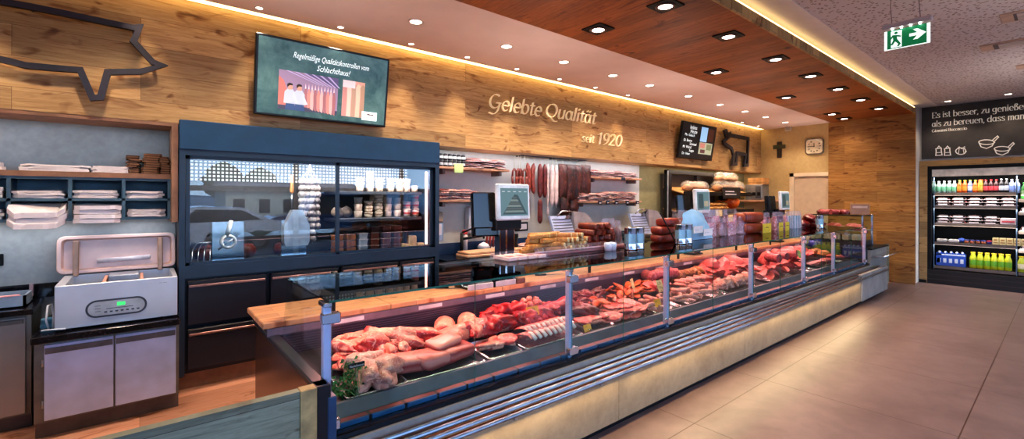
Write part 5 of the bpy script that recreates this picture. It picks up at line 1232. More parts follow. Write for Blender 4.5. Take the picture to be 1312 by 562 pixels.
def link(seed, L, r, mat, bend):
    mb = MB().m(mat); n = 12; pts = []; rs = []
    for i in range(n+1):
        a = i/n; th = bend*(a-.5); pts.append((L*(a-.5), L*bend*.25*((2*a-1)**2), r)); rs.append(r*max(.18, min(1, math.sin(PI*min(max(a,.01),.99))*3.0)**.5))
    mb.tube(pts, rs, 9); return mb.mesh('meat')
def fold(seed, r, mat, th=.004):
    mb = MB().m(mat); ang = .9+.5*random.random()
    def f(a, b):
        x = r*(a-.5)*2; y = r*(b-.5)*2
        k = math.sqrt(max(0, 1-(abs(a-.5)*2)**2.2)); y *= k
        u = x/r; z = r*.55*(abs(u)**1.5)*(.8+.3*noise.noise((seed, y*8, 0))); return (x*.75, y*.8, .005+z+.006*noise.noise((x*12, y*12, seed)))
    mb.grid(f, 11, 8); return mb.mesh('meat')
def cube(seed, s, mat):
    mb = MB().m(mat); mb.box(-s/2, s/2, -s*.42, s*.42, 0, s*.8, s*.16)
    mb.v = [(x+.12*s*noise.noise((x*30+seed, y*30, z*30)), y+.12*s*noise.noise((x*30, y*30+seed, z*30)), z) for x, y, z in mb.v]; return mb.mesh('meat')
def cutsal(seed, L, r, mat, face):
    mb = MB().m(mat); n = 16
    def rg(x, k): return [(x, r*k*math.cos(2*PI*i/n), r+r*k*math.sin(2*PI*i/n)) for i in range(n)]
    loft(mb, [rg(-L/2, .3), rg(-L/2+.02, .85), rg(-L/2+.05, 1), rg(L/2, 1)], True, False, True); mb.m(face); mb.add(rg(L/2, .999), [tuple(range(n))], False); return mb.mesh('meat')
K = {
 'beef': ([lump(i, .10, .06, .055, red, .35) for i in range(3)], 'red beef cut'),
 'bigbeef': ([lump(i+7, .19, .085, .07, redd if i else red, .25) for i in range(2)], 'large lean beef roast'),
 'dark': ([lump(i+3, .12, .06, .05, redd, .4) for i in range(3)], 'dark beef piece'),
 'roast': ([lump(i+11, .13, .08, .075, pork, .35, fat) for i in range(3)], 'pork roast piece'),
 'leg': ([lump(21, .30, .12, .11, pork, .25, fat, taper=.55)], 'large pork leg with rind'),
 'knuckle': ([lump(i+31, .10, .055, .05, porkp, .32, fat, taper=.5) for i in range(3)], 'pork knuckle'),
 'loin': ([loin(i, .30, .085, pork, fat) for i in range(2)], 'pork loin with cut face'),
 'chop': ([steak(i, .085, .02, pork, fat) for i in range(3)], 'fat-rimmed pork chop'),
 'schnitzel': ([steak(i+5, .10, .014, porkp, None, .35, .62) for i in range(3)], 'pale pink schnitzel'),
 'belly': ([slab(i, .26, .15, .065, belly_m) for i in range(2)], 'layered pork belly slab'),
 'ribs': ([ribs(1, .42, .16, .05)], 'rack of pork ribs'),
 'white': ([link(i, .15, .019, wsaus, .5+.3*i) for i in range(3)], 'pale raw sausage'),
 'poultry': ([lump(i+41, .10, .06, .055, wsaus, .28) for i in range(3)], 'pale sausage lump'),
 'marin': ([steak(i+9, .075, .016, marin, None, .6, .5) for i in range(3)], 'orange marinated strip'),
 'cube': ([cube(i, .042, pork if i % 2 else fat) for i in range(4)], 'diced pork cube'),
 'crust': ([lump(i+51, .075, .05, .05, brown, .2) for i in range(3)], 'browned loaf piece'),
 'ham': ([fold(i, .085, ham) for i in range(4)], 'folded ham slice'),
 'hamblock': ([lump(i+61, .14, .085, .09, ham, .15, None) for i in range(2)], 'pink ham piece'),
 'cutsal': ([cutsal(i, .2, .05+.012*i, sal, ham if i else sal) for i in range(2)], 'sausage with cut face'),
 'salslice': ([steak(i+15, .04, .006, sal, None, .2, 1.0) for i in range(2)], 'salami slice'),
}
MEAT_N = [0]
def lay(kind, u0, u1, y0, y1, n, where, layers=1, th=.03, z0=0.0, sc=1.0, rz=(0, 6.28), tilt=0.0, group=None):
    """n pieces over a patch of the deck, in up to `layers` layers"""
    ms, nm = K[kind]; per = max(1, math.ceil(n/layers)); out = []
    for i in range(n):
        L = i//per; j = i % per; rows = max(1, int(round(math.sqrt(per*(y1-y0)/max(.05, (u1-u0) if u0 < 20 else ax((u0+u1)/2,(y0+y1)/2)*(u1-u0)*.0035+.05))))) if per > 2 else 1
        cols = math.ceil(per/rows); c = j//rows; r = j % rows
        y = y0+(y1-y0)*((r+.5)/rows)+random.uniform(-.012,.012)
        sh = .14*(L % 2)
        xa, xb = (u0, u1) if u0 < 20 else (ax(u0, y), ax(u1, y)); x = xa+(xb-xa)*min(.97, max(.03, (c+.5+sh)/cols))+random.uniform(-.012,.012)
        out.append((min(x, 9.6), y, L))
    out.sort(key=lambda q: (q[2], q[0]/q[1]))
    tot = {}
    for q in out: tot[q[2]] = tot.get(q[2], 0)+1
    cnt = {}
    for i, (x, y, L) in enumerate(out):
        a = cnt.get(L, 0); cnt[L] = a+1
        pos = nth(a, tot[L]) if tot[L] > 1 else ''
        lv = '' if layers == 1 else ((', lower layer', ', upper layer') if layers == 2 else (', lower layer', ', middle layer', ', top layer'))[min(L, layers-1)]
        lb = f'{nm}{lv}{", "+pos if pos else ""}{"," if pos else ""} {where}'
        s = sc*random.uniform(.9, 1.12); me = ms[(i*7+MEAT_N[0]) % len(ms)]
        inst(me, 'meat_piece' if kind not in ('white','cutsal','salslice','ham') else {'white':'raw_sausage','cutsal':'cold_sausage','salslice':'salami_slice','ham':'ham_slice'}[kind], lb, 'meat' if kind not in ('white','cutsal') else 'sausage', (x, y, dz(y)+.012+z0+L*th), (DT+random.uniform(-tilt,tilt), random.uniform(-tilt,tilt), random.uniform(*rz)), s, group or f'{nm}s {where}')
        MEAT_N[0] += 1
tray_m = M('tray_steel', (190,190,196), .25, .9, var=.05)
def tray(u0, u1, y0, y1, label, hh=.03):
    y = (y0+y1)/2; x0, x1 = ax(u0, y), ax(u1, y); cx = (x0+x1)/2; w = x1-x0; d = y1-y0
    mb = MB().m(tray_m); lp = lambda s, z: [(a, b, z) for a, b in rr(w-s, d-s, .02, 3)]
    loft(mb, [lp(.03,0), lp(.015,hh*.7), lp(0,hh), lp(.014,hh+.003), lp(.03,hh*.6), lp(.045,.005)], True, True)
    o = inst(mb.mesh('tray'), 'steel_tray', label, 'tray', (cx, y, dz(y)+.001), (DT, 0, 0)); return o
# front row trays, left to right
tray(430, 507, 2.36, 2.70, 'steel tray with pale sausage meat and parsley behind the first glass pane')
tray(508, 606, 2.36, 2.66, 'steel tray under the pork belly slabs in the first section')
tray(612, 655, 2.36, 2.64, 'steel tray of pink slices just right of the first pane seam')
tray(657, 730, 2.36, 2.66, 'steel tray under the rack of ribs left of the second post')
tray(742, 772, 2.36, 2.66, 'steel tray with the leftmost yellow price card right of the second post')
tray(774, 822, 2.36, 2.66, 'steel tray of pale schnitzels between the second and third posts')
tray(824, 858, 2.36, 2.66, 'steel tray of raw sausages left of the third post')
tray(864, 915, 2.36, 2.66, 'steel tray of white sausages right of the third post')
tray(917, 962, 2.36, 2.66, 'steel tray left of the fourth post')
tray(970, 1000, 2.36, 2.66, 'steel tray right of the fourth post')
tray(1002, 1031, 2.36, 2.66, 'steel tray left of the fifth post')
tray(1037, 1068, 2.38, 2.66, 'dark cold cut tray between the fifth and sixth posts')
# A
lay('poultry', 452, 500, 2.42, 2.62, 6, 'by the parsley', 2, .045, sc=1.15)
lay('schnitzel', 436, 490, 2.62, 2.86, 6, 'behind the parsley', 2, .02, z0=.02, sc=1.1)
lay('knuckle', 432, 476, 2.82, 3.02, 5, 'in the back left corner', 1, sc=1.1, z0=.03)
lay('belly', 520, 596, 2.42, 2.60, 3, 'on the belly tray', 1, .06, z0=.015, rz=(-.4,.5), sc=1.0)
lay('belly', 545, 590, 2.50, 2.62, 1, 'on top of the belly tray', 1, z0=.06, rz=(.2,.3), sc=.8)
lay('roast', 462, 520, 2.72, 2.95, 6, 'left behind the belly tray', 2, .035, z0=.0, tilt=.3)
lay('knuckle', 490, 540, 2.66, 2.80, 5, 'right behind the belly tray', 1, z0=.05, tilt=.4, sc=.9)
lay('leg', 508, 545, 2.80, 2.94, 1, 'behind the belly tray', 1, z0=.0, rz=(-.45,-.4), sc=.9)
lay('loin', 560, 606, 2.68, 2.80, 1, 'in front of the first seam', 1, z0=.01, rz=(.2,.3), sc=.9)
lay('loin', 556, 612, 2.82, 3.0, 2, 'at the back by the first seam', 1, z0=.0, rz=(.9,1.4), sc=1.0)
lay('roast', 580, 640, 2.66, 2.86, 4, 'either side of the first seam', 1, z0=.0, tilt=.25)
# B
lay('chop', 616, 654, 2.42, 2.60, 6, 'on the tray by the seam', 2, .022, z0=.01)
lay('beef', 618, 668, 2.66, 2.98, 12, 'behind the slice tray', 2, .045, z0=.0, tilt=.4)
lay('ribs', 662, 728, 2.42, 2.54, 1, 'left of the second post', 1, z0=.0, rz=(.05,.1), sc=1.25)
lay('ribs', 662, 722, 2.52, 2.64, 1, 'behind the front rack', 1, z0=.0, rz=(.0,.08), sc=1.0)
lay('bigbeef', 690, 728, 2.72, 2.90, 2, 'left of the second post', 1, z0=.02, rz=(-.4,.3), sc=1.0)
lay('beef', 664, 712, 2.66, 2.82, 8, 'behind the ribs', 2, .04, z0=.0, tilt=.4)
lay('cube', 656, 700, 2.88, 3.04, 26, 'behind the beef', 3, .03, z0=.01, tilt=.4, sc=1.2)
# C (post 2 - post 3)
lay('dark', 738, 766, 2.84, 3.04, 6, 'back right of second post', 2, .03, z0=.0, tilt=.3)
lay('dark', 736, 758, 2.58, 2.80, 4, 'right of the second post', 1, z0=.03, tilt=.3)
lay('chop', 742, 772, 2.40, 2.62, 6, 'under the leftmost price card', 2, .02, z0=.01)
lay('marin', 742, 776, 2.64, 2.86, 10, 'behind the leftmost price card', 2, .025, z0=.03, tilt=.4)
lay('marin', 776, 832, 2.72, 3.04, 30, 'on the orange heap', 3, .022, z0=.0, tilt=.5)
lay('schnitzel', 774, 824, 2.40, 2.68, 14, 'on the schnitzel tray', 2, .02, z0=.012, tilt=.2, sc=1.15)
lay('white', 824, 858, 2.40, 2.66, 12, 'left of the third post', 2, .034, z0=.01)
lay('ham', 826, 860, 2.70, 2.92, 9, 'behind the raw sausages', 2, .025, z0=.03, tilt=.4)
lay('cutsal', 826, 862, 2.92, 3.05, 4, 'behind cards left of third post', 1, z0=.05)
# D
lay('crust', 862, 896, 2.84, 3.04, 12, 'right of the third post', 2, .05, z0=.01, tilt=.3, sc=1.0)
lay('white', 864, 914, 2.40, 2.66, 22, 'on the white sausage tray', 2, .034, z0=.01)
lay('white', 868, 912, 2.66, 2.84, 12, 'behind the white sausage tray', 2, .034, z0=.03)
lay('hamblock', 898, 958, 2.80, 3.04, 7, 'left of the fourth post', 2, .06, z0=.01, tilt=.4)
lay('poultry', 916, 960, 2.40, 2.62, 10, 'left of the fourth post', 2, .04, z0=.01, sc=.9)
lay('ham', 904, 960, 2.60, 2.84, 20, 'in front of the ham pieces', 2, .05, z0=.04, tilt=.5, sc=1.2)
# E
lay('ham', 968, 1030, 2.42, 2.72, 28, 'right of the fourth post', 2, .05, z0=.02, tilt=.5, sc=1.2)
lay('hamblock', 970, 1028, 2.76, 3.02, 8, 'right of the fourth post', 2, .06, z0=.01, tilt=.4)
lay('cutsal', 985, 1012, 2.66, 2.80, 3, 'between the fourth and fifth posts', 1, z0=.10, rz=(-2.2,-1.4), sc=1.25)
# F, G
lay('salslice', 1036, 1066, 2.42, 2.64, 18, 'on the cold cut tray', 2, .012, z0=.02, tilt=.2, sc=1.4)
lay('ham', 8.2, 8.98, 2.66, 2.90, 14, 'behind the cold cut tray', 2, .04, z0=.03, tilt=.4, sc=1.1)
lay('beef', 8.75, 9.05, 2.86, 3.0, 3, 'at the back beyond the fifth post', 1, z0=.05, tilt=.3)
lay('crust', 9.12, 9.56, 2.68, 2.94, 6, 'beyond the sixth post', 1, z0=.03, tilt=.3)
lay('ham', 9.1, 9.56, 2.42, 2.64, 7, 'beyond the sixth post', 1, z0=.03, tilt=.4)
# parsley
def parsley():
    mb = MB(); g = M('parsley_g', (44,104,44), .6, var=.35, scale=40); g2 = M('parsley_s', (120,160,90), .6)
    y0 = 2.375; x0 = ax(452, y0); z0 = dz(y0)+.03
    for i in range(26):
        a = random.uniform(0, 6.28); L = random.uniform(.06, .17); ex = Vector((x0-.0+.09*math.cos(a)*random.random(), y0+.03+.04*math.sin(a)*random.random(), z0+random.uniform(-.03,.16)))
        b0 = Vector((x0+.04, y0-.01, z0-.03)); mb.m(g2).tube([b0, (b0+ex)/2+Vector((0,0,.02)), ex], .0018, 4)
        for k in range(9):
            c = ex+Vector((random.gauss(0,.018), random.gauss(0,.012), random.gauss(0,.018))); r = random.uniform(.008,.016)
            u = Vector((random.gauss(0,1), random.gauss(0,1), random.gauss(0,1))).normalized(); v = u.orthogonal().normalized()
            mb.m(g).add([c-u*r, c+v*r*.6, c+u*r, c-v*r*.6, c+u*r*.5+v*r], [(0,1,2,3), (1,4,2)], False)
    for k in range(5):
        mb.m(g2).tube([(x0+.04, y0-.01, z0-.03), (x0+.05+.006*k, y0-.03, z0-.07), (x0+.045+.012*k, y0-.035, z0-.08-.006*k)], .0022, 4)
    o = mb.build('parsley_bunch', None, (x0, y0, z0)); tag(o, 'bunch of green parsley at the front left corner of the counter', 'herbs')
parsley()
# price cards
yel = M('card_yellow', (255,172,44), .6, var=.03); inkm = M('card_ink', (90,60,30), .6); crm = M('card_cream', (238,206,140), .6)
def card(u, v, w, h, Y, label, mat=yel, lines=('kg',), rz=0, lean=.35):
    p = PY(u, v, Y); F = frame((p.x-w/2, Y, p.z-h/2), (math.cos(rz), math.sin(rz), 0), (0, lean, 1))
    t = T('price_card', label, 'price card', (p.x, Y, p.z-h/2))
    mb = MB().m(mat); mb.T = F; mb.box(0, w, 0, .002, 0, h)
    mb.m(inkm)
    for i, s in enumerate(lines): btext(mb, s, tr(F, .008, -.001, h*(.62-.36*i)), h*.34)
    mb.build('card', t)
    q = F @ Vector((w/2, .002, 0)); MB().m(M('pin', (150,130,120), .4, .5)).tube([q+Vector((0,.0,.02)), q+Vector((0,.012,-(q.z-dz(Y+.02)-.004)))], .003, 5).build('pin', t)
card(457, 467.5, .085, .026, 2.36, 'small black sign with white writing above the parsley', blk_frame, (), 0, .1)
mb = MB().m(paper); p = PY(457, 467.5, 2.357); btext(mb, 'Hausbratwurst', frame((p.x-.037, 2.354, p.z-.006), (1,0,0), (0,.1,1)), .015, width=.074); o = mb.build('sign_text', [c for c in COL.objects if c.name.startswith('price_card')][0])
card(683, 398, .12, .07, 2.70, 'yellow price card among the diced pork behind the beef', yel, ('Gulasch', '9,90'), -.1)
card(754, 420, .085, .055, 2.40, 'yellow price card left of the schnitzels', yel, ('1,19',))
card(844, 388, .10, .07, 2.42, 'yellow price card among the raw sausages', yel, ('0,99',))
card(815, 363.5, .10, .10, 2.74, 'cream price card standing at the back behind the orange heap, left one', crm, ('1,49',), .4)
card(848, 366, .10, .12, 2.66, 'cream price card at the back left of the third post', crm, ('1,29','100g'))
card(972, 360, .0, .0, 2.9, 'x') if False else None
card(1026, 325, .13, .12, 2.60, 'pale green price card left of the fifth post', M('card_green', (196,206,120), .6), ('1,79',))
card(1062, 335, .13, .12, 2.45, 'pale price card left of the sixth post', crm, ('1,59',), .3)
# blue tubs at the back past the fifth post
for i, u in enumerate((1040, 1048)):
    p = PY(u, 308, 2.98); mb = MB().m(M('tub_blue', (30,40,130), .3)); mb.lathe([(.07,0),(.08,.05),(.06,.11),(.02,.12)], (0,0,0), 14); inst(mb.mesh('tub'), 'blue_tub', f'dark blue tub at the back past the fifth post, {["left","right"][i]} one', 'tub', (p.x, 2.98, dz(2.98)+.12))
    mb = MB().m(black_m); mb.box(-.10, .10, -.07, .07, 0, .115, .006); inst(mb.mesh('riser'), 'display_riser', f'black riser block under the {["left","right"][i]} blue tub', 'riser', (p.x, 2.98, dz(2.98)+.003))
# ============================================================ things standing on the glass top (z = GZ1)
ZT = GZ1 + .0005
acr = m_film('acrylic', (240,226,230), .28, .08)
def onglass(u, Y=2.86): return ax(u, Y)
# card holder tray
x0, x1 = onglass(636, 2.80), onglass(688, 2.80)
t = T('card_holder', 'clear acrylic holder with pale cards lying on the glass top by the scale', 'holder', ((x0+x1)/2, 2.78, ZT))
MB().m(acr).box(x0, x1, 2.66, 2.664, ZT, ZT+.05).box(x0, x1, 2.88, 2.884, ZT, ZT+.05).box(x0, x1, 2.66, 2.884, ZT, ZT+.004).box(x0, x0+.004, 2.66, 2.884, ZT, ZT+.05).build('tray', t)
for i in range(4):
    a = x0+.02+(x1-x0)*.24*i; o = MB().m(M('leaflet', (226,190,182), .6)).box(a, a+(x1-x0)*.2, 2.67, 2.87, ZT+.0045, ZT+.03, .003).m(M('leaf_ink', (150,70,70), .6)).box(a+.02, a+.08, 2.69, 2.75, ZT+.03, ZT+.0305).build('leaflet_pile', None, (a, 2.77, ZT)); tag(o, f'small pile of pink leaflets in the acrylic holder, {nth(i, 4)}', 'leaflets', 'leaflets in the holder')
# red display tray with sausages
x0, x1 = onglass(674), onglass(793)
t = T('display_tray', 'long reddish tray with clear front carrying smoked sausages on the glass top', 'tray', ((x0+x1)/2, 2.86, ZT))
MB().m(M('tray_red', (176,96,92), .35)).box(x0, x1, 2.76, 2.972, ZT, ZT+.02, .004).build('base', t)
MB().m(acr).box(x0, x1, 2.755, 2.759, ZT, ZT+.075).box((x0+x1)/2-.23, (x0+x1)/2-.226, 2.76, 2.97, ZT+.02, ZT+.10).build('clear_front', t)
MB().m(M('tray_edge', (222,180,180), .3)).box(x0, x1, 2.752, 2.76, ZT+.03, ZT+.04).build('price_rail', t)
land = m_meat('landjaeger', (196,132,66), (156,92,44), (226,178,112), 12, .6, .5); landc = m_meat('landcut', (214,186,134), (186,150,98), (232,212,168), 20, .55, .6)
smk = m_meat('smoked', (128,46,24), (84,26,14), (170,84,52), 10, .62, .4)
def bar(L, r, mat, endm):
    mb = MB().m(mat); q = rr(r*2.1, r*1.7, r*.6, 3)
    def lp(x, k): return [(x, a*k, b*k+r*.85) for a, b in q]
    loft(mb, [lp(-L/2, .8), lp(-L/2+.015, .98), lp(0, 1.02), lp(L/2-.012, 1)], False, False, True); mb.add(lp(-L/2,.8), [tuple(range(15,-1,-1))], False); mb.m(endm)
    loft(mb, [lp(L/2-.012, 1), lp(L/2, .92)], False, True); return mb.mesh('sausage')
lb_me = bar(.23, .024, land, landc); sb_me = bar(.19, .034, smk, smk)
def pile(me, u0, u1, n, th, nm, grp, where, rz, Y=2.87, z0=.021, s=1.0, cat='sausage', name='smoked_sausage'):
    xa, xb = onglass(u0, Y), onglass(u1, Y); tot = sum(n)
    for L, k in enumerate(n):
        for i in range(k):
            x = xa+(xb-xa)*((i+.5+.5*(max(n)-k))/max(n)); 
            lv = ['bottom','second','third','fourth','top'][L] if L < len(n)-1 or len(n) == 1 else 'top'
            inst(me, name, f'{nm}, {nth(i, k) if k > 1 else "single one"} in the {lv} layer {where}', cat, (x, Y+random.uniform(-.02,.02), ZT+z0+L*th), (0, random.uniform(-.05,.05), rz+random.uniform(-.25,.25)), s, grp)
pile(lb_me, 676, 714, (3,3,2,2), .04, 'amber sausage bar', 'amber sausages in the red tray', 'of the front amber pile', .12, Y=2.81)
pile(lb_me, 678, 716, (3,3,2,2), .04, 'amber sausage bar', 'amber sausages in the red tray', 'of the rear amber pile', .05, Y=2.91)
pile(lb_me, 706, 741, (6,6,5,3), .036, 'pale cut sausage bar', 'pale cut sausages in the red tray', 'of the second pile', -.9)
pile(sb_me, 741, 780, (5,5,4,3), .056, 'brown red smoked sausage', 'smoked sausages in the red tray', 'of the right pile', -1.2)
for i, u in enumerate((778, 786, 793)):
    mb = MB().m(M('dry_dark', (84,36,34), .5, var=.4, scale=20)); mb.grid(lambda a, b: (.06*math.cos(2*PI*a)*math.sin(PI*b)**.5, .04*math.sin(2*PI*a)*math.sin(PI*b)**.5, .20*b+.02*noise.noise((a*5,b*5,i))), 12, 8, closeu=True); mb.m(m_film('bagfilm', (226,206,222), .45, .1)); mb.grid(lambda a, b: (.07*math.cos(2*PI*a)*(1-.4*b), .05*math.sin(2*PI*a)*(1-.4*b), .26*b+.015*noise.noise((a*7,b*5,i))), 14, 6, closeu=True)
    inst(mb.mesh('bagged_sausage'), 'bagged_sausage', f'dark dried sausages in a clear bag at the right end of the red tray, {["left","middle","right"][i]}', 'bag', (onglass(u, 2.88)-.03, 2.88, ZT+.021 if i < 2 else ZT), (0,0,i*.7))
p = onglass(800, 2.84)
o = MB().m(M('yellow_card', (226,196,52), .5)).box(p-.05, p+.05, 2.75, 2.756, ZT, ZT+.12).build('yellow_card', None, (p, 2.75, ZT)); tag(o, 'upright yellow card beside the steel tins', 'card')
# steel tins
tin = MB().m(steel_bright); tin.lathe([(.052,0),(.052,.01),(.05,.014),(.05,.17),(.052,.175),(.052,.18)], (0,0,0), 20); tin.m(M('tin_band', (150,176,186), .3, .5)); tin.lathe([(.0505,.05),(.0505,.13)], (0,0,0), 20, caps=False); tin_me = tin.mesh('tin')
for i, (u, lb, g) in enumerate(((808,'steel tin on the glass top, left one of the pair by the yellow card',.0),(817.5,'steel tin on the glass top, right one of the pair by the yellow card',0),(872,'steel tin on the glass top, left one of the pair before the light blue bag',0),(880,'steel tin on the glass top, right one of the pair before the light blue bag',0),(1050,'shiny tin on the glass top near the far glass case',0))):
    inst(tin_me, 'steel_tin', lb, 'tin', (onglass(u, 2.60), 2.60, ZT), (0,0,i), 1.15)
# small packs in front of the slicer / white sauce cups
for i, u in enumerate((779, 785)):
    mb = MB().m(M('white_cup', (226,226,236), .3)); mb.lathe([(.03,0),(.038,.06),(.03,.075)], (0,0,0), 12); inst(mb.mesh('cup'), 'white_cup', f'small white cup on the glass top before the dried sausages, {["left","right"][i]}', 'cup', (onglass(u, 2.68), 2.68, ZT))
# salami blocks
def block(w, d, h, mat, rope=None):
    mb = MB().m(mat); q = rr(d, h, min(d,h)*.35, 4)
    def lp(x, k): return [(x, a*k, b*k+h/2) for a, b in q]
    loft(mb, [lp(-w/2, .7), lp(-w/2+.02, .97), lp(0, 1), lp(w/2-.02, .97), lp(w/2, .7)], True, True, True); return mb.mesh('salami_block')
net = m_stripe('net', [(128,34,22),(168,80,40),(110,26,18)], 'X', 40, .4, .15)
sred = m_meat('block_red', (138,42,26), (100,26,18), (176,90,60), 14, .64, .35)
b1 = block(.36, .15, .085, sred); b2 = block(.40, .16, .12, net)
for i, (du, z) in enumerate(((0,0),(0,.088),(4,.176))):
    inst(b1, 'cured_block', f'red-brown cured sausage block left of the light blue bag, {["bottom","middle","top"][i]} of its stack', 'cured meat', (onglass(851+du, 2.86), 2.86, ZT+z), (0,0,.05*i), (1 if i < 2 else .8, 1, 1))
for i, (du, z) in enumerate(((0,0),(0,.147))):
    inst(b2, 'cured_block', f'red netted ham roll, {["lower","upper"][i]} of the pair right of the meat packs', 'cured meat', (onglass(960, 2.84)+.0, 2.84, ZT+z), (0,0,-.04*i), (1.35, 1.1, 1.2))
# acrylic box with packs and light blue bag
xa, xb = onglass(868, 2.9), onglass(948, 2.9)
t = T('acrylic_box', 'clear acrylic box of sliced sausage packs behind the light blue bag', 'display box', ((xa+xb)/2, 2.88, ZT))
mb = MB().m(acr); mb.box(xa, xb, 2.79, 2.794, ZT, ZT+.1).box(xa, xa+.004, 2.79, 2.97, ZT, ZT+.3).box(xb-.004, xb, 2.79, 2.97, ZT, ZT+.3).box(xa, xb, 2.966, 2.97, ZT, ZT+.34).box(xa, xb, 2.79, 2.97, ZT, ZT+.004); mb.build('walls', t)
slm = [m_meat('slc_a', (206,130,140), (160,84,100), (232,196,206), 10, .55, .3), m_meat('slc_b', (150,84,96), (96,50,66), (214,170,186), 12, .58, .3)]
def slicepack(m):
    mb = MB().m(m); mb.grid(lambda a, b: (.09*math.cos(2*PI*a)*(1-.15*b), .03*math.sin(2*PI*a), .17*b+.008*noise.noise((a*6,b*6,1))), 16, 6, closeu=True); mb.m(m_film('bagfilm', (226,206,222), .45, .1)); mb.grid(lambda a, b: (.105*math.cos(2*PI*a)*(1-.5*max(0,b-.5)), .042*math.sin(2*PI*a)*(1-.8*b*b), .23*b+.012*noise.noise((a*8,b*6,4))), 18, 7, closeu=True); return mb.mesh('slice_pack')
sp = [slicepack(m) for m in slm]
for r in range(2):
    for i in range(6): inst(sp[(i+r) % 2], 'sliced_sausage_pack', f'sliced sausage bag in the acrylic box, {["front","rear"][r]} row, {nth(i, 6)}', 'packaged meat', (xa+.12+(xb-xa-.24)*i/5, 2.83+.08*r, ZT+.005+.10*r*0), (0, random.uniform(-.2,.2), random.uniform(-.4,.4)), (1,1,1+.45*r), 'sliced sausage bags in the acrylic box')
bl = M('bag_blue', (150,190,216), .45, var=.06); x = onglass(893, 2.74)
mb = MB().m(bl); mb.grid(lambda a, b: (x+(-.36+.72*a)*(1-.55*max(0, b-.25)), 2.73+.06*b-.05*math.sin(PI*a)*math.sin(PI*b)+.012*noise.noise((a*6,b*6,0)), ZT+.002+.36*b-.10*b*abs(a-.45)), 16, 14)
mb.m(paper); mb.box(x-.22, x-.02, 2.655, 2.66, ZT+.09, ZT+.17).box(x+.0, x+.2, 2.655, 2.66, ZT+.05, ZT+.13)
mb.m(M('bag_ink', (110,120,140), .5)); btext(mb, '--- --', frame((x-.20, 2.653, ZT+.115), (1,0,0), (0,0,1)), .05); btext(mb, '-- ---', frame((x+.02, 2.653, ZT+.075), (1,0,0), (0,0,1)), .05)
o = mb.build('paper_bag', None, (x, 2.74, ZT)); tag(o, 'light blue bag leaning on the acrylic box, with white slips', 'bag')
mb = MB().m(black_m).tube([(onglass(866,2.7), 2.7, ZT+.002), (onglass(862,2.7)-.18, 2.74, ZT+.33)], .008, 6); o = mb.build('tongs', None, (onglass(866,2.7), 2.7, ZT)); tag(o, 'dark slender utensil leaning beside the light blue bag', 'utensil')
# bags with yellow cards
teal_pack = m_stripe('teal_pack', [(120,150,160),(70,120,130),(190,190,200)], 'X', 30, .3, .6)
us = [978, 985, 992, 999, 1006, 1013, 1020]
for i, u in enumerate(us):
    inst(sp[i % 2] if i < 5 else slicepack(teal_pack), 'sliced_sausage_pack', f'upright clear sausage bag right of the netted ham, {nth(i, 7)} of seven', 'packaged meat', (onglass(u, 2.84), 2.84+.03*(i % 2), ZT), (0,0,random.uniform(-.5,.5)), (1.3,1.2,1.2), 'upright bags beside the netted ham')
for i, u in enumerate((982, 1000, 1008)):
    x = onglass(u, 2.70); o = MB().m(M('yellow_card', (226,196,52), .5)).box(x-(.14 if i == 0 else .07), x+(.14 if i == 0 else .07), 2.69, 2.695, ZT, ZT+.13).m(inkm).box(x-.05, x+.05, 2.6885, 2.69, ZT+.07, ZT+.08).build('yellow_card', None, (x, 2.69, ZT)); tag(o, f'yellow card before the upright sausage bags, {["wide left","narrow middle","narrow right"][i]} one', 'card')
dl = lump(71, .14, .08, .07, redd, .3)
for i, u in enumerate((1029, 1036, 1043)): inst(dl, 'cured_sausage', f'lumpy red sausage on the glass top left of the far case, {["left","middle","right"][i]}', 'sausage', (onglass(u, 2.84), 2.84, ZT), (0,0,i), 1.1)
inst(dl, 'cured_sausage', 'lumpy red sausage lying on top of its neighbours left of the far case', 'sausage', (onglass(1036, 2.84), 2.84, ZT+.10), (0,0,.6), 1.1)
# far glass case on the end block
xa, xb, ya, yb, zb, zt = 9.90, 10.56, 2.30, 3.12, .786, 1.345
t = T('warm_case', 'small glass case with meats on the stone block at the far end', 'display case', (10.2, 2.7, zb))
MB().m(dark_metal).box(xa, xb, ya, yb, zb, zb+.10, .004).build('base', t)
MB().m(cglass).box(xa, xb, ya, ya+.006, zb+.10, zt).box(xb-.006, xb, ya, yb, zb+.10, zt).box(xa, xa+.006, ya, yb, zb+.10, zt).box(xa, xb, ya, yb, zt, zt+.008).build('glass', t)
for x in (xa, xb-.03):
    for y in (ya-.012, yb-.02): MB().m(steel_bright).box(x-.008, x+.03, y, y+.03, zb, zt+.02, .004).build('corner_post', t)
MB().m(black_m).box(xa-.005, xb+.005, ya-.01, ya+.004, zt-.008, zt+.012).box(xa-.008, xa+.004, ya, yb, zt-.008, zt+.012).build('top_edge', t)
MB().m(steel).box(xa+.01, xb-.01, ya+.02, yb-.02, zb+.28, zb+.29).build('shelf', t)
for r in range(2):
    for i in range(5):
        y = ya+.12+(yb-ya-.24)*i/4; inst(K['crust'][0][i % 3] if (i+r) % 2 else K['hamblock'][0][0], 'roast_piece', f'roast piece on the far case shelf, {nth(i, 5, "from the front").replace("leftmost","foremost").replace("rightmost","hindmost")} of the {["near","far"][r]} row', 'meat', (xa+.17+.3*r, y, zb+.292), (0,0,i+1.5), .85, 'roasts in the far case')
for i in range(6):
    y = ya+.3+(yb-ya-.4)*i/5; inst(dl if i % 2 else K['cutsal'][0][0], 'cured_sausage', f'red sausage heaped on top of the far glass case, {nth(i, 6, "from the front").replace("leftmost","foremost").replace("rightmost","hindmost")}', 'sausage', (xa+.2+.1*(i % 2), y, zt+.009), (0,0,i*1.3), .9, 'sausages on the far case')
pack_y = M('dairy_pack', (226,200,170), .5, var=.15)
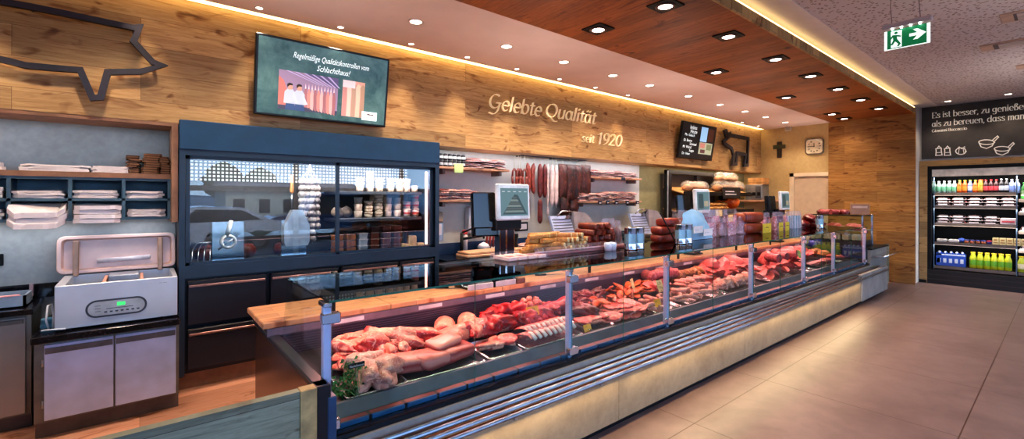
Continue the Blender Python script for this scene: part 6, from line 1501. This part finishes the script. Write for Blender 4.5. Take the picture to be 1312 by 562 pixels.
for i in range(5):
    y = ya+.12+(yb-ya-.24)*i/4; mb = MB().m(pack_y); mb.box(-.07,.07,-.06,.06,0,.12,.02); inst(mb.mesh('pack'), 'wrapped_block', f'pale wrapped block at the bottom of the far case, {nth(i, 5, "from the front").replace("leftmost","foremost").replace("rightmost","hindmost")}', 'food pack', (xa+.14, y, zb+.102), group='blocks in the far case')
p0 = PX(1090, 262, xb-.06); p1 = PX(1114, 262, xb-.06)
t = T('sign_holder', 'upright clear sign holder with a brown card on top of the far case', 'sign holder', (xb-.06, (p0.y+p1.y)/2, zt+.009))
xx = xb-.06
MB().m(M('brown_card', (150,112,92), .5)).box(xx, xx+.004, p1.y, p0.y, zt+.012, zt+.20).m(M('card_band', (206,180,170), .5)).box(xx-.002, xx, p1.y+.03, p0.y-.03, zt+.13, zt+.17).build('card', t)
MB().m(acr).box(xx-.012, xx-.008, p1.y-.01, p0.y+.01, zt+.009, zt+.22).box(xx-.04, xx+.04, p1.y-.01, p0.y+.01, zt+.009, zt+.012).build('cover', t)
# ============================================================ far bread rack
rk = M('rack_black', (24,24,28), .4); shelf_l = M('crate_wood', (196,142,84), .6, var=.2)
xa, xb = PY(853, 212, 4.92).x, PY(926, 216, 4.92).x
t = T('bread_rack', 'tall black bread rack with slanted wooden shelves in the far niche', 'rack', ((xa+xb)/2, 5.0, 0))
for x in (xa, xb-.12): MB().m(rk).box(x, x+.12, 4.86, 4.96, 0, 2.20, .004).build('upright', t)
MB().m(rk).box(xa, xb, 4.87, 4.95, 2.12, 2.20, .004).box((xa+xb)/2-.05, (xa+xb)/2+.05, 4.88, 4.95, 1.6, 2.12).build('cross_bar', t)
MB().m(M('rack_back', (84,74,66), .6)).box(xa+.1, xb-.1, 5.05, YN-.002, 1.1, 2.12).build('back_panel', t)
MB().m(M('rack_edge', (196,206,216), .3, .6)).box(xa-.02, xa, 4.86, 4.875, 0, 2.18).build('edge_profile', t)
for k, (z, xl, xr, zf) in enumerate(((1.86, xa+.12, xb+.75, 1.73), (1.44, xa+.12, xb+.85, 1.36))):
    MB().m(shelf_l).prism([(4.62, zf), (5.06, z), (5.06, z+.02), (4.62, zf+.02)], 'X', xl, xr).build('slanted_shelf', t)
    MB().m(black_m).box(xl, xr, 4.60, 4.62, zf-.03, zf+.05).build('front_rail', t)
brd = m_meat('bread', (186,126,70), (134,80,38), (222,176,120), 9, .56, .6); wrap = m_film('bread_wrap', (240,232,220), .5, .1)
def breadbag(seed):
    mb = MB().m(brd); mb.grid(lambda a, b: (.13*math.cos(2*PI*a)*math.sin(PI*b)**.6, .09*math.sin(2*PI*a)*math.sin(PI*b)**.6, .13*b+.01*noise.noise((a*5,b*5,seed))), 14, 8, closeu=True)
    mb.m(wrap); mb.grid(lambda a, b: (.15*math.cos(2*PI*a)*math.sin(PI*min(.97,max(.03,b)))**.5, .11*math.sin(2*PI*a)*math.sin(PI*min(.97,max(.03,b)))**.5, -.0+.19*b+.02*noise.noise((a*8,b*6,seed))), 16, 8, closeu=True); return mb.mesh('bread_bag')
bb = [breadbag(i) for i in range(3)]
def rz_at(y, k): return (1.73+(y-4.62)*.13/.44 if k == 0 else 1.36+(y-4.62)*.08/.44)+.022
us = [879, 886, 893, 899, 918, 925, 932, 938, 942]
for i, u in enumerate(us):
    x = ax(u, 4.78); inst(bb[i % 3], 'bread_bag', f'wrapped bread on the upper slanted shelf of the far rack, {nth(i, len(us))}', 'bread', (x, 4.76, rz_at(4.76, 0)), (0,0,i), 1.25 if i > 3 else 1.05, 'wrapped bread on the upper rack shelf')
for i, u in enumerate((921, 929, 936)): inst(bb[i % 3], 'bread_bag', f'wrapped bread lying on top of the others on the upper rack shelf, {["left","middle","right"][i]}', 'bread', (ax(u, 4.78), 4.78, rz_at(4.78,0)+.20), (0,0,i+.5), 1.15, 'wrapped bread, upper layer')
roll = m_meat('roll', (214,150,72), (176,104,40), (238,200,130), 9, .55, .5); orng = m_meat('orange_bag', (236,104,28), (196,70,14), (248,160,80), 10, .62, .4)
mb = MB().m(roll); mb.grid(lambda a, b: (.075*math.cos(2*PI*a)*math.sin(PI*b)**.7, .06*math.sin(2*PI*a)*math.sin(PI*b)**.7, .075*b+.006*noise.noise((a*6,b*6,2))), 14, 8, closeu=True); rme = mb.mesh('roll')
mb = MB().m(orng); mb.grid(lambda a, b: (.17*math.cos(2*PI*a)*math.sin(PI*b)**.5*(1+.04*math.sin(14*PI*a)), .12*math.sin(2*PI*a)*math.sin(PI*b)**.5, .26*b), 42, 9, closeu=True); ome = mb.mesh('orange_bag')
k = 0
for r, n in ((0, 8), (1, 6)):
    for i in range(n):
        x = ax(904+ (927-904)*(i+.5*r)/(n-1+r), 4.74); inst(rme, 'bread_roll', f'golden bread roll on the lower rack shelf, {nth(i, n)} of the {["lower","upper"][r]} layer', 'bread roll', (x, 4.72, rz_at(4.72, 1)+.078*r), (0,0,i*1.1), 1.25, 'bread rolls on the rack')
inst(ome, 'orange_net_bag', 'large orange bag on the right end of the lower rack shelf', 'bag', (ax(938, 4.76), 4.76, rz_at(4.76, 1)), (0,0,0), 1.2)
for i, u in enumerate((921, 927)):
    inst(ome, 'orange_net_bag', f'smaller orange bag among the bread rolls on the rack, {["left","right"][i]} of two', 'bag', (ax(u, 4.84), 4.84, rz_at(4.84, 1)), (0,0,.4*i), .75)
p = PY(937, 247, 4.6); o = MB().m(rk).box(p.x-.4, p.x+.4, 4.585, 4.60, p.z-.12, p.z+.12, .004).m(paper).box(p.x-.3, p.x+.1, 4.583, 4.585, p.z+.02, p.z+.04).box(p.x-.3, p.x+.2, 4.583, 4.585, p.z-.04, p.z-.02).build('menu_board', None, (p.x, 4.59, p.z-.12)); tag(o, 'small black board under the bread shelf of the far rack', 'board')
for i, (u, v) in enumerate(((921.5,273), (937,279))): 
    p = PY(u, v, 4.58); o = MB().m(M('card_cream', (238,206,140))).box(p.x-.13, p.x+.13, 4.578, 4.601, p.z-.07, p.z+.07).build('price_tag', None, (p.x, 4.58, p.z-.07)); tag(o, f'small cream tag below the rolls on the far rack, {["left","right"][i]}', 'price tag')
# plastic bags of sliced bread behind the far packs
# ============================================================ beige back wall
BX = 11.62
def PB(u, v): return PX(u, v, BX)
c = PB(999, 191)
t = T('crucifix', 'dark wooden wall cross with a greenish centre on the beige wall', 'cross', (BX, c.y, c.z-.3))
cw = M('cross_wood', (44,32,26), .5)
MB().m(cw).box(BX-.03, BX, c.y-.05, c.y+.05, PB(999,202).z, PB(999,181.5).z, .004).build('upright', t)
MB().m(M('cross_arm', (70,74,46), .5, var=.3)).box(BX-.032, BX-.001, PB(1006.5,188).y, PB(991,188).y, PB(999,190.5).z, PB(999,185.5).z, .004).build('arm', t)
c = PB(1044, 187.5)
t = T('wall_clock', 'square rounded wall clock on the beige wall reading about nine', 'clock', (BX, c.y, c.z-.19))
Fc = frame((BX-.05, c.y, c.z), (0,-1,0), (0,0,1))
mb = MB().m(M('clock_frame', (128,112,94), .35, .3)); mb.T = Fc
loft(mb, [[(a, .048, b) for a, b in rr(.36,.36,.07,5)], [(a, .0, b) for a, b in rr(.36,.36,.07,5)], [(a, -.006, b) for a, b in rr(.33,.33,.06,5)], [(a, .004, b) for a, b in rr(.31,.31,.055,5)]], True, False); mb.build('case', t)
mb = MB().m(M('clock_face', (226,206,170), .5)); mb.T = Fc; mb.add([(a, .003, b) for a, b in rr(.312,.312,.055,5)], [tuple(range(24))], False); mb.m(M('clock_wave', (250,240,214), .4)); mb.add([(-.15,.002,.14),(-.06,.002,.145),(.06,.002,.12),(.155,.002,.06),(.155,.002,.085),(.06,.002,.155),(-.06,.002,.156)], [tuple(range(7))], False)
mb.m(M('clock_ink', (40,32,26), .5))
for i in range(12):
    if i in (0, 1): continue
    a = i*PI/6; x, z = .115*math.sin(a), .115*math.cos(a); mb.box(x-.012, x+.012, .0005, .002, z-.01, z+.01)
mb.build('dial', t)
mb = MB().m(M('clock_ink', (40,32,26))); mb.T = Fc; mb.box(-.10, .01, -.002, .0, -.006, .006).box(-.006, .006, -.002, 0, -.01, .075).tube([(0,-.003,0),(0,.002,0)], .012, 10); mb.build('hands', t)
a, b = PB(1007, 158.5), PB(1014.5, 167.5)
t = T('wall_speaker', 'small white box high on the beige wall under the ceiling', 'speaker', (BX, (a.y+b.y)/2, b.z))
MB().m(M('speaker_w', (214,204,186), .5)).box(BX-.07, BX-.001, b.y, a.y, b.z, a.z, .008).build('housing', t)
MB().m(M('speaker_g', (186,176,160), .6)).box(BX-.072, BX-.07, b.y+.015, a.y-.015, b.z+.015, a.z-.015).build('grille', t)
a, b = PB(967.5, 201), PB(971, 209.5)
t = T('wall_thermostat', 'slim white control on the beige wall corner beside the bull outline', 'control', (BX, (a.y+b.y)/2, b.z))
MB().m(M('speaker_w', (214,204,186))).box(BX-.04, BX-.001, b.y, a.y-.03, b.z, a.z, .006).build('housing', t)
MB().m(M('speaker_g', (186,176,160))).box(BX-.042, BX-.04, b.y+.02, a.y-.05, (a.z+b.z)/2, a.z-.02).build('display', t)
# door with pale frame
y0, y1 = 3.29, PB(1013, 222).y; zt = PB(1013, 222).z
d = S('door_1', MB().m(M('door_panel', (206,180,150), .5, var=.04)).box(BX-.03, BX-.002, y0, y1-.09, 0, zt-.08))
MB().m(M('door_frame', (226,204,172), .5, var=.04)).box(BX-.07, BX-.001, y1-.09, y1, 0, zt).box(BX-.07, BX-.001, y0, y1, zt-.08, zt).build('door_frame', d)
MB().m(steel).tube([(BX-.03, y1-.16, 1.02), (BX-.08, y1-.16, 1.02), (BX-.08, y1-.28, 1.02)], .012, 8).build('door_handle', d)
# wall shelf with grey oven and crate
p0, p1 = PX(951, 255, 11.3), PX(980, 255, 11.3)
zs = PX(970, 256, 11.3).z
o = MB().m(shelf_w).box(11.1, BX-.002, 4.25, 5.07, zs-.04, zs, .004).build('wall_shelf', None, (11.4, 4.7, zs-.04)); tag(o, 'wooden corner shelf on the beige wall carrying a grey oven', 'shelf')
q0, q1 = PX(955, 240, 11.15), PX(976, 240, 11.15); h = .36
t = T('grey_oven', 'small grey oven-like appliance on the corner wall shelf', 'appliance', (11.35, (q0.y+q1.y)/2, zs+.001))
MB().m(M('oven_grey', (140,138,136), .35, .5)).box(11.15, 11.55, q1.y, min(5.06, q0.y), zs+.001, zs+h, .01).build('housing', t)
MB().m(M('oven_side', (90,92,98), .35, .4)).box(11.145, 11.15, q1.y+.02, q1.y+.14, zs+.04, zs+h-.04).build('control_strip', t)
mb = MB().m(black_m)
for i in range(3): mb.box(11.144, 11.15, min(5.06,q0.y)-.12-.11*i, min(5.06,q0.y)-.05-.11*i, zs+.10, zs+.18)
mb.build('buttons', t)
yy0, yy1 = q1.y-.02, min(5.06, q0.y)-.05
t = T('wooden_crate', 'flat wooden crate standing on the grey oven', 'crate', (11.35, (yy0+yy1)/2, zs+h+.001))
mb = MB().m(shelf_l); z = zs+h+.001; mb.box(11.18, 11.5, yy0, yy1, z, z+.02).box(11.18, 11.2, yy0, yy1, z+.02, z+.15).box(11.48, 11.5, yy0, yy1, z+.02, z+.15).box(11.2, 11.48, yy0, yy0+.02, z+.02, z+.15).box(11.2, 11.48, yy1-.02, yy1, z+.02, z+.15); mb.build('box', t)
MB().m(M('crate_slat', (150,104,58), .6)).box(11.176, 11.18, yy0, yy1, z+.05, z+.06).box(11.176, 11.18, yy0, yy1, z+.10, z+.11).build('slats', t)
# ============================================================ chalkboard sign
slate = m_concrete('slate', (54,50,50), (78,74,72), 1.5, .7)
sy0, sy1, sz0, sz1 = 1.845, -1.0, 2.395, 3.40
a = PX(1181, 139, 12.02); 
t = T('chalkboard_sign', 'large dark slate sign with a white quotation and drawn pans above the cooler', 'sign', (12.02, .4, sz0))
sy0 = PX(1181, 170, 12.02).y; sz0 = PX(1181, 204, 12.02).z; sz1 = PX(1181, 138.5, 12.02).z
MB().m(slate).box(12.008, 12.03, sy1, sy0, sz0, sz1).build('board', t)
chalk = m_emit('chalk_white', (232,226,216), .12)  # writing given a slight glow of its own
def quote(text, u0, v0, u1, v1, size, nib=.10, serif=.07):
    a = PX(u0, v0, 12.006); b = PX(u1, v1, 12.006); F = frame(a, (0,-1,0), (0,0,1)); w = textw(text)*size; W = a.y-b.y
    F = F @ Matrix.Diagonal((W/w, 1, 1, 1)); x = 0
    for wd in text.split(' '):
        mb = MB().m(chalk); write(mb, wd, tr(F, x, 0, 0), size, nib, 0, 0, .001, .03, serif); mb.build('quotation_word', t); x += textw(wd+' ')*size
quote('Es ist besser, zu genießen', 1194, 151.5, 1318, 136.5, .15)
quote('als zu bereuen, dass man', 1194, 162.5, 1313, 150, .15)
quote('Giovanni Boccaccio', 1194, 169.5, 1239, 165.5, .075, .12, .05)
def drawing(name, lines):
    mb = MB().m(chalk)
    for pts, w, cl in lines:
        q = [PX(u, v, 12.005) for u, v in pts]; b = MB(); band(b, [(-p.y, p.z) for p in q], w, 0, .002, cl); o = len(mb.v)
        mb.v += [(12.0045-yy, -x, z) for x, yy, z in b.v]
        for f in b.f: mb.f.append([i+o for i in f]); mb.mi.append(mb.cur); mb.sm.append(False)
    mb.build(name, t)
for cx, cy in ((1264, 184), (1284, 192.5)):
    drawing('drawn_pan', [(el(cx, cy-2, 10, 3, 0, 360, 20), .016, True), ([(cx-10, cy-2), (cx-7, cy+4), (cx, cy+6), (cx+7, cy+3), (cx+10, cy-2)], .016, False), ([(cx+7, cy-4), (cx+14, cy-10), (cx+15.5, cy-8.5), (cx+9, cy-2)], .014, False)])
for cx in (1203, 1214):
    drawing('drawn_jar', [([(cx-4,199),(cx-3.5,193),(cx-4,190.5),(cx+3,189.5),(cx+3,193),(cx+4,198.5)], .016, True), ([(cx-3,195.5),(cx+3,195)], .012, False), ([(cx-2.5,190),(cx,187),(cx+2.5,189.5)], .014, False)])
drawing('drawn_tomato', [(el(1231, 193.5, 6.5, 4.2, 0, 360, 18), .016, True), ([(1226,191),(1229,188),(1232,190.5),(1236,187.5),(1236,191)], .012, False), ([(1229,190),(1228,197)], .01, False), ([(1234,190),(1235,196)], .01, False)])
# ============================================================ wall cooler
t = T('wall_cooler', 'black open wall cooler with five shelves set in an oak surround', 'cooler', (12.35, .4, 0))
cy0, cy1 = 1.75, -.93
inner = M('cool_in', (10,10,12), .6, spec=.2); cool_sh = M('cool_shelf', (40,36,34), .5); cool_edge = M('cool_edge', (150,134,120), .5)
MB().m(black_m).box(12.01, 12.06, 1.69, cy0, .0, 2.29).box(12.01, 12.06, cy1, 1.69, 2.225, 2.29).box(12.01, 12.06, cy1, cy1+.06, 0, 2.225).build('frame', t)
MB().m(inner).box(12.68, 12.70, cy1, cy0, 0, 2.29).box(12.06, 12.70, cy0-.03, cy0, 0, 2.29).box(12.06, 12.70, cy1, cy1+.03, 0, 2.29).box(12.06, 12.7, cy1, cy0, 2.24, 2.29).build('cabinet', t)
MB().m(M('cool_header', (200,186,174), .5, emit=.25)).box(12.04, 12.07, cy1+.06, 1.69, 2.085, 2.225, .004).build('header_light', t)
base = M('cool_base', (26,17,17), .45)
mb = MB().m(base); mb.box(12.0, 12.68, cy1+.0, 1.75, .0, .27)
for z in (.08, .17): mb.m(M('cool_groove', (50,36,34), .4)).box(11.995, 12.0, cy1, 1.75, z, z+.015)
mb.build('plinth', t)
for yy in (1.66, .568): MB().m(M('cool_post', (90,110,130), .4)).box(12.10, 12.12, yy, yy+.015, .28, 2.08).build('shelf_upright', t)
fx = 12.12; shs = []
for v in (247.5, 263.5, 285.5, 309.5, 339.5): shs.append(PX(1192, v, fx).z)
bays = [(1.66, .585), (.555, -.5)]
for bi, (ya, yb) in enumerate(bays):
    for k, z in enumerate(shs):
        if bi: z = z + [-.12,-.1,-.1,-.06,0][k]
        s = MB().m(cool_sh).box(fx, 12.66, yb, ya, z-.03, z).build('shelf', t)
        MB().m(cool_edge if k in (0, 2) else M('cool_rail', (110,98,92), .45)).box(fx-.012, fx, yb, ya, z-.045, z+.012).build('price_rail', s)
for z in (2.06, shs[0]-.05, shs[1]-.05, shs[2]-.05, shs[3]-.05): lamp('cooler_lamp_fill', 'AREA', (12.09, .6, z), 14 if z > 2 else 7, (1,.94,.9), t, (0,math.radians(-25),0), shape='RECTANGLE', size=.1, size_y=2.2)  # header light, plus unseen lamps added under the shelves to brighten the packs
def bottle(r, h, glassm, capm, lblm, neck=.35):
    mb = MB().m(glassm); mb.lathe([(r*.9,0),(r,.006),(r,h*.62),(r*.85,h*.70),(r*neck,h*.84),(r*neck,h*.93)], (0,0,0), 12); mb.m(lblm); mb.lathe([(r*1.01,h*.2),(r*1.01,h*.52)], (0,0,0), 12, caps=False); mb.m(capm); mb.lathe([(r*neck*1.15,h*.92),(r*neck*1.15,h)], (0,0,0), 10); return mb.mesh('bottle')
mk = lambda n, c: M('cl_'+n, c, .35, var=.1)
B = {'water': bottle(.036,.24,mk('waterb',(170,196,180)),mk('wcap',(206,214,206)),mk('wlab',(120,190,150))),
 'orange': bottle(.036,.25,mk('orangeb',(232,96,32)),mk('gcap',(206,206,60)),mk('olab',(240,150,60))),
 'blue': bottle(.036,.25,mk('blueb',(110,130,190)),mk('gcap',(206,206,60)),mk('blab',(200,206,226))),
 'amber': bottle(.04,.25,mk('amberb',(186,130,40)),mk('acap',(206,84,40)),mk('alab',(214,170,70)),.7),
 'cola': bottle(.037,.25,mk('colab',(60,24,22)),mk('rcap',(206,50,50)),mk('rlab',(216,84,90))),
 'dark': bottle(.037,.26,mk('darkb',(36,32,36)),mk('lcap',(206,206,206)),mk('llab',(196,200,210))),
 'pale': bottle(.036,.25,mk('paleb',(170,186,226)),mk('lcap',(206,206,206)),mk('plab',(130,150,210)))}
row = ['water']*5+['orange']*2+['blue','orange','amber','cola','cola','cola','dark','dark','pale','pale']
us0, us1 = 1196, 1303; seen = {}; tot = {k: row.count(k) for k in row}
desc = {'water':'clear green-labelled water bottle','orange':'orange drink bottle','blue':'bluish bottle with yellow-green cap','amber':'golden amber bottle','cola':'red-labelled cola bottle','dark':'pale-labelled black bottle','pale':'pale blue bottle'}
for i, k in enumerate(row):
    u = us0+(us1-us0)*i/(len(row)-1); y = ay(u, fx+.06); j = seen.get(k, 0); seen[k] = j+1
    lb = desc[k]+', top cooler shelf' + (f', {nth(j, tot[k])} of its kind' if tot[k] > 1 else '')
    inst(B[k], 'drink_bottle', lb, 'bottle', (fx+.06, y, shs[0]+.001), (0,0,i), group='bottles on the top cooler shelf')
    inst(B[k], 'drink_bottle', 'rear '+lb, 'bottle', (fx+.15, y, shs[0]+.001), (0,0,i), group='rear bottles on the top cooler shelf')
# packs on the second and third shelves
pkc = [m_stripe('cpk_a', [(206,110,104),(240,214,210),(220,140,126),(246,230,226)], 'Y', 14, .3, .9), m_stripe('cpk_b', [(206,140,110),(240,226,218),(206,90,84)], 'Y', 16, .3, .9)]
blue_film = mk('blue_film', (110,120,150))
def cpack(m):
    mb = MB().m(m); mb.grid(lambda a, b: (-.06+.12*b, (a-.5)*.2, .075*(math.sin(PI*a)**.4)*(1-.2*b)+.012*noise.noise((a*8,b*8,0))+.01), 12, 6); mb.m(paper); mb.box(-.066,-.062,-.06,.07,.012,.05); mb.box(-.065,.065,-.1,.1,0,.01); return mb.mesh('pack')
cps = [cpack(m) for m in pkc]
for k, sh in ((1, 'second'), (2, 'third')):
    n = 5
    for i in range(n):
        y = 1.545-.218*i
        if k == 2 and i == 4: continue
        for j in range(3): inst(cps[(i+j+k) % 2], 'meat_pack', f'packed meat on the {sh} cooler shelf, pile {ORD[i]} from the left, {["bottom","middle","top"][j]}', 'packaged meat', (fx+.10+.01*j, y+random.uniform(-.01,.01), shs[k]+.013+.055*j), (0,0,random.uniform(-.1,.1)), (1,1,.62), f'packed meat on the {sh} cooler shelf')
mb = MB().m(mk('whitebox', (226,206,206))); mb.box(-.08,.08,-.10,.10,0,.12,.012); mb.m(mk('rlab', (216,84,90))); mb.box(-.083,-.08,-.08,.08,.04,.07)
inst(mb.mesh('box'), 'white_pack', 'white carton with red print at the right end of the third cooler shelf', 'carton', (fx+.10, .68, shs[2]+.013))
# fourth shelf
for i in range(2):
    mb = MB().m(mk('lowwhite', (206,200,196))); mb.box(-.08,.08,-.075,.075,0,.055,.01); inst(mb.mesh('tub'), 'white_pack', f'low white pack on the fourth cooler shelf, {["far left","second from the left"][i]}', 'pack', (fx+.09, 1.56-.17*i, shs[3]+.013))
mb = MB().m(mk('bluepack', (70,100,190))); mb.grid(lambda a, b: (.05*math.cos(2*PI*a)*math.sin(PI*b)**.5, .06*math.sin(2*PI*a)*math.sin(PI*b)**.5, .09*b), 12, 7, closeu=True); inst(mb.mesh('pack'), 'blue_pack', 'small blue bag on the fourth cooler shelf', 'bag', (fx+.08, 1.285, shs[3]+.013))
def pot(c1, c2):
    mb = MB().m(c1); mb.lathe([(.032,0),(.04,.05)], (0,0,0), 12); mb.m(c2); mb.lathe([(.042,.05),(.042,.07),(.03,.075)], (0,0,0), 12); return mb.mesh('pot')
pots = [pot(mk('potr', (206,120,80)), mk('potb', (60,70,140))), pot(mk('potp', (70,60,150)), mk('potd', (206,60,90)))]
for i in range(6): inst(pots[0 if i < 4 else 1], 'yoghurt_pot', f'small {"orange and blue" if i < 4 else "purple and red"} pot on the fourth cooler shelf, {nth(i, 6)} of six', 'pot', (fx+.06, 1.215-.075*i, shs[3]+.013), (0,0,0), .9, 'pots on the fourth cooler shelf')
cb = MB().m(mk('creambox', (226,206,150))); cb.box(-.06,.06,-.042,.042,0,.125,.004); cb.m(mk('creamink', (170,130,70))); cb.box(-.0605,-.06,-.03,.03,.03,.05).box(-.0605,-.06,-.025,.025,.07,.10); cbm = cb.mesh('carton')
for i in range(5): inst(cbm, 'cream_carton', f'cream coloured carton on the fourth cooler shelf, {nth(i, 5)}', 'carton', (fx+.075, .85-.088*i+.03 if False else .835-.062*0-.088*i+.0, shs[3]+.013), (0,0,0), (1,.98,1), 'cream cartons on the fourth cooler shelf')
# bottom shelf
mk_b = MB().m(mk('milk', (44,84,180))); mk_b.box(-.045,.045,-.045,.045,0,.19,.004); mk_b.prism([(-.045,.19),(.045,.19),(0,.235)], 'X', -.045, .045); mk_b.m(mk('milkw', (214,222,236))); mk_b.box(-.0455,-.045,-.04,.04,.17,.19).box(-.0455,-.045,-.015,.03,.05,.12); mk_b.tube([(-.025,.0,.205),(-.05,0,.225)], .016, 8); mkm = mk_b.mesh('carton')
ym = ay(1196, fx+.06)
for i in range(7):
    u = 1190+i*7.3; inst(mkm, 'milk_carton', f'blue milk carton on the bottom cooler shelf, {nth(i, 7)}', 'carton', (fx+.07, min(1.60, ay(u, fx+.07)), shs[4]+.013), (0,0,0), (1,1,1.2), 'milk cartons on the bottom shelf')
ju = [bottle(.05,.30,mk('juicey',(190,196,40)),mk('jcap',(216,190,40)),mk('jlab',(110,170,50)),.6), bottle(.05,.28,mk('juiceg',(176,186,50)),mk('jcap',(216,190,40)),mk('jlab2',(226,214,180)),.6)]
for i in range(9):
    u = 1247+i*9; y = ay(u, fx+.07)
    if .55 < y < .60: y = .52
    inst(ju[0 if i < 6 else 1], 'juice_bottle', f'yellow and green juice bottle on the bottom cooler shelf, {nth(i, 9)}', 'bottle', (fx+.07, y, shs[4]+.013), (0,0,i), group='juice bottles on the bottom shelf')
# second bay, just inside the frame
gb = bottle(.04,.27,mk('greenb',(60,140,60)),mk('gcap2',(60,150,60)),mk('glab',(170,206,150)))
for i in range(3): inst(gb, 'drink_bottle', f'green bottle in the right cooler bay top shelf, {["leftmost","middle","rightmost"][i]} of three', 'bottle', (fx+.06, .49-.1*i, shs[0]-.12+.013), (0,0,0), 1.1)
for k in (1, 2, 3):
    for i in range(2): inst(cps[i], 'meat_pack', f'packed meat in the right cooler bay, {ORD[k]} shelf, {["left","right"][i]}', 'packaged meat', (fx+.1, .44-.22*i, shs[k]-[0,.1,.1,.06][k]+.013), (0,0,0), (1,1,1.2))
# ============================================================ render look
cy = SC.cycles
cy.max_bounces = 7; cy.diffuse_bounces = 3; cy.glossy_bounces = 3; cy.transmission_bounces = 3; cy.transparent_max_bounces = 28
cy.caustics_reflective = False; cy.caustics_refractive = False; cy.sample_clamp_indirect = 4; cy.use_denoising = True
SC.view_settings.view_transform = 'Standard'; SC.view_settings.look = 'Medium High Contrast'; SC.view_settings.exposure = 0.08
